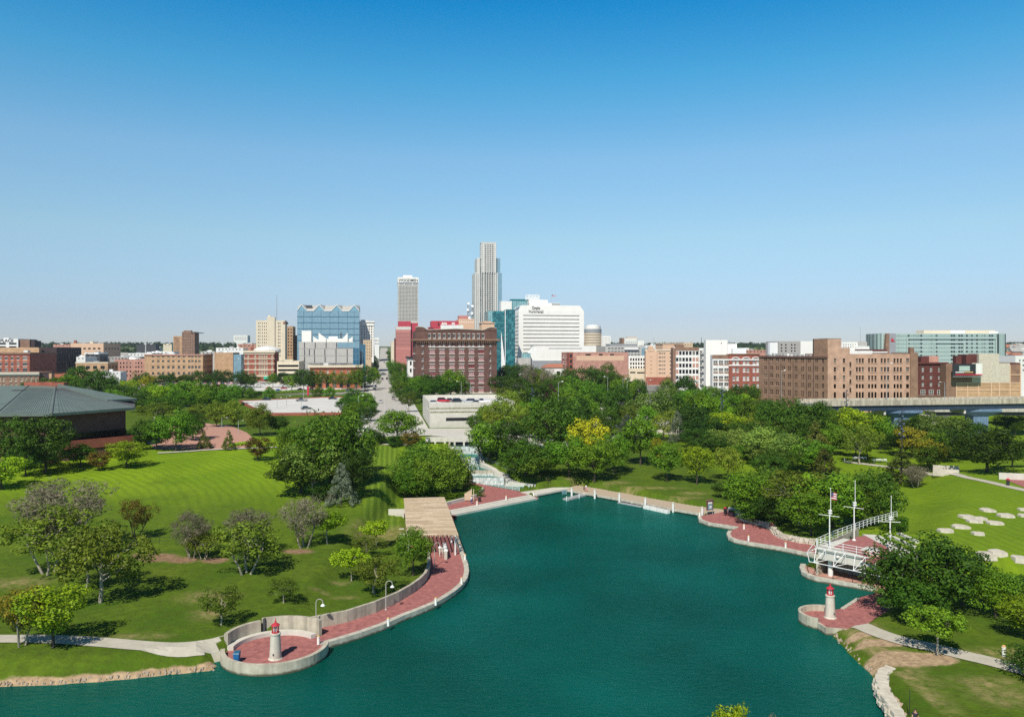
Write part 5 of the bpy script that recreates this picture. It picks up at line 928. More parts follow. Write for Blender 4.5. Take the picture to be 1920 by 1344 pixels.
B.pbox('entry_tower', 'mid_grey', 1664, 1676, 625.2, -3, 12, 0); b = MB(); b.hexa([(B.lx(1650), -3.2, 0), (B.lx(1663.8), -3.2, 0), (B.lx(1663.8), 6, 0), (B.lx(1650), 6, 0), (B.lx(1659), -3.2, B.lz(625.4)), (B.lx(1663.8), -3.2, B.lz(625.4)), (B.lx(1663.8), 6, B.lz(625.4)), (B.lx(1659), 6, B.lz(625.4))]); b.build('slanted_wall', M['brown_brick'], B.root); B.pbox('glass_wing', 'mint_cells', 1641, 1652.5, 626, 2, 14, 0); B.pbox('penthouse', 'cream', 1740, 1875, 619, 6, 12); B.pbox('penthouse', 'white_stone', 1790, 1817, 619.5, 5.5, .45); B.pbox('penthouse', 'white_stone', 1863, 1880, 621, 5.4, .55)
b = MB(); a = B.lx(1666.5); z = B.lz(640.5); b.prism([(0, 0), (3.1, 0), (1.2, 2.6), (.7, 2.6)], 0, .3); o = b.build('red_emblem', M['red_paint'], B.root, (a, -3.02, z)); o.rotation_euler = (math.pi/2, 0, 0); B.done()
B = simple('modern_flats', 'grey and white modern apartment block above the long brick warehouse roof', 'apartment block', 1461, 1501, 560, 640, 20, 'roof_gravel', cols=[(1464, 1467), (1472, 1475), (1483, 1486), (1489, 1492)], rows=[(645, 648), (651, 654), (656.5, 659.5)], st='slot'); B.pbox('white_wing', 'white_stone', 1501.2, 1538, 639.5, 1, 12, 0); B.pbox('glass_edge', 'white_metal', 1446, 1460.8, 642, 2, 3, 0)
B = simple('modern_flats', 'white and tan modern apartment block between the corner tower and the mint hotel', 'apartment block', 1578, 1608, 560, 641, 20, 'white_stone', 6, [(645, 647), (649.5, 651.5)], 'slot', .4); B.pbox('tan_wing', 'panel_grey', 1608.2, 1629, 640.5, 2, 14, 0); B.pbox('white_block', 'white_stone', 1602, 1627, 649, -2, 1.9, 0)
B = simple('brick_hall', 'low maroon and white hall beside the slanted hotel tower', 'building', 1630, 1663, 520, 655, 16, 'maroon_brick', 0); B.cornice('white_paint', 659, 661.5, .2, 'F', 'white_band')
simple('edge_building', 'white building cut by the right edge beyond the billboard building', 'building', 1904, 1990, 460, 668, 20, 'white_paint', 12, [(674, 678), (683, 687), (692, 696)], 'dark', .4)
for lab, p0, p1, D, yt, dep, m_, rf_ in (('white flat-roofed building behind the low tan brick building', 143, 160, 720, 669, 30, 'white_paint', 'roof_white'), ('white and grey low block below the pink-tan warehouse', 158, 184, 800, 661, 30, 'white_paint', 'roof_gravel'), ('dark low block with white roof boxes left of the factory', 160, 187, 760, 664, 25, 'dark_grey', 'roof_white'),
        ('long pale roof behind the pink factory', 185, 262, 780, 669, 40, 'roof_gravel', 'roof_white'), ('white roofed hall behind the long tan warehouse', 240, 285, 860, 662, 40, 'white_paint', 'roof_white'), ('low white hall left of the brown apartment tower', 284, 324, 900, 659, 30, 'white_paint', 'roof_white'), ('dark blue-grey row behind the thin white mast', 256, 292, 1200, 645.5, 20, 'dark_grey', 'roof_dark'), ('small yellow building below the skyline left of the apartment tower', 306, 322, 1300, 645, 20, 'cream', 'roof_white'),
        ('low dark block right of the brown apartment tower', 376, 402, 840, 659, 30, 'panel_grey', 'roof_white'), ('pale flat building behind the glass corner building', 405, 456, 850, 652, 30, 'white_paint', 'roof_gravel'), ('brick block at the foot of the wooded hill, left of the cream high-rise', 446, 480, 900, 645, 30, 'pink_brick', 'roof_dark'), ('maroon block glimpsed left of the blue glass tower', 548, 558, 1000, 630, 30, 'maroon_brick', 'roof_dark'),
        ('white low roof behind the white-framed factory', 1395, 1440, 640, 656, 20, 'pink_brick', 'roof_gravel'), ('cream low block above the red arched factory', 1400, 1424, 700, 657, 20, 'cream', 'roof_white'), ('pale block right of the far bank tower', 1210, 1243, 800, 647, 20, 'white_paint', 'roof_white'), ('brick stub between the ornate building and the glass corner building', 452, 459, 690, 672, 20, 'pink_brick', 'roof_gravel'), ('grey low annex under the big oak at left', 176, 226, 560, 697, 14, 'roof_white', 'roof_white'), ('reddish low block behind the white hall, far left', 100, 131, 1100, 645.5, 20, 'pink_brick', 'roof_white')):
    simple('low_building', lab, 'building', p0, p1, D, yt, dep, m_, max(2, int((p1-p0)/7)), [(yt+2.2, yt+4)] if D < 1000 else [(yt+1.5, yt+2.6)], 'slot', .4, roof=rf_, units=2)
mat('planter', (0.13, 0.14, 0.02), (0.07, 0.08, 0.015), 3.0)
# ---- garage by the cascade
B = Bld('roof_garage', 'pale concrete parking garage with cars on its roof in front of the dark warehouse', 'parking garage', 805, 966, 267, 754.5, 44, ybase=806)
sl = [(B.lx(835), B.lz(788.3), B.lx(886), B.lz(782.3))]; sL = [(30, B.lz(771), 40, B.lz(765))]
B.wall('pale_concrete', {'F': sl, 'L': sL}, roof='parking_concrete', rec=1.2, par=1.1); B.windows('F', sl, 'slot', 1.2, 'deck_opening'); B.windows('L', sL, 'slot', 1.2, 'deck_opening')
B.bx('planter_wall', 'pale_concrete', 0.02, -1.4, 0, B.W-.02, -.003, B.lz(766.5)); B.bx('planter_wall', 'pale_concrete', 0.04, -2.6, 0, B.W-.04, -1.403, B.lz(773))
for y, z in ((-.75, B.lz(766.5)), (-2.0, B.lz(773))):
    b = MB(); b.box(.3, y-.35, z, B.W-.3, y+.3, z+.22)
    for i in range(110): x = B.W*(i+.5)/110; h = rnd.uniform(.2, .5); b.poly([(x-.18, y-.2, z), (x+.18, y-.2, z), (x+.1, y+rnd.uniform(-.2, .2), z+h)]); b.poly([(x-.1, y+.2, z), (x+.22, y, z), (x, y+.1, z+h)])
    b.build('planter_grass', M['planter'], B.root)
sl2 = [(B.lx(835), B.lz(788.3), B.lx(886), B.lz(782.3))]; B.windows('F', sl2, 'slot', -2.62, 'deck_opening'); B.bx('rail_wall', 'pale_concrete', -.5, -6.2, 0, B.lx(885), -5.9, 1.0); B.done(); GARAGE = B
br = empty('cascade_bridge', (-13, 231.4, 6.9)); tag(br, 'low pale bridge with dark openings over the top of the cascade', 'bridge')
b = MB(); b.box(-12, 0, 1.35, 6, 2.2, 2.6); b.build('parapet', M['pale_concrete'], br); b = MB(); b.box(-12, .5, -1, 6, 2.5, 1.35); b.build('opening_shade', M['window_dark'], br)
for x in (-9.2, -6.4, -3.6, -.9, 2.3): b = MB(); b.box(x-.25, -.1, -1, x+.25, .49, 1.35); b.build('pier', M['pale_concrete'], br)

# ---- park centre at the left with its wide green roof
MZ = 8.0; mu = empty('park_hall', (-118, 215, MZ)); tag(mu, 'broad low hall with a huge grey-green hipped roof and brick terrace', 'building')
ez = 18.9-MZ; mx_, my_ = -118, 215
EV = [(-190, 194), (-126, 195.5), (-113.2, 197), (-102.7, 218), (-116, 246), (-190, 262)]; EV = [(x-mx_, y-my_) for x, y in EV]
RG = [(-190-mx_, 228-my_, 24.0-MZ), (-142.5-mx_, 236-my_, 24.0-MZ), (-134.5-mx_, 236-my_, 23.8-MZ)]
def lift(p, z): return (p[0], p[1], z)
for nm, fs in (('roof', [(EV[0], EV[1], RG[1], RG[0]), (EV[1], EV[2], RG[2], RG[1]), (EV[2], EV[3], RG[2]), (EV[3], EV[4], RG[2]), (EV[4], EV[5], RG[0], RG[1], RG[2])]),):
    b = MB()
    for f in fs: b.poly([lift(p, ez+.35) if len(p) == 2 else (p[0], p[1], p[2]+.35) for p in f])
    for p, q in zip(EV, EV[1:]+EV[:1]): b.poly([lift(p, ez-.35), lift(q, ez-.35), lift(q, ez+.35), lift(p, ez+.35)])
    b.poly([lift(p, ez-.35) for p in EV][::-1]); b.build(nm, M['green_roof'], mu)
b = MB(); P3 = [(-134.5, 236, 24.5), (-112.5, 222.5, 20.5), (-108.6, 232, 20.3), (-120, 246, 20.4)]; P3 = [(x-mx_, y-my_, z-MZ) for x, y, z in P3]; b.hexa([(x, y, z-.2) for x, y, z in P3]+[(x, y, z+.45) for x, y, z in P3]); b.build('upper_roof', M['green_roof'], mu)
b = MB()
for p, q in ((EV[1], RG[1]), (EV[2], RG[2]), (EV[3], RG[2]), (EV[4], RG[2])): b.tube((p[0], p[1], ez+.36), (q[0], q[1], q[2]+.36), .16)
for t in np.linspace(.08, .92, 20):
    for i0, i1, r0, r1 in ((1, 2, 1, 2), (2, 3, 2, 2), (3, 4, 2, 2)):
        e = Vector(EV[i0]).lerp(Vector(EV[i1]), t); r = Vector(RG[r0]).lerp(Vector(RG[r1]), t); d0 = Vector((e.x, e.y, ez+.36)); d1 = d0.lerp(Vector((r.x, r.y, r.z+.36)), .9); b.tube(d0, d1, .05, n=4)
b.build('roof_seams', M['dark_grey'], mu)
b = MB(); e0 = [Vector((p[0], p[1])) for p in EV]; c0 = Vector((-30, 14))
wl_ = [(p+(c0-p).normalized()*3.0) for p in e0]; b.prism(ccw([tuple(p) for p in wl_]), -2, ez-.36); b.build('wall', M['dark_brick'], mu)
b = MB(); wl2 = [(p+(c0-p).normalized()*2.8) for p in e0]
for i in (1, 2): b.hexa([(*wl2[i], 2.6), (*wl2[i+1], 2.6), (*wl2[i+1], 2.6), (*wl2[i], 2.6), (*wl2[i], 5.4), (*wl2[i+1], 5.4), (*wl2[i+1], 5.4), (*wl2[i], 5.4)])
b.build('window_band', M['window_dark'], mu)
b = MB(); tr = [(-40, -16.4), (-8.5, -15.8), (6.2, -13.4), (17.2, 1.2)]; tr2 = [(p[0]-.2, p[1]+.1) for p in tr]
b.wall(tr[1:], .4, 1.6, 3.9); b.build('brick_parapet', M['red_brick'], mu); b = MB(); b.wall([(-40, -17.6), (-8, -17.2), (3.5, -15.2)], .4, -2.5, -.9); b.build('garden_wall', M['red_brick'], mu); b = MB(); b.prism(ccw([(-8.5, -15.8), (6.2, -13.4), (17.2, 1.2), (12, 8), (-20, 5)]), -1.5, 1.5); b.build('terrace_base', M['dark_brick'], mu)
b = MB(); b.box(-26, 21, RG[1][2]-.2, -17.6, 24, RG[1][2]+1.3); b.build('chimney', M['red_brick'], mu); b = MB(); b.box(-17.4, 20.6, RG[1][2]-.2, -14, 23, RG[1][2]+1.2); b.build('chimney', M['red_brick'], mu); b = MB(); b.box(-24, 12, RG[1][2]-1.4, -21, 14, RG[1][2]-.5); b.build('roof_hatch', M['dark_grey'], mu)
# ------------------------------------------------------------------ trees
def leaf_mat(name, c1, c2, trans=0.12):
    m = bpy.data.materials.new(name); m.use_nodes = True; N, L = m.node_tree.nodes, m.node_tree.links; p = N['Principled BSDF']; out = N['Material Output']
    p.inputs['Roughness'].default_value = 0.55; p.inputs['Specular IOR Level'].default_value = 0.14
    tc = N.new('ShaderNodeTexCoord'); oi = N.new('ShaderNodeObjectInfo'); nz = N.new('ShaderNodeTexNoise'); nz.inputs['Scale'].default_value = 5.0; nz.inputs['Detail'].default_value = 4
    ad = N.new('ShaderNodeVectorMath'); L.new(tc.outputs['Object'], ad.inputs[0]); L.new(oi.outputs['Location'], ad.inputs[1]); L.new(ad.outputs[0], nz.inputs['Vector'])
    g = N.new('ShaderNodeNewGeometry'); s = N.new('ShaderNodeMath'); s.operation = 'MULTIPLY_ADD'; L.new(g.outputs['Random Per Island'], s.inputs[0]); s.inputs[1].default_value = 0.5; L.new(nz.outputs[0], s.inputs[2])
    r = N.new('ShaderNodeMapRange'); r.inputs[1].default_value = 0.45; r.inputs[2].default_value = 1.0; L.new(s.outputs[0], r.inputs[0])
    mx = N.new('ShaderNodeMix'); mx.data_type = 'RGBA'; mx.inputs[6].default_value = (*c1, 1); mx.inputs[7].default_value = (*c2, 1); L.new(r.outputs[0], mx.inputs[0])
    hv = N.new('ShaderNodeHueSaturation'); L.new(mx.outputs[2], hv.inputs['Color'])
    h1 = N.new('ShaderNodeMapRange'); h1.inputs[3].default_value = 0.482; h1.inputs[4].default_value = 0.512; L.new(oi.outputs['Random'], h1.inputs[0]); L.new(h1.outputs[0], hv.inputs['Hue'])
    m2 = N.new('ShaderNodeMath'); m2.operation = 'MULTIPLY'; m2.inputs[1].default_value = 7.31; L.new(oi.outputs['Random'], m2.inputs[0]); fr = N.new('ShaderNodeMath'); fr.operation = 'FRACT'; L.new(m2.outputs[0], fr.inputs[0])
    h2 = N.new('ShaderNodeMapRange'); h2.inputs[3].default_value = 0.62; h2.inputs[4].default_value = 1.28; L.new(fr.outputs[0], h2.inputs[0]); L.new(h2.outputs[0], hv.inputs['Value'])
    L.new(hv.outputs[0], p.inputs['Base Color'])
    t = N.new('ShaderNodeBsdfTranslucent'); L.new(hv.outputs[0], t.inputs['Color']); ms = N.new('ShaderNodeMixShader'); ms.inputs[0].default_value = trans
    L.new(p.outputs[0], ms.inputs[1]); L.new(t.outputs[0], ms.inputs[2]); L.new(ms.outputs[0], out.inputs['Surface']); M[name] = m; return m
for n_, a, c in (('leaf_green', (0.046, 0.119, 0.006), (0.130, 0.255, 0.012)), ('leaf_dark', (0.024, 0.064, 0.005), (0.058, 0.127, 0.009)), ('leaf_olive', (0.067, 0.094, 0.007), (0.137, 0.195, 0.015)), ('leaf_yellow', (0.250, 0.280, 0.008), (0.460, 0.490, 0.020)),
                 ('leaf_lime', (0.109, 0.206, 0.006), (0.285, 0.399, 0.012)), ('leaf_willow', (0.058, 0.131, 0.008), (0.150, 0.255, 0.019)), ('leaf_spruce', (0.075, 0.102, 0.061), (0.172, 0.204, 0.127)), ('leaf_conifer', (0.048, 0.081, 0.011), (0.142, 0.155, 0.026)), ('leaf_red', (0.071, 0.053, 0.008), (0.160, 0.113, 0.015)),
                 ('leaf_pale', (0.088, 0.140, 0.010), (0.207, 0.286, 0.024)), ('leaf_silver', (0.066, 0.136, 0.017), (0.238, 0.340, 0.053)), ('leaf_plum', (0.053, 0.017, 0.019), (0.120, 0.040, 0.042)), ('leaf_autumn', (0.180, 0.164, 0.010), (0.347, 0.313, 0.020)), ('twig', (0.130, 0.118, 0.066), (0.235, 0.215, 0.135))):
    leaf_mat(n_, a, c)
mat('bark', (0.085, 0.065, 0.048), (0.045, 0.035, 0.027), 3.0, 0.95, 0.5); mat('pale_bark', (0.42, 0.37, 0.29), (0.25, 0.21, 0.16), 3.0, 0.9, 0.4)
def quads_mesh(name, P, Nn, lw, ll, rs, m):
    """leaf faces at points P facing roughly along Nn"""
    n = len(P); Nn = Nn/np.linalg.norm(Nn, axis=1, keepdims=True); r = rs.normal(size=(n, 3)); T = np.cross(Nn, r); T /= np.linalg.norm(T, axis=1, keepdims=True); Bt = np.cross(Nn, T)
    w = lw*rs.uniform(.6, 1.3, (n, 1)); l = ll*rs.uniform(.6, 1.3, (n, 1))
    V = np.stack([P-T*l, P-Bt*w*.9+Nn*w*.15, P+T*l, P+Bt*w*.9+Nn*w*.15], 1).reshape(-1, 3)
    me = bpy.data.meshes.new(name); me.vertices.add(4*n); me.vertices.foreach_set('co', V.astype(np.float32).ravel()); me.loops.add(4*n); me.loops.foreach_set('vertex_index', np.arange(4*n, dtype=np.int32))
    me.polygons.add(n); me.polygons.foreach_set('loop_start', np.arange(0, 4*n, 4, dtype=np.int32)); me.update(calc_edges=True); me.materials.append(m); return me
def make_tree(kind, seed):
    """unit tree: crown 1 wide, 1 high; returns (trunk mesh, crown mesh)"""
    sp = KINDS[kind]; rs = np.random.default_rng(seed); r = random.Random(seed)
    zb, zt, shape, ncl, npc, lw, ll, cr, leaf, bark = sp
    C = []; t = 0
    ph = [r.uniform(0, 6.28) for _ in range(6)]
    while len(C) < ncl and t < 9000:
        t += 1; d = Vector((r.gauss(0, 1), r.gauss(0, 1), r.gauss(0, 1))).normalized(); a = math.atan2(d.y, d.x)
        env = 1+.17*math.sin(2*a+ph[0]+2*d.z)+.13*math.sin(3*a+ph[1])+.10*math.sin(5*a+ph[2]+4*d.z)
        q = r.uniform(.35, 1)**.45*env
        if shape == 'cone':
            h = r.random()**1.25; z = zb+(1-zb)*h; rad = .46*(1-h)**.85*r.uniform(.55, 1.0)+.015; c = Vector((rad*math.cos(a), rad*math.sin(a), z))
        elif shape == 'vase':
            z = zb+(1-zb)*(.5+.5*d.z*q); wz = .34+.66*min(1, (z-zb)/(1-zb)*1.5); rad = (.5-cr*.6)*q*math.sqrt(max(0, 1-d.z*d.z))*wz; c = Vector((rad*math.cos(a), rad*math.sin(a), min(z, 1-cr*.6)))
        else:
            fl = 1.0 if d.z > 0 else .82; c = Vector((d.x*(.5-cr*.7)*q, d.y*(.5-cr*.7)*q, (zb+1)/2-.02+d.z*fl*((1-zb)/2-cr*.5)*q))
        if all((c-o).length > cr*.72 for o in C): C.append(c)
    P = []; Nn = []
    for c in C:
        k = int(npc*r.uniform(.6, 1.25)); d = rs.normal(size=(k, 3)); d /= np.linalg.norm(d, axis=1, keepdims=True); rad = cr*r.uniform(.75, 1.2)
        rr = rs.uniform(.4, 1, (k, 1))**.5; p = np.array(c)+d*rad*rr*np.array([1, 1, .78])
        if shape == 'willow': p[:, 2] -= rs.uniform(0, .13, k)*(p[:, 2] > .3)
        nn = d*1.0+rs.normal(size=(k, 3))*.33+np.array([0, 0, .28]); P.append(p); Nn.append(nn)
    P = np.concatenate(P); Nn = np.concatenate(Nn)
    crown = quads_mesh('crown', P, Nn, lw, ll, rs, M[leaf])
    b = MB()
    th = .013 if kind in MULTI else .018; top = zb+(1-zb)*(.75 if shape == 'cone' else .3); n = 3 if kind in MULTI else 1
    for k in range(n):
        o = Vector((0, 0, -.04)) if n == 1 else Vector((.05*math.cos(2.1*k), .05*math.sin(2.1*k), -.04)); m1 = Vector((r.uniform(-.03, .03)+o.x*2.2, r.uniform(-.03, .03)+o.y*2.2, zb*.6)); m2 = Vector((r.uniform(-.05, .05)+o.x*4, r.uniform(-.05, .05)+o.y*4, top))
        b.tube(o, m1, th*1.25, th, 7, False); b.tube(m1, m2, th, th*.55, 7, False)
        if shape != 'cone':
            for c in sorted(C, key=lambda v: r.random())[:(12 if n == 1 else 6)]:
                s = m1.lerp(m2, r.uniform(.3, 1)); mid = s.lerp(c, .5)+Vector((r.uniform(-.03, .03), r.uniform(-.03, .03), .03)); b.tube(s, mid, th*.42, th*.28, 5, False); b.tube(mid, c, th*.28, th*.1, 4, False)
        else: b.tube(m2, (m2.x*.3, m2.y*.3, .97), th*.5, th*.1, 5, False)
    return b.mesh('trunk', M[bark]), crown
MULTI = {'sparse', 'bare', 'multi', 'redmulti'}
KINDS = {   # crown base, -, envelope, clumps, leaves per clump, half leaf width, half leaf length, clump radius, leaf, bark
    'green': (.20, 1, 'round', 62, 105, .0135, .020, .125, 'leaf_green', 'bark'), 'dark': (.14, 1, 'round', 64, 105, .0135, .020, .13, 'leaf_dark', 'bark'), 'olive': (.26, 1, 'round', 52, 85, .0125, .021, .115, 'leaf_olive', 'pale_bark'),
    'yellow': (.22, 1, 'round', 52, 100, .0135, .021, .12, 'leaf_yellow', 'bark'), 'lime': (.28, 1, 'vase', 50, 100, .0135, .022, .12, 'leaf_lime', 'bark'), 'limesmall': (.42, 1, 'round', 40, 95, .017, .028, .13, 'leaf_lime', 'pale_bark'),
    'willow': (.08, 1, 'willow', 80, 105, .0095, .026, .12, 'leaf_willow', 'bark'), 'spruce': (.06, 1, 'cone', 95, 55, .010, .026, .085, 'leaf_spruce', 'bark'), 'conifer': (.10, 1, 'cone', 80, 55, .012, .028, .09, 'leaf_conifer', 'bark'),
    'red': (.22, 1, 'vase', 46, 80, .014, .024, .115, 'leaf_red', 'bark'), 'pale': (.16, 1, 'round', 56, 85, .0125, .020, .115, 'leaf_pale', 'bark'), 'silver': (.16, 1, 'round', 60, 100, .0125, .020, .125, 'leaf_silver', 'bark'), 'plum': (.12, 1, 'round', 40, 90, .016, .024, .13, 'leaf_plum', 'bark'), 'autumn': (.2, 1, 'round', 46, 85, .014, .022, .12, 'leaf_autumn', 'bark'),
    'linden': (.10, 1, 'linden', 70, 100, .013, .021, .12, 'leaf_pale', 'bark'), 'sparse': (.2, 1, 'vase', 56, 110, .0050, .034, .13, 'twig', 'pale_bark'), 'multi': (.24, 1, 'round', 50, 80, .013, .022, .115, 'leaf_olive', 'pale_bark'), 'redmulti': (.26, 1, 'vase', 46, 75, .010, .022, .11, 'leaf_red', 'bark'), 'bare': (.26, 1, 'vase', 50, 60, .0055, .04, .12, 'twig', 'pale_bark'),
    'sycamore': (.16, 1, 'round', 50, 75, .0115, .019, .115, 'leaf_silver', 'pale_bark'), 'autumnmulti': (.30, 1, 'vase', 44, 85, .014, .023, .12, 'leaf_autumn', 'pale_bark'), 'young': (.40, 1, 'round', 40, 100, .016, .026, .13, 'leaf_green', 'pale_bark'), 'shrub': (-.12, 1, 'round', 42, 85, .02, .032, .17, 'leaf_green', 'bark'), 'darkshrub': (-.12, 1, 'round', 42, 90, .02, .03, .17, 'leaf_dark', 'bark')}
MULTI |= {'autumnmulti'}
_tp = {}
NAME = {'spruce': 'spruce_tree', 'conifer': 'conifer_tree', 'shrub': 'shrub', 'darkshrub': 'shrub', 'bare': 'bare_tree', 'willow': 'willow_tree'}
trnd = random.Random(21)
def tree(kind, x, y, z, h, w, label, group=None):
    k = (kind, trnd.randrange(3 if kind in ('green', 'dark', 'olive', 'pale', 'silver') else 2))
    if k not in _tp: _tp[k] = make_tree(kind, hash_(k))
    tm, cm = _tp[k]; nm = NAME.get(kind, 'tree'); root = empty(nm, (x, y, z), trnd.uniform(0, 6.28)); tag(root, label, 'shrub' if nm == 'shrub' else 'tree', group)
    for n_, me_ in (('trunk', tm), ('crown', cm)): o = link(n_, me_, root); o.scale = (w*1.2, w*1.2, h)
    return root
def hash_(k): return sum(ord(ch)*(i+3) for i, ch in enumerate(k[0]))*7+k[1]*101
def tree_px(kind, px, yb, yt, wpx, label, group=None, D=None):
    """yb: photo row of the trunk's foot, or D given: distance"""
    if D: x, y = X_(px, D), D
    else: x, y = ground(px, yb)
    z = TH(x, y); h = Z_(yt, y)-z; w = wpx*y/F
    return tree(kind, x, y, z-.05, h, w, label, group)
# near lawn, left: each one by itself
for t in (('autumnmulti', 40, 1211, 1104, 100, 'orange-tinged multi-stemmed tree beside the lawn path, bottom left corner'), ('lime', 100, 1217, 1099, 124, 'bright green forked tree standing at the path, right of the orange-tinged one'),
          ('olive', 187, 1131, 972, 150, 'tall brownish olive tree with a straight trunk in front on the left lawn'), ('multi', 90, 1077, 948, 140, 'broad olive green tree with a forked trunk left of the brownish one'), ('sparse', 118, 1046, 897, 170, 'grey half-bare tree spreading behind the two olive trees'), ('olive', 162, 1103, 985, 100, 'thin olive tree hidden behind the tall brownish tree'),
          ('redmulti', 257, 1012, 934, 64, 'small dark reddish tree on the lawn beside the fence'), ('sparse', 358, 1048, 958, 70, 'pale grey sparse tree in the mulch bed'), ('multi', 382, 1050, 990, 60, 'low sparse green tree beside the pale grey one in the mulch bed'), ('sparse', 466, 1046, 953, 90, 'grey leafless crown rising behind the white-stemmed olive tree'),
          ('multi', 462, 1077, 972, 124, 'olive tree with white forked stems beside the mulch bed'), ('olive', 414, 1174, 1096, 72, 'slim olive green tree behind the round lighthouse terrace'), ('olive', 532, 1132, 1079, 52, 'small leaning olive tree on the open lawn above the terrace'), ('bare', 570, 1028, 928, 92, 'bare dead multi-stemmed tree with bleached branches'),
          ('limesmall', 614, 1021, 957, 58, 'yellow-green round tree right behind the bleached dead tree'), ('limesmall', 704, 1028, 972, 48, 'small yellow-green tree on the striped lawn left of the pavilion'), ('limesmall', 659, 1090, 1026, 60, 'bright yellow-green lollipop tree in the middle of the left lawn'), ('olive', 702, 1113, 1040, 86, 'brownish olive tree right above the curving retaining wall'),
          ('olive', 690, 1046, 1003, 62, 'faded low olive tree behind the yellow-green lollipop tree'), ('green', 775, 1080, 985, 66, 'green tree leaning over the front edge of the pavilion roof'),
          ('green', 150, 876, 832, 64, 'olive brown tree in front of the park hall terrace'), ('lime', 239, 877, 826, 76, 'bright lime green spreading tree at the top edge of the left lawn'), ('red', 186, 883, 847, 48, 'small brown-leaved tree between the terrace and the lime tree'), ('red', 484, 864, 820, 54, 'small brown-red tree alone at the upper edge of the left lawn'),
          ('conifer', 383, 842, 808, 27, 'small grey-green conifer at the brick forecourt, left of a pair'), ('conifer', 429, 844, 807, 24, 'small grey-green conifer at the brick forecourt, right of a pair'), ('lime', 6, 917, 856, 90, 'yellow-green tree cut by the left edge below the park hall')):
    tree_px(*t)
for t in (('dark', 20, 0, 778, 80, 'dark green tree against the park hall at the left edge', None, 190), ('dark', 82, 0, 776, 100, 'big dark green round tree covering the corner of the park hall', None, 187), ('dark', 50, 0, 830, 60, 'low dark tree between the two big ones by the park hall', None, 184),
          ('willow', 622, 915, 754, 132, 'huge pale-tipped cottonwood crowning the central grove'), ('dark', 562, 926, 838, 116, 'dark round tree at the left foot of the central grove'), ('sycamore', 588, 931, 818, 112, 'white-limbed sycamore in front of the central grove'), ('dark', 664, 936, 838, 62, 'dark tree in shade at the right of the central grove'), ('dark', 640, 912, 800, 90, 'dark tree filling the middle of the central grove'),
          ('spruce', 641, 949, 868, 56, 'blue-grey spruce at the foot of the central grove'), ('darkshrub', 610, 935, 905, 60, 'dark bush in the shadow under the cottonwood'), ('red', 650, 925, 862, 36, 'brown-tinged small tree behind the blue spruce'), ('willow', 672, 890, 800, 60, 'feathery tree at the right shoulder of the central grove'), ('green', 545, 885, 800, 60, 'green tree behind the left shoulder of the central grove'),
          ('green', 745, 831, 766, 80, 'round green tree alone at the foot of the long street'), ('darkshrub', 697, 834, 802, 32, 'dark clipped bush left of two at the foot of the street'), ('darkshrub', 713, 832, 811, 24, 'small clipped bush beside the left dark one'), ('darkshrub', 741, 837, 813, 30, 'dark clipped bush under the round green tree'), ('red', 770, 842, 811, 42, 'brown-red low tree beside the clipped bushes'),
          ('willow', 790, 920, 824, 94, 'feathery willow left of the cascade, the left one of the pair'), ('willow', 838, 921, 826, 84, 'feathery willow hanging over the cascade, the right one of the pair'), ('willow', 812, 932, 852, 90, 'shaggy green tree in front between the two willows'), ('green', 782, 934, 880, 70, 'low green tree just above the pavilion roof'), ('green', 760, 935, 878, 50, 'green bushy tree at the edge of the striped lawn'),
          ('conifer', 879, 0, 882, 26, 'small dark upright evergreen beside the upper brick terrace', None, 193), ('shrub', 838, 0, 920, 34, 'bright round shrub in the bed behind the pavilion', None, 183), ('shrub', 858, 0, 921, 34, 'bright green shrub left of the wooden screen', None, 184), ('shrub', 893, 0, 908, 26, 'leafy shrub behind the dark litter bin', None, 187), ('shrub', 806, 0, 905, 60, 'broad shrub with reddish tips behind the pavilion roof', None, 185), ('autumn', 768, 0, 905, 36, 'yellowing shrub at the left back corner of the pavilion', None, 184),
          # right of the cascade
          ('green', 916, 872, 785, 78, 'bright leafy green tree right of the top of the cascade'), ('dark', 955, 868, 780, 70, 'dark tree close behind the bright leafy one by the cascade'), ('dark', 985, 905, 822, 78, 'low dark shrubby tree above the cascade walk'), ('willow', 1000, 903, 835, 84, 'olive green spreading tree above the right cascade walk'), ('dark', 1043, 856, 748, 108, 'very big dark tree in the middle of the park grove'), ('yellow', 1104, 876, 783, 76, 'brilliant yellow tree in the park grove'),
          ('green', 1066, 895, 812, 76, 'leafy green tree above the boardwalk, the left of a close pair'), ('green', 1114, 911, 818, 84, 'leafy green tree above the boardwalk with its skirt near the ground'), ('green', 1152, 888, 808, 60, 'green tree right behind the close pair above the boardwalk'), ('green', 1200, 872, 782, 76, 'green tree in front of the curved white wall'), ('autumn', 1232, 878, 818, 30, 'small yellowing tree under the light green one'), ('green', 1250, 902, 828, 60, 'small green tree with a pale trunk on the dry slope'), ('lime', 1306, 908, 836, 60, 'yellow-green tree with a pale trunk on the dry slope'), ('pale', 1364, 901, 832, 62, 'pale green tree right of the yellow-green one on the dry slope')):
    tree_px(*t)
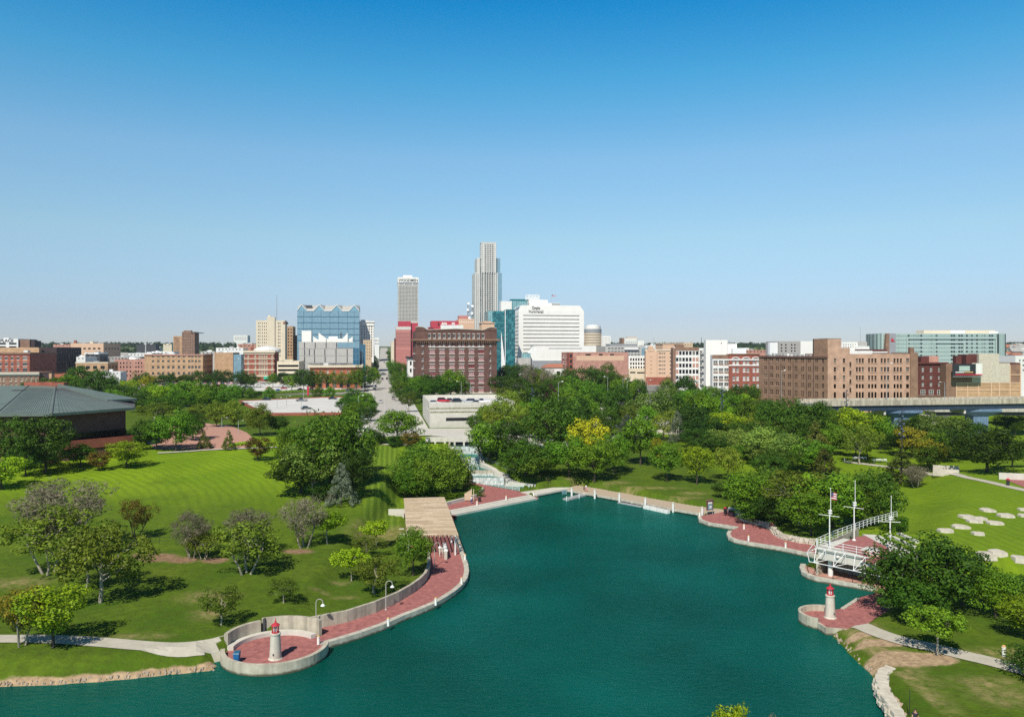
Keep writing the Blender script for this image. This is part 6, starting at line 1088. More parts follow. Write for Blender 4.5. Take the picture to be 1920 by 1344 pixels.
for t in (('green', 1404, 965, 884, 100, 'olive green tree at the left end of the masts grove, above the boardwalk bench'), ('willow', 1442, 962, 872, 110, 'feathery tree in the grove above the curved stone wall'), ('dark', 1372, 0, 900, 60, 'dark shrub on the bank behind the information board', None, 180), ('olive', 1500, 985, 878, 120, 'broad olive tree in the middle of the grove behind the flag mast'), ('green', 1560, 990, 884, 120, 'full green tree behind the middle mast'), ('dark', 1636, 985, 880, 110, 'dark tree at the right end of the masts grove beside the lawn'), ('willow', 1600, 985, 896, 90, 'leafy tree right in front of the grove by the white railing'), ('green', 1520, 1005, 918, 100, 'bushy green tree above the long bench on the brick walk'), ('dark', 1455, 985, 925, 80, 'dark bushy tree right above the curved stone wall'), ('darkshrub', 1412, 978, 946, 60, 'dark shrubs spilling over the curved stone wall'), ('shrub', 1668, 0, 962, 38, 'pale shrub at the far end of the white railing', None, 148), ('shrub', 1690, 0, 965, 30, 'low leafy shrub in the lawn right of the railing end', None, 147),
          ('dark', 1735, 0, 1000, 165, 'big dark tree on the bank beside the right lighthouse', None, 101.5), ('dark', 1682, 0, 1036, 96, 'dark tree leaning over the lower walk, left of the big one', None, 103.5), ('dark', 1802, 0, 1022, 110, 'dark tree behind the big one at the right lawn edge', None, 105.5), ('green', 1868, 0, 1064, 96, 'green tree at the right edge below the stone blocks', None, 101), ('young', 1757, 0, 1136, 94, 'small bright green tree with a pale stem beside the pier path', None, 88.6), ('lime', 1926, 0, 1122, 110, 'yellow-green tree cut by the right edge above the pier path', None, 93), ('dark', 1712, 0, 1085, 110, 'low dark tree behind the brick pier', None, 98.5), ('dark', 1925, 0, 1080, 100, 'dark tree cut by the right edge of the photo', None, 112), ('darkshrub', 1904, 0, 1200, 34, 'small dark bush by the orange-capped post', None, 95), ('lime', 1366, 0, 1325, 84, 'olive treetop just showing at the bottom edge', None, 62), ('bare', 1446, 0, 1334, 26, 'bare twiggy top at the bottom edge right of the olive treetop', None, 63), ('dark', 1966, 0, 1222, 130, 'dark tree beyond the right edge throwing shade on the near lawn', None, 82),
          ('dark', 1850, 0, 800, 130, 'wide dark tree with a big shadow on the upper right lawn', None, 196), ('conifer', 1690, 0, 845, 76, 'light green tree under the globe lamp on the right lawn', None, 196), ('sparse', 1718, 0, 872, 46, 'pale dry shrub-like tree right of the globe lamp', None, 190), ('autumn', 1745, 0, 820, 60, 'yellow-orange tinged tree behind the pale dry one', None, 214), ('autumn', 1712, 0, 798, 74, 'brown-orange tree behind the globe lamp', None, 232), ('olive', 1612, 0, 792, 60, 'tree with two dark stems behind the white benches', None, 222), ('lime', 1626, 0, 800, 44, 'yellow-green small tree right behind the two-stemmed one', None, 228), ('lime', 1590, 0, 765, 90, 'tall bright green tree below the viaduct', None, 250), ('silver', 1478, 0, 808, 80, 'silvery-leaved tree left of the white benches', None, 214), ('silver', 1432, 0, 796, 84, 'big silver-green tree in the right grove', None, 224), ('green', 1520, 0, 822, 80, 'green tree left of the white benches path', None, 210), ('conifer', 1545, 0, 840, 56, 'feathery small tree at the left end of the white benches path', None, 204)):
    tree_px(*t)

# masses of trees: (place, group, distance spread) and entries kind, x, top, width, distance
ADJ = {'green': 'green', 'dark': 'dark green', 'olive': 'olive', 'pale': 'pale green', 'silver': 'silvery', 'willow': 'feathery', 'lime': 'bright green', 'linden': 'rounded pale green', 'yellow': 'yellow', 'autumn': 'yellow-brown', 'spruce': 'blue spruce', 'conifer': 'conifer', 'red': 'brown-red', 'plum': 'purple', 'sparse': 'half-bare', 'shrub': 'green', 'darkshrub': 'dark'}
MASS = [
 ('round the brick forecourt', [('linden', 405, 750, 44, 268), ('linden', 438, 749, 46, 268), ('linden', 486, 755, 52, 242), ('dark', 522, 776, 44, 248), ('green', 330, 767, 74, 215), ('green', 294, 780, 56, 216), ('dark', 268, 786, 46, 216), ('dark', 360, 770, 54, 232), ('linden', 372, 756, 44, 300), ('green', 538, 800, 40, 240)]),
 ('behind the park hall roof', [('green', 305, 742, 74, 300), ('dark', 268, 735, 60, 330), ('olive', 290, 752, 66, 285), ('green', 250, 725, 52, 360), ('dark', 220, 716, 60, 360), ('dark', 186, 690, 58, 400), ('dark', 150, 683, 64, 420), ('green', 130, 702, 56, 400), ('green', 100, 706, 50, 400), ('dark', 60, 714, 60, 390), ('green', 30, 722, 50, 385), ('green', 200, 706, 50, 430), ('lime', 240, 712, 44, 420), ('green', 212, 728, 44, 340)]),
 ('along the row of flags', [('yellow', 276, 702, 30, 440), ('dark', 268, 697, 40, 470), ('dark', 310, 697, 44, 480), ('dark', 343, 699, 40, 480), ('dark', 372, 693, 38, 490), ('green', 320, 716, 60, 361), ('green', 356, 712, 60, 361), ('green', 395, 714, 60, 365), ('green', 336, 728, 56, 326), ('lime', 300, 722, 40, 344), ('dark', 400, 702, 44, 500), ('dark', 415, 690, 40, 520), ('green', 430, 718, 50, 369), ('green', 376, 726, 50, 335), ('green', 410, 730, 56, 339), ('dark', 450, 722, 40, 430), ('green', 284, 716, 44, 361)]),
 ('between the car park and the ornate brick building', [('dark', 452, 695, 40, 540), ('dark', 470, 700, 34, 540), ('dark', 530, 696, 26, 540), ('green', 512, 698, 22, 540), ('dark', 568, 690, 44, 500), ('green', 548, 700, 34, 500), ('dark', 585, 694, 36, 495), ('olive', 604, 693, 30, 490), ('olive', 626, 694, 30, 490), ('olive', 648, 695, 30, 490), ('green', 668, 690, 32, 490), ('dark', 684, 684, 36, 500), ('green', 700, 686, 28, 520), ('dark', 484, 732, 22, 440)]),
 ('along the left side of the long street', [('dark', 664, 728, 46, 345), ('green', 684, 734, 42, 330), ('dark', 652, 742, 44, 310), ('green', 668, 752, 46, 300), ('dark', 690, 760, 40, 290), ('green', 655, 768, 40, 275), ('dark', 670, 780, 40, 258), ('green', 696, 748, 30, 330), ('dark', 702, 666, 14, 1000), ('green', 704, 654, 12, 1300), ('dark', 698, 672, 18, 860), ('dark', 700, 678, 20, 760)]),
 ('along the right side of the long street', [('green', 733, 674, 20, 800), ('green', 742, 676, 26, 700), ('dark', 752, 678, 30, 640), ('green', 740, 684, 26, 580), ('green', 755, 690, 36, 530), ('dark', 748, 700, 34, 480), ('green', 765, 700, 44, 430), ('green', 786, 702, 46, 420), ('dark', 764, 722, 36, 380), ('olive', 766, 732, 34, 330), ('green', 750, 712, 40, 400), ('green', 790, 716, 34, 390), ('dark', 732, 662, 12, 1050), ('green', 728, 657, 10, 1350)]),
 ('in front of the dark red-brown warehouse', [('dark', 812, 698, 52, 412), ('green', 846, 692, 56, 410), ('dark', 832, 704, 48, 405), ('dark', 800, 708, 44, 400), ('green', 866, 706, 34, 408)]),
 ('right of the roof garage', [('pale', 930, 746, 58, 254), ('pale', 970, 748, 58, 250), ('pale', 950, 740, 54, 257), ('pale', 960, 726, 56, 330), ('pale', 944, 720, 46, 350), ('green', 908, 760, 34, 258), ('dark', 892, 776, 36, 250), ('dark', 1004, 712, 60, 330), ('green', 998, 744, 50, 285), ('plum', 1032, 716, 26, 350), ('olive', 1014, 782, 48, 252), ('pale', 920, 765, 40, 250)]),
 ('at the foot of the striped white office', [('dark', 950, 682, 50, 520), ('dark', 975, 680, 50, 520), ('dark', 1000, 690, 44, 500), ('green', 1020, 694, 44, 480), ('sparse', 992, 684, 34, 470), ('olive', 1010, 686, 34, 470), ('dark', 940, 700, 44, 460), ('dark', 970, 704, 50, 440), ('green', 1048, 700, 50, 430), ('dark', 1034, 708, 44, 410), ('sparse', 1026, 690, 28, 465)]),
 ('in front of the ghost-sign warehouse', [('dark', 1066, 690, 60, 460), ('dark', 1104, 684, 60, 470), ('dark', 1138, 682, 60, 470), ('green', 1080, 706, 60, 400), ('green', 1110, 712, 56, 390), ('dark', 1150, 698, 50, 430), ('green', 1170, 704, 56, 420), ('green', 1062, 722, 60, 345), ('dark', 1056, 742, 50, 310), ('green', 1088, 736, 60, 320), ('dark', 1086, 740, 44, 300), ('green', 1106, 744, 44, 300), ('green', 1126, 728, 54, 330), ('dark', 1196, 708, 44, 430), ('dark', 1078, 768, 60, 262), ('dark', 1120, 772, 50, 258), ('green', 1010, 776, 60, 262), ('dark', 1140, 756, 50, 285)]),
 ('round the white path and the underpass', [('dark', 1162, 722, 60, 315), ('pale', 1180, 752, 40, 300), ('spruce', 1176, 776, 48, 275), ('silver', 1226, 728, 90, 305), ('silver', 1250, 706, 50, 360), ('dark', 1282, 700, 56, 400), ('green', 1214, 758, 44, 285), ('pale', 1246, 770, 50, 275), ('spruce', 1270, 770, 40, 268), ('dark', 1262, 738, 60, 310), ('green', 1310, 732, 64, 315), ('dark', 1300, 760, 80, 280), ('green', 1340, 738, 70, 310), ('green', 1290, 728, 44, 350)]),
 ('in front of the two factories', [('green', 1330, 722, 44, 420), ('green', 1312, 724, 40, 400), ('green', 1360, 726, 44, 400), ('dark', 1384, 720, 48, 400), ('dark', 1352, 730, 40, 360), ('green', 1408, 718, 40, 410), ('green', 1376, 738, 60, 330), ('green', 1404, 744, 50, 320), ('lime', 1394, 738, 40, 340), ('dark', 1436, 746, 40, 350)]),
 ('in the thick grove right of the curved wall', [('dark', 1322, 780, 90, 255), ('dark', 1310, 800, 70, 245), ('lime', 1360, 772, 70, 262), ('silver', 1370, 800, 80, 240), ('pale', 1408, 772, 64, 262), ('silver', 1400, 812, 80, 232), ('yellow', 1372, 778, 30, 275), ('pale', 1440, 776, 60, 262), ('silver', 1450, 784, 70, 250), ('dark', 1334, 812, 70, 232), ('silver', 1420, 830, 70, 222), ('green', 1386, 834, 56, 224), ('dark', 1460, 842, 70, 206), ('dark', 1440, 850, 66, 202), ('green', 1350, 770, 60, 290), ('dark', 1396, 786, 70, 250)]),
 ('below the long brick warehouse and the viaduct', [('dark', 1470, 748, 84, 252), ('dark', 1512, 744, 92, 250), ('dark', 1548, 754, 64, 250), ('dark', 1490, 776, 84, 238), ('dark', 1440, 746, 50, 256), ('green', 1450, 756, 50, 300), ('silver', 1440, 764, 50, 290), ('conifer', 1530, 790, 60, 232), ('dark', 1640, 770, 60, 300), ('green', 1650, 778, 60, 250), ('dark', 1662, 800, 50, 260), ('silver', 1748, 772, 70, 255), ('silver', 1780, 776, 70, 252), ('dark', 1720, 776, 60, 262), ('dark', 1800, 778, 70, 262), ('dark', 1830, 790, 60, 250), ('dark', 1780, 800, 76, 232), ('green', 1760, 808, 70, 225), ('dark', 1690, 806, 70, 238), ('green', 1820, 812, 70, 228), ('dark', 1740, 830, 60, 212), ('olive', 1850, 808, 50, 240), ('dark', 1900, 822, 70, 205), ('green', 1884, 776, 50, 300), ('dark', 1905, 780, 44, 290), ('green', 1560, 792, 66, 238), ('dark', 1604, 800, 54, 234), ('olive', 1700, 782, 50, 262)]),
 ('far behind the viaduct at the right edge', [('dark', 1908, 690, 34, 600), ('dark', 1925, 712, 40, 480), ('green', 1932, 694, 40, 560)]),
]
ORD = ['leftmost', 'second from left', 'third from left', 'fourth from left', 'fifth from left', 'sixth from left', 'seventh from left', 'eighth from left', 'ninth from left', 'tenth from left']
for place, L_ in MASS:
    by = {}
    for e in L_: by.setdefault(e[0], []).append(e)
    for kind, es in by.items():
        md = sorted(e[4] for e in es)[len(es)//2]
        rows = [('', es)] if len(es) < 7 else [('nearer ', [e for e in es if e[4] < md]), ('farther ', [e for e in es if e[4] >= md])]
        for row, sub in rows:
            sub = sorted(sub, key=lambda e: e[1]); n = len(sub)
            for i, e in enumerate(sub):
                lab = f'{row}{ADJ[kind] if kind != "conifer" else "feathery"} {"conifer" if kind == "conifer" else "tree"} {place}'+('' if n == 1 else ', '+('rightmost' if i == n-1 else ORD[i]))
                tree_px(kind, e[1], 0, e[2], e[3]*.95, lab, 'trees '+place, e[4])
# hedges behind the parking lot
r = random.Random(4)
def hedge(name, pts, w, h, label, m, n=2600, lw=.22):
    rs = np.random.default_rng(len(pts)*13+int(w*10)); q = np.array(resample(pts, 1.0)); p = q[rs.integers(len(q), size=n)]; t = rs.uniform(-1, 1, n)
    z = TH(p[:, 0], p[:, 1])+h*(1-.5*t*t)*rs.uniform(.75, 1.1, n)*rs.random(n)**.4; P = np.stack([p[:, 0]+rs.uniform(-.8, .8, n), p[:, 1]+t*w/2, z], 1); Nn = np.stack([rs.normal(size=n)*.5, -.5+rs.normal(size=n)*.5, np.full(n, .8)], 1)
    o = link(name, quads_mesh(name, P, Nn, lw, lw*1.4, rs, M[m])); return tag(o, label, 'hedge')
hedge('hedge', ATS([(300, 737), (380, 736), (450, 735)], 9.1), 7, 2.2, 'leafy green hedge below the row of flags, left of the car park', 'leaf_lime', 5000, .3)
hedge('hedge', ATS([(452, 739), (560, 736.5), (645, 735)], 9.2), 9, 1.6, 'long low hedge between the white lot and the far car park', 'leaf_green', 5000, .3)
hedge('hedge', ATS([(300, 748), (380, 747.5), (452, 746)], 9.1), 7, 2.0, 'leafy hedge row behind the rounded lindens', 'leaf_green', 4500, .3)
hedge('hedge', ATS([(640, 752), (668, 748), (680, 742)], 9.2), 10, 1.5, 'hedge patch at the right end of the white parking lot', 'leaf_lime', 2500, .3)
hedge('hedge', ATS([(436, 832), (478, 828)], 8.8), 3, .8, 'low clipped hedge at the right end of the brick forecourt', 'leaf_lime', 1200, .2)
for i, px_ in enumerate((470, 505, 596, 618)):
    tree_px('shrub', px_, 0, 724 if i < 2 else 722, 20, ('bush', 'bush')[0]+' in the hedge behind the white parking lot, '+ORD[i] if i < 3 else 'bush in the hedge behind the white parking lot, rightmost of four', 'bushes behind the white lot', 425)
# far woods on the hills: nobody could count them
def woods():
    rs = np.random.default_rng(99); P = []; Nn = []
    N0 = 3400; Ds = 1000+1900*rs.random(N0)**1.1; xs_ = X_(rs.uniform(-60, 1990, N0), Ds); zs_ = TH(xs_, Ds)
    for x, D, z in zip(xs_, Ds, zs_):
        if abs(x/D+0.162) < 0.0125+7/D: continue
        w = rs.uniform(7, 13)*(1 if D > 1400 else .8); h = rs.uniform(8, 15) if D > 1250 else rs.uniform(6, 9); k = 42
        if x < -0.16*D and D < 1350 and rs.random() < .5: continue
        d = rs.normal(size=(k, 3)); d /= np.linalg.norm(d, axis=1, keepdims=True); d[:, 2] = np.abs(d[:, 2])*.9+.1
        P.append(np.array([x, D, z])+d*np.array([w/2, w/2, h])*rs.uniform(.6, 1, (k, 1))); Nn.append(d+np.array([0, 0, .4])+rs.normal(size=(k, 3))*.3)
    P = np.concatenate(P); Nn = np.concatenate(Nn); o = link('distant_woods', quads_mesh('distant_woods', P, Nn, 2.0, 2.6, rs, M['leaf_far'])); tag(o, 'dark green woods covering the far hills along the horizon', 'woods', kind='stuff')
leaf_mat('leaf_far', (0.030, 0.062, 0.024), (0.060, 0.105, 0.040), 0.15); woods()
# houses on the far hills
for i in range(34):
    px_ = r.choice([r.uniform(0, 330), r.uniform(380, 480), r.uniform(1150, 1460), r.uniform(1880, 1919), r.uniform(1880, 1919)]); D = r.uniform(1050, 1650); x = X_(px_, D); z = TH(x, D)+r.uniform(1, 4)
    w, d, h = r.uniform(9, 20), r.uniform(8, 12), r.uniform(6, 10); root = empty('far_house', (x, D, z), r.uniform(-.4, .4)); tag(root, 'small pale house among the trees of the far hills', 'house', 'houses on the far hills')
    b = MB(); b.box(-w/2, -d/2, -6, w/2, d/2, h); b.build('wall', M[r.choice(['white_paint', 'cream', 'white_paint', 'pink_brick', 'panel_grey'])], root)
    b = MB(); b.hexa([(-w/2-.4, -d/2-.4, h), (w/2+.4, -d/2-.4, h), (w/2+.4, d/2+.4, h), (-w/2-.4, d/2+.4, h), (-w/2-.4, -.1, h+3), (w/2+.4, -.1, h+3), (w/2+.4, .1, h+3), (-w/2-.4, .1, h+3)]); b.build('roof', M[r.choice(['roof_dark', 'roof_gravel', 'roof_terracotta'])], root)
# ------------------------------------------------------------------ things of the park
KIDS = {}; LASTK = []
def dup(root, loc, rz=None, label=None):
    if root.name not in KIDS: KIDS[root.name] = [k for k in bpy.data.objects if k.parent == root]
    c = root.copy(); COL.objects.link(c); c.location = loc
    if rz is not None: c.rotation_euler = (0, 0, rz)
    if label: c['label'] = label
    LASTK.clear()
    for k in KIDS[root.name]: d = k.copy(); COL.objects.link(d); d.parent = c; LASTK.append(d)
    return c
# air
b = MB(); b.box(-2600, -80, -3, 2600, 3300, 190); hz = b.build('haze', [])
hm = bpy.data.materials.new('haze_air'); hm.use_nodes = True; N_h = hm.node_tree.nodes; N_h.remove(N_h['Principled BSDF']); pvn = N_h.new('ShaderNodeVolumePrincipled'); pvn.inputs['Color'].default_value = (.82, .90, 1, 1); pvn.inputs['Density'].default_value = 0.00006; pvn.inputs['Anisotropy'].default_value = 0.2
hm.node_tree.links.new(pvn.outputs[0], N_h['Material Output'].inputs['Volume']); hz.data.materials.append(hm); tag(hz, kind='stuff')
# lighthouses
lx_, ly_ = at(516.5, 1234, ZP)
lh = empty('lighthouse', (lx_, ly_, ZP)); tag(lh, 'small white lighthouse with red lantern on the round terrace at the left', 'lighthouse', 'ornamental lighthouses')
b = MB(); b.lathe([(.80, 0), (.72, .12), (.66, .16), (.53, 2.72), (.60, 2.74), (.60, 2.86), (.50, 2.9)], n=28); b.build('tower', M['aged_white'], lh, smooth=False)
b = MB()
for i in range(8): a = math.pi/4*i; b.tube((.36*math.cos(a), .36*math.sin(a), 2.88), (.36*math.cos(a), .36*math.sin(a), 3.72), .045, n=5)
b.lathe([(.42, 2.88), (.42, 3.0)], n=16); b.lathe([(.42, 3.66), (.42, 3.74)], n=16); b.build('lantern', M['red_paint'], lh)
b = MB(); b.lathe([(.2, 2.9), (.24, 3.3), (.2, 3.7)], n=12); b.build('lamp', M['white_paint'], lh)
b = MB(); b.lathe([(.50, 3.72), (.46, 3.78), (.10, 4.02), (.08, 4.1), (.12, 4.16), (.04, 4.24), (.03, 4.5)], n=20); b.build('cap', M['red_paint'], lh)
b = MB(); b.box(-.12, -.70, .55, .02, -.60, .75); b.build('plaque', M['dark_grey'], lh)
dup(lh, (*at(1556.5, 1157, ZP), ZP), 0.5, 'small white lighthouse with red lantern at the tip of the right brick pier')
# gooseneck lamps
lamp = empty('park_lamp', (*at(592.5, 1181, ZP), ZP)); tag(lamp, 'white-shaded gooseneck lamp at the round terrace end of the promenade', 'lamp', 'gooseneck lamps on the promenade')
b = MB(); b.tube((0, 0, 0), (0, 0, 3.4), .055, .045); pts = [(.42-.42*math.cos(math.radians(t)), 0, 3.4+.42*math.sin(math.radians(t))) for t in range(0, 181, 15)]; b.path(pts, .04); b.tube((.84, 0, 3.4), (.84, 0, 3.2), .04); b.lathe([(.14, 0), (.12, .1), (.08, .14)], n=10); b.build('post', M['panel_grey'], lamp)
b = MB(); b.lathe([(.28, 2.98), (.27, 3.03), (.17, 3.14), (.06, 3.25)], .84, 0, 16); b.build('lamp_shade', M['white_metal'], lamp)
dup(lamp, (*at(723.5, 1143, ZP), ZP), .1, 'white gooseneck lamp halfway along the curved promenade by the wall'); dup(lamp, (*at(814.5, 1062, ZP), ZP), .1, 'gooseneck lamp in tree shade at the front of the wooden pavilion'); dup(lamp, (at(797, 927, 1.5)[0], 186, 1.6), 0, 'gooseneck lamp rising just behind the pavilion roof')
# bollards
bol = empty('bollard', (0, 0, 0)); b = MB(); b.lathe([(.16, 0), (.15, .78), (.19, .8), (.19, .9)], n=12); b.build('post', M['white_stone'], bol); b = MB(); b.lathe([(.17, .9), (.17, .98), (.1, 1.05), (.04, 1.08)], n=12); b.build('cap', M['cap_ochre'], bol)
BL = [((597, 1209), 'pale bollard with ochre cap beside the end of the round terrace parapet'), ((728, 1174), 'pale bollard with ochre cap on the promenade edge, second from the round terrace'), ((817, 1135), 'pale bollard with ochre cap on the promenade edge, third from the round terrace'), ((865.5, 1096), 'pale bollard with ochre cap at the bulge of the promenade edge'), ((872, 1051), 'bollard on the promenade edge opposite the paving grid'), ((862, 1030), 'bollard on the promenade edge beside the white pipe sculpture'), ((855, 1010), 'bollard on the promenade edge at the front corner of the pavilion'),
      ((894.5, 948), 'white bollard above the lake steps, left one'), ((949, 938), 'white bollard above the lake steps, right one'), ((1001, 930), 'small white post where the lake steps meet the cascade deck'), ((1395, 993), 'pale bollard at the notch of the brick walk'), ((1403.5, 1015), 'pale bollard on the brick walk edge, middle of three'), ((1473, 1028), 'pale bollard on the brick walk edge nearest the truss bridge'), ((1312, 969), 'pale bollard at the corner where the boardwalk meets the brick walk')]
bol.location = (*at(*BL[0][0], ZP), ZP+.08); tag(bol, BL[0][1], 'bollard', 'bollards along the lake edge'); tag(bol, kind=None)
for p, lab in BL[1:]: dup(bol, (*at(*p, ZP), ZP+.08), 0, lab)
pile = empty('mooring_pile', (0, 0, 0)); b = MB(); b.lathe([(.24, -1.5), (.24, 2.2), (.2, 2.25)], n=12); b.build('post', M['white_paint'], pile); b = MB(); b.lathe([(.26, 2.1), (.26, 2.3), (.05, 2.45)], n=12); b.build('cap', M['limestone'], pile)
PL_ = [((1072, 931), 'tall white mooring pile beside the angled floating dock'), ((1115, 934), 'white mooring pile on the boardwalk right of the floating dock'), ((1161, 940.5), 'white mooring pile at the left end of the white float'), ((1209.5, 950), 'white mooring pile between the two floats'), ((1261.5, 959.5), 'white mooring pile at the right end of the long white float'), ((1316, 968.5), 'white mooring pile in front of the information board')]
pile.location = (*at(*PL_[0][0], 0), -.2); tag(pile, PL_[0][1], 'mooring pile', 'mooring piles along the boardwalk')
for p, lab in PL_[1:]: q = at(*p, 0); dup(pile, (q[0], q[1]-.35, -.2), 0, lab)
# floats and dock
def floatbox(a, c, h, label, m):
    A_, B_ = Vector(at(*a)), Vector(at(*c)); n = Vector((B_.y-A_.y, A_.x-B_.x)).normalized()*.45; A_ += n; B_ += n; d = (B_-A_); o = empty('dock_float', (*A_, 0), math.atan2(d.y, d.x)); tag(o, label, 'float')
    b = MB(); b.box(0, -.55, -.3, d.length, .35, h); b.build('pontoon', M[m], o); b = MB()
    for i in range(int(d.length/2)+1): b.box(i*2, -.57, -.3, i*2+.08, .36, h+.02)
    b.build('straps', M['grey_metal'], o)
floatbox((1163, 942), (1207, 950), .18, 'thin grey float moored along the boardwalk', 'grey_metal'); floatbox((1211.5, 952), (1257, 962), .62, 'thick white float moored along the boardwalk', 'white_paint')
dk_ = empty('floating_dock', (*at(1078, 930, .2), 0)); tag(dk_, 'small angled grey dock with a glass-railed end at the corner of the deck', 'dock')
rel = lambda p, z=.3: Vector((at(*p, z)[0]-dk_.location.x, at(*p, z)[1]-dk_.location.y))
b = MB(); q = [rel(p) for p in ((1055, 934), (1066, 936.5), (1083, 932), (1099, 927.5), (1090, 924.5), (1076, 929))]; b.prism(ccw([tuple(p) for p in q]), -.1, .32); b.build('deck', M['grey_metal'], dk_)
b = MB(); A_, B_, C_ = rel((1055, 934)), rel((1053, 928)), rel((1063, 926))
for p, q2 in ((A_, B_), (B_, C_)): b.hexa([(*p, .3), (*q2, .3), (q2.x, q2.y+.05, .3), (p.x, p.y+.05, .3), (*p, 1.3), (*q2, 1.3), (q2.x, q2.y+.05, 1.3), (p.x, p.y+.05, 1.3)])
b.build('glass_rail', M['pale_teal_cells'], dk_); b = MB()
for p in ((1062.5, 939), (1086, 934)): q = rel(p, 0); b.tube((q.x, q.y, -1), (q.x, q.y, 1.1), .09)
b.build('post', M['white_metal'], dk_)
# pavilion
pv = empty('wooden_pavilion', (-17.3, 133, ZP)); pv.rotation_euler = (0, 0, 0); tag(pv, 'flat-roofed pavilion with a big pale wooden slat roof beside the lake', 'pavilion')
RZ = 3.7; c4 = [at(762.6, 1001, ZP+RZ), at(859.6, 1001.4, ZP+RZ), at(833, 931, ZP+RZ), at(757, 933, ZP+RZ)]; c4 = [Vector((x+17.3, y-133)) for x, y in c4]
b = MB(); N_ = 54
for i in range(N_):
    t0, t1 = (i+.42)/N_, (i+.56)/N_; sp_ = rnd.uniform(.3, .7)
    a0, a1, d0, d1 = c4[0].lerp(c4[3], t0), c4[0].lerp(c4[3], t1), c4[1].lerp(c4[2], t0), c4[1].lerp(c4[2], t1)
    for u0, u1 in ((0, sp_), (sp_+.004, 1)):
        p, q2, s_, t_ = a0.lerp(d0, u0), a0.lerp(d0, u1), a1.lerp(d1, u1), a1.lerp(d1, u0); dz2 = rnd.uniform(0, .03); b.mi = rnd.randrange(3)
        b.hexa([(*p, RZ-.2), (*q2, RZ-.2), (*s_, RZ-.2), (*t_, RZ-.2), (*p, RZ+dz2), (*q2, RZ+dz2), (*s_, RZ+dz2), (*t_, RZ+dz2)])
mat('wood_pale', (0.66, 0.53, 0.38), (0.50, 0.39, 0.27), 1.5, 0.8, stretch=(.3, 5, 1)); mat('wood_dark', (0.52, 0.40, 0.27), (0.38, 0.28, 0.19), 1.5, 0.8, stretch=(.3, 5, 1))
b.build('roof_slats', [M['wood'], M['wood_pale'], M['wood_dark']], pv)
b = MB()
for u in np.linspace(0, .985, 13): p, q2 = c4[0].lerp(c4[1], u), c4[3].lerp(c4[2], u); b.hexa([(p.x, p.y, RZ-.4), (p.x+.13, p.y, RZ-.4), (q2.x+.13, q2.y, RZ-.4), (q2.x, q2.y, RZ-.4), (p.x, p.y, RZ-.205), (p.x+.13, p.y, RZ-.205), (q2.x+.13, q2.y, RZ-.205), (q2.x, q2.y, RZ-.205)])
b.build('beams', M['wood_dark'], pv)
for t in (.03, .27, .5, .73, .96):
    for u in (.04, .95): p = c4[0].lerp(c4[3], t).lerp(c4[1].lerp(c4[2], t), u); b = MB(); b.lathe([(.15, 0), (.15, RZ-.4)], p.x, p.y, 12); b.build('column', M['white_paint'], pv)
b = MB()
for t in (.015,):
    for u in np.linspace(.3, .98, 9): p = c4[0].lerp(c4[1], u); b.box(p.x-.05, p.y-.35, RZ-.42, p.x+.05, p.y+.4, RZ-.15)
b.build('rafter_ends', M['wood'], pv)
lw_ = empty('garden_wall', (*at(745, 962, 1.4), 1.2)); q0 = lw_.location; tag(lw_, 'short white wall running from the pavilion into the striped lawn', 'wall'); b = MB(); b.box(-1.8, -.3, -.6, 1.9, .3, 1.05); b.box(-.3, -1.0, -.6, 1.5, -.45, .35); b.build('wall', M['pale_concrete'], lw_)
for i, (px_, py_) in enumerate(((753, 992), (754, 1003), (755, 1006), (756, 1021), (758, 1039))):
    x, y = ground(px_, py_); b = MB(); b.box(-.45, -.28, -.2, .45, .28, .1); o = b.build('stepping_stone', M['pale_concrete'], None, (x, y, TH(x, y))); tag(o, 'pale stepping slab in the grass left of the pavilion, '+('nearest the white wall', 'second from the white wall', 'third from the white wall', 'fourth from the white wall', 'farthest from the white wall')[i], 'stepping stone', 'stepping slabs beside the pavilion')
# white pipe sculpture
ps = empty('pipe_sculpture', (*at(836, 1048, ZP), ZP)); tag(ps, 'white pipe sculpture with curled pieces standing on the paving grid', 'sculpture')
b = MB(); b.box(-.24, -.22, 0, .24, .22, 1.35); b.build('post', M['aged_white'], ps); b = MB(); b.tube((0, 0, 1.35), (-.6, 4.2, 1.5), .34, .30, 14); b.build('pipe', M['white_metal'], ps)
b = MB(); b.tube((-.05, .3, 1.36), (-.1, .6, 1.37), .39, .39, 14); b.tube((-.3, 2.0, 1.42), (-.34, 2.25, 1.43), .38, .38, 14); b.build('collar', M['mid_grey'], ps)
for i in range(4):
    b = MB(); c0 = Vector((-.75-.12*i, .6+1.0*i, .15)); b.path([c0+Vector((-.32*math.cos(math.radians(t)), .15*math.sin(math.radians(t*2)), .5+.5*math.sin(math.radians(t)))) for t in range(-40, 231, 18)], .07, 8); b.build('curl', M['aged_white'], ps)
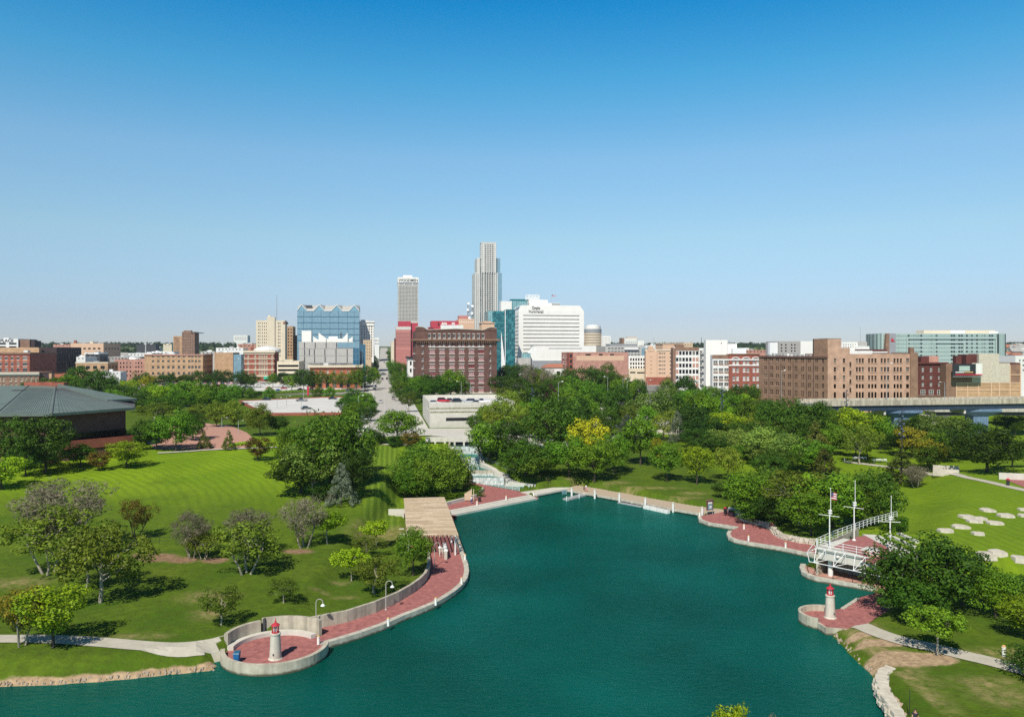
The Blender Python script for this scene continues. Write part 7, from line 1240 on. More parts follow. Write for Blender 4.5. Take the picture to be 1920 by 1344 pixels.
# wooden screen, planter walls, bins, railings by the cascade
ws = empty('wooden_screen', (*at(880, 936, 1.0), .8)); tag(ws, 'small tan wooden screen with slanting top behind the brick terrace', 'screen'); b = MB(); b.hexa([(-1.1, 0, 0), (.4, 0, 0), (.4, .12, 0), (-1.1, .12, 0), (-1.1, 0, 1.5), (.4, 0, 2.4), (.4, .12, 2.4), (-1.1, .12, 1.5)]); b.build('panel', M['wood'], ws); b = MB(); b.box(.4, -.05, 0, .55, .17, 2.6); b.box(.9, -.05, 0, 1.05, .17, 2.5); b.build('post', M['wood_pale'], ws)
b = MB(); b.wall(ATS([(826, 951), (845, 945), (880, 936), (893, 932), (906, 920)], ZP), .5, 0, ZP+.75); tag(b.build('planter_wall', M['pale_concrete']), 'low pale stone wall behind the brick lakeside terrace', 'wall')
b = MB(); b.wall([at(884, 907, .7), at(880, 914, .7), at(906, 920, .7)], .3, 0, 1.5); tag(b.build('terrace_kerb', M['pale_concrete']), 'pale kerb wall round the upper triangular brick terrace', 'wall')
def bin_(loc, label, m, lid, h=1.0):
    o = empty('litter_bin', loc); tag(o, label, 'bin'); b = MB(); b.lathe([(.27, 0), (.32, .1), (.34, h*.8), (.30, h*.82)], n=14); b.build('bin_body', M[m], o); b = MB(); b.lathe([(.37, h*.82), (.36, h*.92), (.2, h*1.05), (.05, h*1.08)], n=14); b.build('lid', M[lid], o)
bin_((*at(899, 940, ZP), ZP), 'dark litter bin with brown lid on the brick terrace by the cascade', 'dark_metal', 'dark_brick', 1.2); bin_((*at(1360, 962.5, ZP), ZP), 'black litter bin with a bright red top at the bend of the boardwalk', 'dark_metal', 'red_paint', 1.3)
x, y = ground(1890, 911); bin_((x, y, TH(x, y)+.05), 'black litter bin with red lid by the pale wall, upper right', 'dark_metal', 'red_paint', 1.5)
bb_ = empty('recycling_bin', (*at(444, 1241, ZP), ZP)); tag(bb_, 'blue recycling bin inside the parapet of the round terrace', 'bin'); b = MB(); b.hexa([(-.26, -.28, 0), (.26, -.28, 0), (.26, .28, 0), (-.26, .28, 0), (-.32, -.34, 1.0), (.32, -.34, 1.0), (.32, .34, 1.0), (-.32, .34, 1.0)]); b.build('bin_body', M['blue_bin'], bb_); b = MB(); b.hexa([(-.35, -.37, 1.0), (.35, -.37, 1.0), (.35, .37, 1.0), (-.35, .37, 1.0), (-.33, -.3, 1.1), (.33, -.3, 1.1), (.33, .34, 1.2), (-.33, .34, 1.2)]); b.build('lid', M['deep_blue_glass'], bb_)
def railing(name, pts, zs, label, h=1.1, m='white_metal', nr=3, mesh_=False, step=2.0, r=.035):
    b = MB(); q = []
    for i in range(len(pts)-1):
        n = max(1, int(math.dist(pts[i], pts[i+1])/step))
        for k in range(n): t = k/n; q.append(Vector((pts[i][0]+(pts[i+1][0]-pts[i][0])*t, pts[i][1]+(pts[i+1][1]-pts[i][1])*t, zs[i]+(zs[i+1]-zs[i])*t)))
    q.append(Vector((*pts[-1], zs[-1])))
    for p in q: b.tube(p, p+Vector((0, 0, h)), r*1.2, n=5)
    for k in range(nr): dz = Vector((0, 0, h*(k+1)/nr)); b.path([p+dz for p in q], r, 5)
    if mesh_:
        for p, s_ in zip(q[:-1], q[1:]):
            for j in range(1, 6): t = p.lerp(s_, j/6); b.tube(t+Vector((0, 0, .1)), t+Vector((0, 0, h-.1)), r*.4, n=4)
    o = b.build(name, M[m]); return tag(o, label, 'railing')
railing('cascade_railing', [(-9.1, 222), (-8.0, 218.5), (-4.0, 213), (-1.8, 209.5), (.8, 207), (2.2, 205.2)], [5.6, 4.7, 3.7, 3.3, 2.7, 2.0], 'pale green mesh railing along the cascade walk', 1.2, 'green_steel', 2, True, 1.6); railing('pool_railing', [at(897, 907, ZP), at(935, 914.5, ZP), at(974, 922, ZP)], [ZP+.1]*3, 'pale railing between the brick terrace and the lowest pool', 1.0, 'white_metal', 3, True, 2.2)
railing('pool_railing', [(-11.3, 214.0), (-8.8, 211.0)], [3.1, 3.1], 'short pale railing at the middle pool of the cascade', 1.0, 'white_metal', 3, True, 1.2)
# information board
ib = empty('information_board', (*at(1331, 964, ZP), ZP), .5); tag(ib, 'dark framed information board with a map on the boardwalk', 'sign'); b = MB(); b.tube((-.75, 0, 0), (-.75, 0, 1.3), .06); b.tube((.75, 0, 0), (.75, 0, 1.3), .06); b.build('legs', M['mid_grey'], ib); b = MB(); b.box(-.9, -.08, .9, .9, .08, 2.9); b.hexa([(-.9, -.3, 2.9), (.9, -.3, 2.9), (.9, .3, 2.9), (-.9, .3, 2.9), (-.7, -.1, 3.15), (.7, -.1, 3.15), (.7, .1, 3.15), (-.7, .1, 3.15)]); b.build('frame', M['dark_brick'], ib)
b = MB(); b.box(-.6, -.1, 1.05, .6, -.085, 2.1); b.build('map_panel', M['blue_glass'], ib); b = MB(); b.box(-.55, -.12, 2.2, .55, -.085, 2.7); b.box(-.2, -.125, 1.3, .35, -.101, 1.8); b.build('notice', M['white_paint'], ib)
# benches
def bench(p, z, L_, rz, label, m='white_metal', back=True):
    o = empty('bench', (*p, z), rz); tag(o, label, 'bench'); b = MB()
    for k in range(3): b.box(-L_/2, -.25+k*.17, .42, L_/2, -.11+k*.17, .47)
    b.build('seat', M[m], o)
    if back:
        b = MB()
        for k in range(2): b.box(-L_/2, .27+.04*k, .58+.17*k, L_/2, .30+.04*k, .71+.17*k)
        b.build('backrest', M[m], o)
    for x in (-L_/2+.2, 0, L_/2-.2): b = MB(); b.box(x-.05, -.22, 0, x+.05, .26, .42); b.build('leg', M['grey_metal'], o)
bench(at(1382, 960, ZP), ZP, 4.0, -.45, 'white bench at the bend of the boardwalk beside the red-topped bin'); bench(at(1523, 1019, ZP), ZP, 3.8, -.35, 'long pale bench against the stone wall left of the truss bridge', 'pale_concrete')
bench(at(1612, 1079, ZP), ZP, 3.2, -.25, 'silver bench on the lower brick walk under the truss bridge', 'grey_metal')
for px_, py_, lab in ((1612.5, 866, 'white bench on the upper path, left of two'), (1650, 870, 'white bench on the upper path, right of two')): x, y = ground(px_, py_-3); bench((x, y), TH(x, y)+.1, 3.8, -.1, lab, 'white_paint')
x, y = ground(1583.5, 866); dup(bol, (x, y, TH(x, y)+.05), 0, 'ochre-capped post at the left end of the upper path'); x, y = ground(1882, 1231); o = dup(bol, (x, y, TH(x, y)), 0, 'orange-capped post beside the pier path at the right edge'); o.scale = (1.2, 1.2, 1.15)
b = MB()
for k in range(3): p = [at(1749, 880+k*3.5, ZU), at(1798, 882+k*4.2, ZU)]; b.wall(p, .9, ZU-.5, ZU+1.1-.4*k)
tag(b.build('stone_steps', M['limestone']), 'stack of long limestone steps beside the upper path', 'steps')
x0, y0 = ground(1880, 900); x1, y1 = ground(1960, 904); b = MB(); b.wall([(x0, y0+1.5), (x1, y1+1.5)], .5, 3, TH(x0, y0)+1.5); tag(b.build('pale_wall', M['pale_concrete']), 'pale concrete wall behind the red-lidded bin at the right edge', 'wall')
# stacked stone walls
def stone_wall(name, line, h, label, t=.7, z0=ZP, seed=1, mm='limestone', bl=1.0):
    b = MB(); r = random.Random(seed); q = resample(line, bl)
    nl = max(1, int(round(h/.32)))
    for k in range(nl):
        for i in range(len(q)-1):
            a, c = Vector(q[i]), Vector(q[i+1]); d = (c-a); L_ = d.length
            if L_ < .05: continue
            d /= L_; n = Vector((-d.y, d.x)); a2 = a+d*r.uniform(-.12, .12); c2 = c+d*r.uniform(-.15, .05); o = n*(k*.10+r.uniform(-.12, .12)); w0, w1 = t*r.uniform(.8, 1.2), t*r.uniform(.8, 1.2); z = z0+k*h/nl; zz = z+h/nl*r.uniform(.82, 1.04)
            j = lambda: Vector((r.uniform(-.1, .1), r.uniform(-.1, .1)))
            P = [a2+o-n*w0/2+j(), c2+o-n*w1/2+j(), c2+o+n*w1/2+j(), a2+o+n*w0/2+j()]
            b.hexa([(*p, z) for p in P]+[(p.x*.97+P[0].x*.0+(sum((v.x for v in P))/4)*.03, p.y*.97+(sum((v.y for v in P))/4)*.03, zz+r.uniform(-.03, .03)) for p in P])
    return tag(b.build(name, M[mm]), label, 'wall')
stone_wall('stone_wall', smooth_line(STONE_WALL), .95, 'curving dry stone wall of pale limestone behind the right brick walk', .8, ZP-.05, 3)
LEDGE = ATS([(1668, 1254), (1652, 1260), (1647, 1280), (1654, 1300), (1668, 1322), (1682, 1346), (1700, 1385)], .9)
stone_wall('stone_ledge', smooth_line(LEDGE), 1.0, 'white limestone ledge along the shore at the bottom right', 1.15, .25, 8, 'limestone', .9)
stone_wall('stone_footing', smooth_line(offset(LEDGE, 1.2)), .7, 'lower row of mossy limestone blocks at the waterline, bottom right', 1.0, -.15, 12, 'rock', 1.5)
# stone blocks on the right lawn
SB = [((1851, 958), 25, 9, 'topmost'), ((1812.5, 971), 29, 9, 'upper left'), ((1827, 979), 30, 9, 'left half of the touching pair'), ((1865, 982), 30, 9, 'second largest, right of the touching pair'), ((1801, 989), 32, 10, 'left of the middle row'), ((1774, 997), 32, 9, 'leftmost'), ((1834, 1002), 24, 8, 'smallest, in front'), ((1886, 969), 32, 9, 'right of the topmost'), ((1918, 957), 18, 6, 'cut by the right edge, upper'), ((1921, 969), 24, 7, 'cut by the right edge, lower'), ((1848, 1043), 34, 14, 'lower cluster, left piece'), ((1870, 1039), 30, 12, 'lower cluster, right piece'), ((1912, 1051), 30, 13, 'lower right by the green tree'), ((1838, 974.5), 26, 7, 'right half of the touching pair')]
for i, (p, w, dpx, lab) in enumerate(SB):
    x, y = ground(*p); r = random.Random(i*7+3); w = w*y/F; d = dpx*y*y/(30*F)*.75; z = TH(x, y); b = MB(); n = 7
    pts = [(w/2*math.cos(6.283*k/n+r.uniform(-.2, .2))*r.uniform(.88, 1.1), d/2*math.sin(6.283*k/n)*r.uniform(.85, 1.12)) for k in range(n)]; pts = [(max(-w*.46, min(w*.46, q[0]*1.12)), max(-d*.46, min(d*.46, q[1]*1.12))) for q in pts]
    b.prism(pts, -.4, .34); b.v[n:] = [(q[0]*.95, q[1]*.95, q[2]+r.uniform(-.04, .05)) for q in b.v[n:]]; o = b.build('stone_block', M['limestone'], None, (x, y, z)); tag(o, 'flat pale stone block set in the right lawn, '+lab, 'stone block', 'stone blocks on the lawn')
for i, (a, c) in enumerate((((1645, 1003), (1700, 1031)), ((1664, 1001), (1717, 1025)), ((1684, 998.5), (1720, 1015)))):
    A_, B_ = Vector(at(*a, ZU+.4)), Vector(at(*c, ZU+.4)); b = MB(); b.wall([tuple(A_), tuple(B_)], .55, ZU-.5, ZU+.42+.06*i); tag(b.build('seat_step', M['pale_concrete']), 'long pale seat step in the grass beside the upper plaza, '+('nearest the plaza', 'middle of three', 'farthest from the plaza')[i], 'steps', 'seat steps by the upper plaza')
# truss bridge / overlook
ov = empty('truss_overlook', (*DK[0], ZP)); tag(ov, 'white steel truss overlook deck jutting over the lower walk below the masts', 'bridge'); dv = Vector((DK[1][0]-DK[0][0], DK[1][1]-DK[0][1])); Ld = dv.length; dv /= Ld; ov.rotation_euler = (0, 0, math.atan2(dv.y, dv.x)); DZ = ZU+.2-ZP
Ld = 12.5; b = MB(); b.box(0, 0, DZ-.35, Ld, 8.5, DZ); b.build('deck_slab', M['pale_concrete'], ov)
b = MB(); b.box(.1, .12, DZ-1.75, Ld, .4, DZ-.355); b.build('girder', M['pale_concrete'], ov); b = MB(); b.box(.3, 4.8, -.6, Ld, 5.2, DZ-.36); b.build('back_wall', M['wall_concrete'], ov)
b = MB(); b.lathe([(.38, -.1), (.38, DZ-1.0)], 1.3, 1.6, 14); b.build('column', M['white_paint'], ov)
b = MB(); R_ = .05; y0, y1 = -.35, -1.5
top = [(-1.9, 1.2, DZ-1.2)]; bot0, bot1 = (-.5, y1, DZ-2.05), (Ld, y1, DZ-2.05); b.tube(bot0, bot1, R_*1.2); b.tube((0, y0, DZ-.05), (Ld, y0, DZ-.05), R_*1.2); tip = (-2.4, 1.5, DZ-1.5); b.tube(bot0, tip, R_*1.2); b.tube((0, y0, DZ-.05), (-1.6, 1.9, DZ-.1), R_); b.tube(tip, (-1.6, 1.9, DZ-.1), R_); b.tube(tip, (0, 3.5, DZ-.1), R_); b.tube(tip, (0, y0, DZ-.05), R_); b.tube(tip, (0, 4.2, DZ-1.6), R_)
k = 0.0
while k < Ld-.5:
    b.tube((k, y0, DZ-.05), (k+.25, y1, DZ-2.05), R_); b.tube((k+1.5, y0, DZ-.05), (k+.25, y1, DZ-2.05), R_); b.tube((k+1.5, y0, DZ-.05), (k+1.5, y0, DZ-1.7), R_*.8); b.tube((k+.25, y1, DZ-2.05), (k+1.5, y0+.4, DZ-1.7), R_*.8); k += 3.0
b.build('truss', M['white_metal'], ov)
b = MB()
for i in range(7): x = i*2.0; b.tube((x, .02, DZ), (x, .02, DZ+1.15), .05)
for h in (.4, .78, 1.15): b.tube((0, .02, DZ+h), (Ld, .02, DZ+h), .04)
b.build('handrail', M['white_metal'], ov)
for x in (3.2, 6.8): b = MB(); b.lathe([(.05, -.22), (.2, -.12), (.24, 0), (.2, .12), (.05, .22)], n=12); o = b.build('globe_light', M['white_paint'], ov, (x, -.02, DZ-.9))
railing('plaza_railing', [(46.4, 121.9), (50.9, 126.8), (56, 132), (62, 138.2), (68, 144.2), (71, 147.5)], [ZU+.2, ZU+.2, ZU+.1, ZU-.1, ZU-.5, ZU-.8], 'white railing climbing along the grove from the truss overlook', 1.2, 'white_metal', 3, False, 1.6, .038)
b = MB(); b.wall([(46.6, 122.1), (51, 127), (58, 134.2)], .35, ZP-.4, ZU+.18); tag(b.build('plaza_wall', M['wall_concrete']), 'concrete side wall under the white railing of the upper plaza', 'wall')
# masts
def mast(p, z, label, h, yard_rz, flag=False, two=False):
    o = empty('mast', (*at(*p, z), z)); tag(o, label, 'mast'); b = MB(); b.lathe([(.3, 0), (.28, .06), (.16, .2)], n=12); b.tube((0, 0, .1), (0, 0, h*.62), .10, .08, 10); b.build('lower_mast', M['white_paint'], o); b = MB(); b.tube((.16, 0, h*.56), (.16, 0, h), .06, .04, 8); b.lathe([(.02, h), (.09, h+.06), (.02, h+.13)], .16, 0, 8); b.build('topmast', M['white_paint'], o)
    b = MB(); b.box(-.18, -.16, h*.585, .32, .16, h*.605); b.box(-.18, -.16, h*.625, .32, .16, h*.645); b.build('doubling', M['white_paint'], o)
    for k, a in enumerate([yard_rz]+([yard_rz+1.9] if two else [])): v = Vector((math.cos(a), math.sin(a), 0)); b = MB(); L_ = 1.6 if not (two and k) else 1.1; b.tube(-v*L_*.9+Vector((0, 0, h*.55)), v*L_+Vector((0, 0, h*.55+(.0 if not k else .6))), .05, .035, 7); b.build('yard', M['white_paint'], o)
    return o
m1 = mast((1555.5, 1028), ZU+.2, 'white ship-style mast flying the flag, left of three', 9.0, 2.45); mast((1601.5, 1012.5), ZU+.22, 'white ship-style mast without flag, middle and tallest of three', 9.3, 2.45); mast((1669, 1036), ZU+.2, 'white ship-style mast with crossed yards behind the dark tree, right of three', 8.3, 2.95, two=True)
def flag_mesh(w, h, n=10):
    b = MB(); st = 7
    P = lambda u, v: (u*w, .10*w*math.sin(u*6.5)*u, v*h-.18*h*u*u)
    for i in range(n):
        for j in range(st):
            u0, u1, v0, v1 = i/n, (i+1)/n, j/st, (j+1)/st; b.mi = 0 if (u1 <= .42 and j >= 3) else (1 if j % 2 == 0 else 2)
            b.poly([P(u0, v0), P(u1, v0), P(u1, v1), P(u0, v1)])
    b.mi = 2
    for i in range(4):
        for j in range(3): u, v = .05+.09*i, .5+.15*j; p = P(u, v); q2 = P(u+.03, v+.05); b.poly([(p[0], p[1]-.015*w, p[2]), (q2[0], q2[1]-.015*w, p[2]), (q2[0], q2[1]-.015*w, q2[2]), (p[0], p[1]-.015*w, q2[2])])
    return b.mesh('flag', [M['flag_blue'], M['flag_red'], M['flag_white']])
fl = link('flag', flag_mesh(1.05, 1.15), None, (m1.location.x+.24, m1.location.y-.02, m1.location.z+7.35), .3); tag(fl, 'striped national flag with blue canton flying from the left white mast', 'flag')
# row of flags
fp = empty('flag_pole', (0, 0, 0)); b = MB(); b.tube((0, 0, 0), (0, 0, 8.2), .07, .045, 7); b.lathe([(.02, 8.2), (.1, 8.28), (.02, 8.38)], n=8); b.build('pole', M['grey_metal'], fp); fm_ = link('flag', flag_mesh(2.4, 1.5), fp, (.06, 0, 6.6))
FX = [(205, 727), (219, 728), (263, 723), (277, 725), (295, 723.5), (307, 723.5), (324, 720), (338, 722), (350, 720.5), (366, 721), (379, 720), (392, 721.5), (405, 719), (417, 720.5), (428, 719)]
for i, (px_, py_) in enumerate(FX):
    D = 436; x = X_(px_, D); z = Z_(py_-4, D)-8.2; lab = 'pole with striped national flag over the trees, '+('leftmost' if i == 0 else 'second from left' if i == 1 else 'rightmost' if i == len(FX)-1 else ('third', 'fourth', 'fifth', 'sixth', 'seventh', 'eighth', 'ninth', 'tenth', 'eleventh', 'twelfth', 'thirteenth', 'fourteenth')[i-2]+' from left')+' of the row of fifteen'
    if i == 0: fp.location = (x, D, z); fp.rotation_euler = (0, 0, .2); tag(fp, lab, 'flag pole', 'row of flags')
    else: dup(fp, (x, D, z), rnd.uniform(-.3, .5), lab)
# globe lamp columns
gl = empty('globe_lamp_column', (0, 0, 0)); b = MB(); b.tube((0, 0, 0), (0, 0, 17.5), .16, .09, 8); b.build('column', M['dark_metal'], gl)
for k in range(12): a = 2.4*k; z = 17.4-.62*k; b = MB(); b.tube((0, 0, z), (.45*math.cos(a), .45*math.sin(a), z), .04); b.build('arm', M['dark_metal'], gl); b = MB(); b.lathe([(.04, -.26), (.2, -.16), (.27, 0), (.2, .16), (.04, .26)], .5*math.cos(a), .5*math.sin(a), 10); b.build('globe', M['globe'] if 'globe' in M else mat('globe', (.10, .13, .2), (.06, .08, .14), 2, .25, spec=.8), gl, (0, 0, z))
GLP = [(1691, 769, 196, 'tall black lamp column with clustered globes at the right lawn'), (1587, 731, 258, 'tall black lamp column with clustered globes before the viaduct'), (1354, 725, 262, 'tall black lamp column with clustered globes in front of the annex factory'), (998.5, 728, 300, 'slim globe lamp column among the trees right of the roof garage')]
for i, (px_, yt, D, lab) in enumerate(GLP):
    x = X_(px_, D); loc = (x, D, Z_(yt, D)-17.6)
    if i == 0: gl.location = loc; tag(gl, lab, 'lamp column', 'globe lamp columns')
    else: dup(gl, loc, i*.7, lab)
# street lights
sl_ = empty('street_light', (0, 0, 0)); b = MB(); b.tube((0, 0, 0), (0, 0, 9), .11, .07, 7); b.tube((0, 0, 8.9), (1.5, 0, 9.25), .05, .04, 6); b.lathe([(.2, 0), (.2, .3), (.12, .35)], n=8); b.build('pole', M['grey_metal'], sl_); b = MB(); b.hexa([(1.3, -.15, 9.12), (2.1, -.15, 9.16), (2.1, .15, 9.16), (1.3, .15, 9.12), (1.35, -.1, 9.3), (2.0, -.1, 9.28), (2.0, .1, 9.28), (1.35, .1, 9.3)]); b.build('lamp_head', M['white_metal'], sl_)
SLP = [(672, 741, 300, 0, 'street light left of the long street, nearest'), (681, 717, 400, 0, 'street light left of the long street, second'), (689, 702, 500, 0, 'street light left of the long street, third'), (865, 715, 330, 3.1, 'tall light pole rising from the garage roof, left one'), (882, 717, 350, 3.1, 'light pole rising from the garage roof, right one'), (1047, 715, 320, .2, 'grey light pole in the park trees right of the roof garage'), (1139.5, 706, 400, 3.2, 'street light with a bent arm over the trees before the ghost-sign warehouse'), (1176, 713, 400, 0, 'street light behind the white path, right of the bent-arm one'), (1168, 710, 410, 0, 'street light close left of the white path light'), (1206, 704, 430, 0, 'street light below the lattice garage'), (1214, 712, 430, 0, 'street light below the peach hotel'), (1264, 711, 380, 0, 'street light in front of the white-framed factory'), (1302, 737, 330, 0, 'short street light among trees before the factories'), (1663, 680.5, 283, .1, 'viaduct street light in front of the long brick warehouse'), (1771.5, 716, 284, 3.1, 'viaduct street light in front of the maroon building'), (443, 672, 560, 0, 'light pole by the glass corner building'), (569, 722, 400, 0, 'light pole over the far car park'), (416, 796, 262, 0, 'slim pole on the brick forecourt, left one'), (447, 788, 248, 0, 'slim pole on the brick forecourt, right one'), (1465, 694, 392, 0, 'street light before the side of the long brick warehouse'), (1110, 689, 480, .2, 'light pole at the ghost-sign warehouse corner'), (735, 702, 540, 3.1, 'street light right of the long street'), (519.5, 745, 345, 0, 'thin pole on the white parking lot, left'), (537, 742, 360, 0, 'thin pole on the white parking lot, middle'), (565, 750, 332, 0, 'thin pole on the white parking lot, right')]
for i, (px_, yt, D, rz, lab) in enumerate(SLP):
    x = X_(px_, D); zt = Z_(yt, D); zb = TH(x, D); zb = 14.2+3 if 'viaduct' in lab else (LOTZ if 'parking lot' in lab else (Z_(754.5, 267)-1.1 if 'garage roof' in lab else zb))
    if i == 0: o = sl_; o.location = (x, D, zb); o.rotation_euler = (0, 0, rz); tag(o, lab, 'street light', 'street lights')
    else: o = dup(sl_, (x, D, zb), rz, lab)
    o.scale = (1, 1, max(.4, (zt-zb)/9.2))
# viaduct
vd = empty('viaduct', (X_(1549, 270), 270, 0)); tag(vd, 'concrete highway viaduct with blue-painted hammerhead piers at the right', 'bridge'); A_ = Vector((X_(1528, 268), 268)); B_ = Vector((X_(2010, 286), 286)); d_ = (B_-A_).normalized(); n_ = Vector((-d_.y, d_.x)); vo = Vector((vd.location.x, vd.location.y)); zt_, zp_ = 17.75, 15.7
zl = lambda p: 17.8
def vbox(name, o0, o1, z0, z1, m): P = [A_+n_*o0-vo, B_+n_*o0-vo, B_+n_*o1-vo, A_+n_*o1-vo]; b = MB(); b.hexa([(*p, z0) for p in P]+[(*p, z1) for p in P]); return b.build(name, M[m], vd)
vbox('parapet', 0, .4, 15.9, 17.75, 'wall_concrete'); vbox('parapet', 11, 11.4, 15.9, 17.75, 'wall_concrete'); vbox('deck', .41, 10.99, 15.8, 16.6, 'concrete'); mat('blue_steel', (0.035, 0.055, 0.085), (0.025, 0.04, 0.065), .6, .5); mat('blue_pier', (0.17, 0.26, 0.36), (0.12, 0.19, 0.28), .5, .7, streak=.3)
for o in (.6, 3.6, 6.6, 9.6): vbox('girder', o, o+.5, 14.1, 15.79, 'blue_steel')
b = MB()
for px_ in np.arange(1545, 2000, 26.5): p = A_+d_*((X_(px_, 275)-A_.x)/d_.x)-vo; b.box(p.x-.06, p.y-.05, 15.9, p.x+.06, p.y+.06, 17.76)
b.build('parapet_joints', M['wall_concrete'], vd)
for px_ in (1691, 1857):
    p = A_+d_*((X_(px_, 276)-A_.x)/d_.x)-vo; b = MB(); b.hexa([(p.x-2.6, p.y+2, 11.4), (p.x+2.6, p.y+2, 11.4), (p.x+2.6, p.y+7.5, 11.4), (p.x-2.6, p.y+7.5, 11.4), (p.x-6.5, p.y+.4, 13.2), (p.x+6.5, p.y+.4, 13.2), (p.x+6.5, p.y+10.6, 13.2), (p.x-6.5, p.y+10.6, 13.2)]); b.box(p.x-6.5, p.y+.4, 13.2, p.x+6.5, p.y+10.6, 14.08); b.build('pier_head', M['blue_pier'], vd); b = MB(); b.box(p.x-2.6, p.y+2, 0, p.x+2.6, p.y+7.5, 11.4); b.build('pier', M['blue_pier'], vd); b = MB(); b.box(p.x-7.2, p.y-.2, 12.6, p.x-6.52, p.y+9, 14.05); b.build('pier_end', M['pale_concrete'], vd)
rp = empty('ramp_bridge', (X_(1880, 330), 330, 0)); tag(rp, 'lower concrete ramp bridge behind the viaduct at the right edge', 'bridge'); b = MB(); b.box(-28, 0, 9.2, 40, 9, 11.2); b.build('deck', M['concrete'], rp); b = MB(); b.box(-28, 1, 7.6, 40, 8, 9.19); b.build('girder', M['dark_metal'], rp)
for x in (-26, 14): b = MB(); b.hexa([(x-2, 2, 5.5), (x+2, 2, 5.5), (x+2, 6, 5.5), (x-2, 6, 5.5), (x-5, .5, 7.59), (x+5, .5, 7.59), (x+5, 8.5, 7.59), (x-5, 8.5, 7.59)]); b.box(x-1.7, 2.4, 0, x+1.7, 5.6, 5.5); b.build('pier', M['concrete'], rp)
# curved white wall and underpass
cw = empty('curved_wall', (*at(1238, 812, 3.9), 3.7)); tag(cw, 'curved white concrete wall with small dark figures on it beyond the light green tree', 'wall'); b = MB(); P = [(-8.6, 1.5), (-6, .4), (-2, -.3), (3, -.5), (7.8, -.2)]; b.wall(P, .5, -.5, [7.2, 6.7, 6.2, 5.8, 5.6]); b.build('wall', M['pale_concrete'], cw); b = MB(); b.wall([(-9, .8), (-2, -1.4), (8.5, -1.3)], .5, -.5, 1.6); b.build('plinth', M['sidewalk'], cw)
b = MB(); b.box(-4.4, -.75, 2.2, -3.9, -.45, 3.7); b.box(5.2, -.9, 3.6, 6.8, -.75, 4.2); b.box(5.4, -.92, 2.9, 6.4, -.77, 3.3); b.build('figures', M['dark_metal'], cw)
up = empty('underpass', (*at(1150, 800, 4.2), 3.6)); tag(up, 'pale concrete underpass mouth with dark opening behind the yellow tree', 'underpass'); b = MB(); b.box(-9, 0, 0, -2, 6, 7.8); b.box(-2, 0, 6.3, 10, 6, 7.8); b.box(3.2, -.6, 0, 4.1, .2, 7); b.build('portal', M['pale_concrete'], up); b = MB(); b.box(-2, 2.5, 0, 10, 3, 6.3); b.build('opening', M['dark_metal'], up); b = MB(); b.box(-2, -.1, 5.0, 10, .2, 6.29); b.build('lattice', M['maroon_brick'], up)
x = X_(1145, 285); tag(railing('path_railing', [(x-4, 272), (x+4, 275), (x+12, 276)], [4, 4, 4], 'grey railing in front of the underpass', 1.6, 'grey_metal', 3, True), None)
kiosk = empty('white_kiosk', (X_(1147, 318), 318, 4.2)); tag(kiosk, 'small white gabled kiosk by the white path', 'kiosk'); b = MB(); b.box(-3, 0, -1, 3, 4, 3.2); b.build('wall', M['white_paint'], kiosk); b = MB(); b.hexa([(-3.4, -.3, 3.2), (3.4, -.3, 3.2), (3.4, 4.3, 3.2), (-3.4, 4.3, 3.2), (-.3, -.3, 5.6), (.3, -.3, 5.6), (.3, 4.3, 5.6), (-.3, 4.3, 5.6)]); b.build('roof', M['roof_white'], kiosk); b = MB(); b.box(-1.6, -.06, 1.2, 1.6, -.003, 2.3); b.build('window', M['window_dark'], kiosk)
# fence in the left lawn
q = G([(268, 1020), (330, 1022), (420, 1030), (515, 1020)]); railing('lawn_fence', q, [TH(*p) for p in q], 'thin dark fence along the mulch bed on the left lawn', 1.2, 'dark_metal', 2, False, 3, .025)
# thin masts on the skyline
for px_, yt, D, lab, m_, w in ((273, 622, 950, 'thin white mast on the left skyline', 'white_paint', .6), (519, 553, 1600, 'thin lattice radio mast above the cream high-rise', 'grey_metal', .7), (77, 634, 1200, 'short pale mast on the far left skyline', 'white_paint', .4), (1226, 632, 1300, 'thin mast on the skyline right of the bank tower', 'grey_metal', .4), (1315, 632, 1300, 'dark antenna mast above the white-framed factory', 'dark_metal', .6), (1613, 612, 1500, 'hair-thin mast between the corner tower and the mint hotel', 'grey_metal', .35)):
    x = X_(px_, D); z = TH(x, D); h = Z_(yt, D)-z; o = empty('radio_mast', (x, D, z)); tag(o, lab, 'mast', 'masts on the skyline'); b = MB()
    for k in range(3): a = 2.094*k; b.tube((w*math.cos(a), w*math.sin(a), 0), (w*.3*math.cos(a), w*.3*math.sin(a), h), w*.35, w*.25, 4)
    for k in range(int(h/4)): b.box(-w*.5, -w*.2, k*4, w*.5, w*.2, k*4+.5)
    b.build('lattice', M[m_], o)
lt = empty('lattice_tower', (X_(882, 900), 900, Z_(612, 900))); tag(lt, 'dark lattice antenna tower with dishes left of the tallest skyscraper', 'antenna tower'); b = MB(); h = (612-566)*900/1500; w = 3.0
for sx in (-w, w):
    for sy in (-w, w): b.tube((sx, sy, -20), (sx, sy, h), .28, n=4)
k = 0
while k < h-4:
    for sy in (-w, w): b.tube((-w, sy, k), (w, sy, k+4), .18, n=4); b.tube((w, sy, k), (-w, sy, k+4), .18, n=4); b.tube((-w, sy, k), (w, sy, k), .2, n=4)
    k += 4
b.build('lattice', M['mid_grey'], lt); b = MB()
for z, x in ((h-2, -2), (h-5, 2.5), (h-9, -2.6), (h-13, 2), (h-18, -1)): b.tube((x, -w-.4, z), (x, -w-1.2, z), 1.5, 1.5, 12)
b.build('dishes', M['white_metal'], lt)
for s_, px_, yt in ((STRIPED, 1034.3, 553),): fpo = dup(fp, (X_(px_, 815), 815, Z_(568, 815)), .2, 'flag on the roof of the striped white office'); fpo.scale = (1.6, 1.6, 1.0)
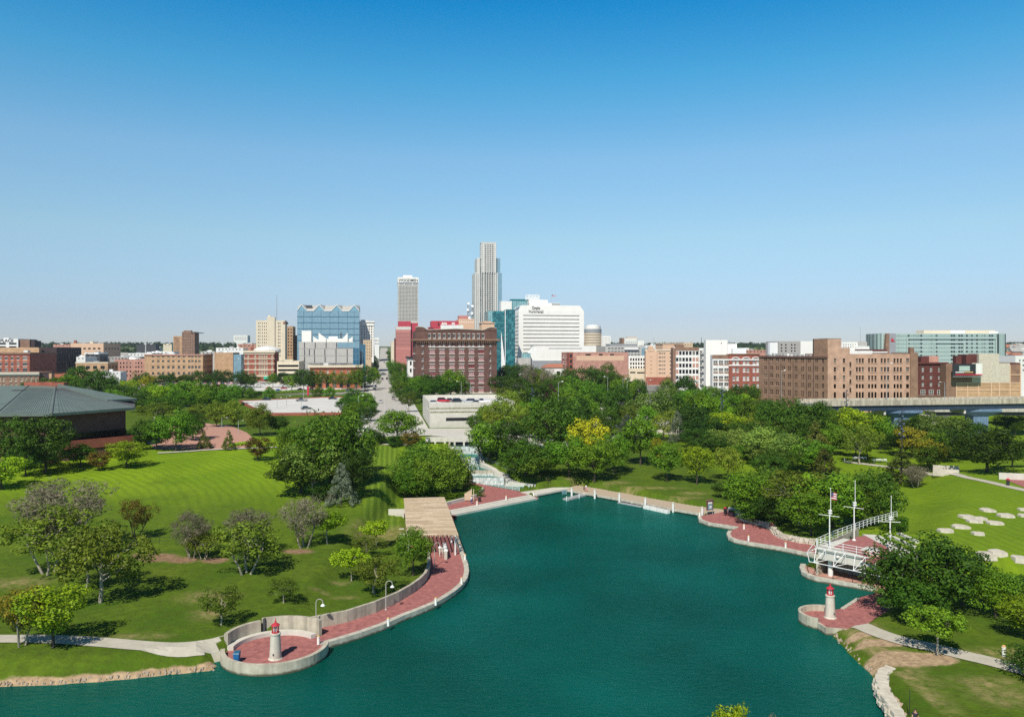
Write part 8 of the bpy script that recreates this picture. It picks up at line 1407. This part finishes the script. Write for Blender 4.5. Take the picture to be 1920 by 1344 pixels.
bn = empty('banner_flag', (X_(575.5, 420), 420, 9.3)); tag(bn, 'red banner on a pole by the white parking lot', 'banner'); b = MB(); b.tube((0, 0, 0), (0, 0, 6.6), .06); b.build('pole', M['grey_metal'], bn); b = MB(); b.box(.08, -.03, 1.6, 1.1, .03, 6.3); b.build('banner', M['red_paint'], bn)
# riprap along the natural shore
r = random.Random(17); b = MB()
line = resample(ATS([(-60, 1289), (0, 1286), (100, 1282), (200, 1274.5), (300, 1264.5), (400, 1254.5), (425, 1251)], .15), .5)+resample(ATS([(1566, 1194), (1589.4, 1218), (1613, 1242), (1635, 1260)], .15), .6)
RX = [(p[0]+r.uniform(-.4, .4), p[1]+r.uniform(-.1, .6)) for p in line for k in range(4)]; RZ_ = TH([p[0] for p in RX], [p[1] for p in RX])
for (x, y), z in zip(RX, RZ_):
    s_ = r.uniform(.06, .17); a = r.uniform(0, 3); c_, d_ = math.cos(a), math.sin(a)
    Q_ = [(c_*u-d_*v, d_*u+c_*v) for u, v in ((-s_, -s_*.7), (s_*r.uniform(.7, 1), -s_*.8), (s_, s_*.7), (-s_*.8, s_*r.uniform(.6, 1)))]; b.hexa([(x+u, y+v, z-.15) for u, v in Q_]+[(x+u*.65, y+v*.65, z+s_*r.uniform(.4, .9)) for u, v in Q_])
tag(b.build('shore_rocks', M['rock']), 'loose tan shore rocks along the waterline', 'rocks', kind='stuff')

# ------------------------------------------------------------------ cars
def car_paint(n, c): return mat(n, c, c, 1, .28, spec=.7)
CARP = {n: car_paint('car_'+n, c) for n, c in (('white', (.78, .78, .77)), ('black', (.015, .015, .018)), ('silver', (.42, .43, .44)), ('red', (.42, .02, .03)), ('blue', (.03, .09, .35)), ('grey', (.12, .125, .13)), ('pale blue', (.33, .5, .62)), ('dark blue', (.015, .03, .08)))}
def car_proto(kind):
    root = empty('car', (0, 0, -100)); L_, W2 = (4.6, .9) if kind == 'sedan' else ((4.7, .95) if kind == 'suv' else (5.6, .98)); h = {'sedan': .78, 'suv': 1.0, 'pickup': 1.0}[kind]; ht = {'sedan': 1.42, 'suv': 1.75, 'pickup': 1.8}[kind]
    b = MB(); secs = [(-L_/2, .55, h*.78, .82), (-L_/2+.12, .32, h*.97, .95), (-L_/2+1.0, .25, h, 1), (L_/2-1.2, .25, h, 1), (L_/2-.25, .3, h*.86, .93), (L_/2, .45, h*.66, .78)]
    for (x0, a0, t0, w0), (x1, a1, t1, w1) in zip(secs[:-1], secs[1:]): b.hexa([(x0, -W2*w0, a0), (x1, -W2*w1, a1), (x1, W2*w1, a1), (x0, W2*w0, a0), (x0, -W2*w0*.95, t0), (x1, -W2*w1*.95, t1), (x1, W2*w1*.95, t1), (x0, W2*w0*.95, t0)])
    b.build('body', CARP['white'], root)
    x0, x1 = {'sedan': (-1.6, 1.0), 'suv': (-2.2, 1.0), 'pickup': (-.5, 1.3)}[kind]; i0, i1 = (.5 if kind == 'sedan' else .25), .75
    b = MB(); b.hexa([(x0, -W2*.9, h-.01), (x1, -W2*.9, h-.01), (x1, W2*.9, h-.01), (x0, W2*.9, h-.01), (x0+i0, -W2*.72, ht-.06), (x1-i1, -W2*.72, ht-.06), (x1-i1, W2*.72, ht-.06), (x0+i0, W2*.72, ht-.06)]); b.build('windows', M['window_dark'], root)
    b = MB(); b.hexa([(x0+i0-.05, -W2*.75, ht-.062), (x1-i1+.05, -W2*.75, ht-.062), (x1-i1+.05, W2*.75, ht-.062), (x0+i0-.05, W2*.75, ht-.062), (x0+i0+.1, -W2*.66, ht), (x1-i1-.1, -W2*.66, ht), (x1-i1-.1, W2*.66, ht), (x0+i0+.1, W2*.66, ht)]); b.build('roof', CARP['white'], root)
    for sx in (-L_/2+.85, L_/2-.9):
        for sy in (-W2*.86, W2*.86): b = MB(); b.tube((sx, sy-.11, .33), (sx, sy+.11, .33), .34, .34, 12); b.build('wheel', M['rubber'], root)
    for sy in (-.6, .6): b = MB(); b.box(L_/2-.06, sy-.2, h*.62, L_/2+.02, sy+.2, h*.8); b.build('headlight', M['white_metal'], root); b = MB(); b.box(-L_/2-.03, sy-.2, h*.7, -L_/2+.06, sy+.2, h*.88); b.build('taillight', M['red_paint'], root)
    return root
PROTO = {k: car_proto(k) for k in ('sedan', 'suv', 'pickup')}; used = set()
def car(kind, col, x, y, z, rz, label, group):
    src = PROTO[kind]
    if kind not in used: used.add(kind); o = src; KIDS[src.name] = [k for k in bpy.data.objects if k.parent == src]; o.location = (x, y, z); o.rotation_euler = (0, 0, rz); kids = KIDS[src.name]
    else: o = dup(src, (x, y, z), rz); kids = LASTK
    for k in kids:
        if k.name.split('.')[0] in ('body', 'roof'): k.material_slots[0].link = 'OBJECT'; k.material_slots[0].material = CARP[col]
    tag(o, label, 'car', group); return o
WEST = math.atan2(GV[1], GV[0]); UA = GA
for kind, col, px_, py_, rz, lab in (('sedan', 'black', 500, 750, UA, 'black car at the left end of the white parking lot'), ('pickup', 'grey', 565.5, 752, UA+3.1, 'dark grey pickup in the middle of the white parking lot'), ('sedan', 'black', 624, 748.5, UA, 'black sedan at the right end of the white parking lot'), ('sedan', 'grey', 574, 767, .6, 'dark car half hidden behind the cottonwood on the white lot')):
    x, y = at(px_, py_, LOTZ); car(kind, col, x, y, LOTZ, rz, lab, 'cars on the white parking lot')
ci = 0
for kind, col, px_, py_, lab in (('suv', 'white', 447, 727, 'white van in the far car park, leftmost'), ('sedan', 'white', 462, 726, 'white car beside the white van in the far car park'), ('sedan', 'silver', 493, 721, 'silver car in the back row of the far car park'), ('sedan', 'red', 505, 728.5, 'red car left of the blue one in the far car park'), ('sedan', 'blue', 520, 733, 'bright blue car in the front row of the far car park'), ('sedan', 'red', 532.5, 729, 'red car right above the blue one in the far car park'), ('suv', 'silver', 534, 724, 'silver car in the back row behind the red ones'), ('sedan', 'red', 564, 731, 'red sports car at the right of the far car park'), ('sedan', 'white', 582.5, 730.5, 'white car right of the red sports car'), ('sedan', 'white', 485, 724, 'white car in the back row of the far car park, left of the silver'), ('suv', 'white', 652, 732.5, 'white van beside the arched brick hall'), ('suv', 'grey', 458, 722, 'grey car in the back of the far car park'), ('sedan', 'silver', 472, 723, 'silver car beside the grey one in the far car park')):
    x, y = at(px_, py_, 9.4); car(kind, col, x, y, TH(x, y)+.14, UA+(.1 if ci % 2 else 3.2), lab, 'cars in the far car park'); ci += 1
for kind, col, px_, py_, rz, lab in (('sedan', 'white', 714, 754.5, WEST+math.pi, 'white car driving down the long street toward the park'), ('sedan', 'silver', 737.5, 748, WEST, 'silver car driving away on the right of the long street'), ('suv', 'dark blue', 704, 726, WEST+math.pi, 'dark blue van parked on the left of the long street'), ('sedan', 'pale blue', 702.5, 731, WEST+math.pi, 'pale blue car just in front of the dark blue van'), ('sedan', 'pale blue', 694, 779, WEST+math.pi, 'pale blue car parked nearest on the left of the long street'), ('suv', 'dark blue', 697, 771, WEST+math.pi, 'dark car parked behind the nearest pale blue one'), ('sedan', 'white', 750.5, 750, WEST, 'white car parked at the right kerb of the long street'), ('suv', 'black', 746.5, 744, WEST, 'black car parked at the right kerb ahead of the white one'), ('sedan', 'grey', 719, 703.5, UA, 'dark car crossing the long street far up'), ('suv', 'black', 717, 713, WEST, 'dark car far up the street in the left lane'), ('suv', 'black', 725.5, 712.5, WEST, 'dark car far up the street in the right lane'), ('sedan', 'silver', 700, 757, WEST+math.pi, 'silver car parked on the left kerb in tree shade'), ('sedan', 'grey', 708, 709, WEST, 'grey car parked on the left far up the street'), ('suv', 'silver', 709, 700, WEST, 'silver car parked farther up on the left'), ('sedan', 'black', 737, 728, WEST, 'black car parked on the right under the trees'), ('sedan', 'white', 716, 688, WEST, 'white car on the rising part of the street, left'), ('sedan', 'black', 720.5, 690, WEST, 'black car on the rising part of the street, right')):
    x, y = at(px_, py_, 9.25); car(kind, col, x, y, TH(x, y)+.09, rz, lab, 'cars on the long street')
zg = GARAGE.gz+GARAGE.zt-1.1
for kind, col, t, v, lab in (('sedan', 'white', 2.2, 8, 'white car on the garage roof, leftmost'), ('suv', 'red', 6.0, 17, 'red car on the garage roof beside the dark ones'), ('sedan', 'grey', 8.6, 18, 'grey car on the garage roof behind the red one'), ('suv', 'black', 11.0, 12, 'black car on the garage roof, centre'), ('suv', 'silver', 14.2, 10, 'silver car on the garage roof left of the white pickup'), ('sedan', 'black', 15.8, 4.5, 'black car on the garage roof nearest the front wall'), ('pickup', 'white', 19.0, 10, 'white pickup on the garage roof'), ('sedan', 'silver', 25.6, 12, 'silver car on the garage roof, rightmost')):
    x, y = GARAGE.ax+GU[0]*t+GV[0]*v, GARAGE.ay+GU[1]*t+GV[1]*v; car(kind, col, x, y, zg+.02, UA+(math.pi if t > 12 else 0), lab, 'cars on the garage roof')

# ------------------------------------------------------------------ people
def skin_obj(name, verts, edges, radii, m, parent, lv=1):
    me = bpy.data.meshes.new(name); me.from_pydata(verts, edges, []); me.materials.append(m); o = link(name, me, parent); md = o.modifiers.new('Skin', 'SKIN'); me.skin_vertices.new() if not me.skin_vertices else None
    for i, r_ in enumerate(radii): me.skin_vertices[0].data[i].radius = (r_, r_); me.skin_vertices[0].data[i].use_root = (i == 0)
    s_ = o.modifiers.new('Subsurf', 'SUBSURF'); s_.levels = s_.render_levels = lv; return o
def person(loc, rz, label, shirt, pants, stride=.18, sit=False, skinm='skin', arms=.2, hat=None):
    o = empty('person', loc, rz); tag(o, label, 'person'); dz = -.42 if sit else 0; V_ = []; E = []; R = []
    def add(p, r_, par=None): V_.append(p); R.append(r_); (E.append((par, len(V_)-1)) if par is not None else None); return len(V_)-1
    pel = add((0, 0, .94+dz), .13); wst = add((0, 0, 1.08+dz), .115, pel); ch = add((0, -.01, 1.3+dz), .14, wst); nk = add((0, 0, 1.47+dz), .055, ch); hd = add((0, -.015, 1.6+dz), .085, nk); add((0, -.01, 1.72+dz), .07, hd); add((0, -.10, 1.6+dz), .02, hd)
    legs = []; arms_ = []
    for s_ in (-1, 1):
        hp = add((.1*s_, 0, .9+dz), .09, pel); st = stride*s_
        if sit: kn = add((.12*s_, -.42, .5), .065, hp); an = add((.12*s_, -.42, .09), .042, kn); ft = add((.12*s_, -.58, .04), .035, an); legs.append([(.1*s_, 0, .9+dz), (.12*s_, -.42, .5)])
        else: kn = add((.1*s_, -st*.5-.03, .5), .062, hp); an = add((.1*s_, -st+.05, .09), .042, kn); ft = add((.1*s_, -st-.12, .04), .035, an); legs.append([(.1*s_, 0, .9), (.1*s_, -st*.5-.03, .5), (.1*s_, -st+.05, .1)])
        sh = add((.19*s_, 0, 1.42+dz), .06, ch); el = add((.24*s_, arms*s_*.4+.03, 1.15+dz), .042, sh); wr = add((.25*s_, arms*s_-.08, .92+dz), .028, el); pm = add((.25*s_, arms*s_-.1, .85+dz), .032, wr); arms_.append([(.19*s_, 0, 1.42+dz), (.235*s_, arms*s_*.3+.02, 1.22+dz)])
        for k, ln in enumerate((.065, .075, .08, .07)): f1 = add((.25*s_+.0, arms*s_-.13+.018*k, .82+dz), .009, pm); add((.25*s_-.008*s_, arms*s_-.135+.018*k, .82-ln+dz), .008, f1)
        t1 = add((.245*s_-.02*s_, arms*s_-.15, .84+dz), .01, pm); add((.24*s_-.03*s_, arms*s_-.17, .80+dz), .008, t1)
    skin_obj('body', V_, E, R, M[skinm], o)
    skin_obj('shirt', [(0, 0, .95+dz), (0, 0, 1.1+dz), (0, -.01, 1.3+dz), (0, 0, 1.43+dz), *arms_[0], *arms_[1]], [(0, 1), (1, 2), (2, 3), (2, 4), (4, 5), (2, 6), (6, 7)], [.15, .135, .16, .075, .078, .06, .078, .06], M[shirt], o)
    pv_ = [(0, 0, .96+dz)]; pe = []; pr = [.145]
    for lg in legs:
        par = 0
        for k, p in enumerate(lg): pv_.append(p); pe.append((par, len(pv_)-1)); par = len(pv_)-1; pr.append((.108, .08, .065)[k])
    skin_obj('trousers', pv_, pe, pr, M[pants], o)
    b = MB(); b.lathe([(.02, 1.76+dz), (.075, 1.74+dz), (.1, 1.68+dz), (.1, 1.61+dz), (.085, 1.57+dz)][::-1], 0, .025, 12); b.build('hair' if not hat else 'cap', M[hat or 'hair_brown'], o)
    b = MB()
    for s_ in (-1, 1): b.tube((.03*s_, -.088, 1.625+dz), (.03*s_, -.1, 1.625+dz), .012, n=6)
    b.build('eyes', M['dark_metal'], o); b = MB()
    for s_ in (-1, 1): b.box(.082*s_-.012, -.01, 1.57+dz, .082*s_+.012, .03, 1.63+dz)
    b.build('ears', M[skinm], o); return o
person((*at(1099, 921.5, ZP), ZP), .5, 'person in a white top and pink shorts walking on the boardwalk', 'cloth_white', 'cloth_pink', .2); person((*at(1095, 920.5, ZP), ZP), .8, 'person in dark clothes sitting low beside the walker on the boardwalk', 'cloth_dark', 'cloth_dark', 0, True)
person((*at(1444, 992, ZP), ZP), .2, 'person in a white shirt walking by the curved stone wall', 'cloth_white', 'cloth_dark', .2); person((*at(1448, 995, ZP), ZP), -.3, 'person in a red shirt walking by the curved stone wall', 'cloth_red', 'cloth_white', .16)
person((*at(884, 944, ZP), ZP), .1, 'person in pale blue and white standing on the brick terrace near the bin', 'cloth_white', 'cloth_blue', .12); person((19.8+16.3, 71.6, TH(36.1, 71.6)), -.5, 'person in dark blue at the bottom edge beside the stone ledge', 'cloth_dark', 'cloth_blue', .1)
x, y = at(1705, 1334, 1.2); sp = empty('thin_pole', (x, y, 1.0)); tag(sp, 'thin dark pole standing in the grass by the stone ledge', 'pole'); b = MB(); b.tube((0, 0, -.2), (.05, 0, 2.3), .03, .025, 6); b.lathe([(.09, 0), (.06, .08)], n=8); b.build('pole', M['dark_metal'], sp)
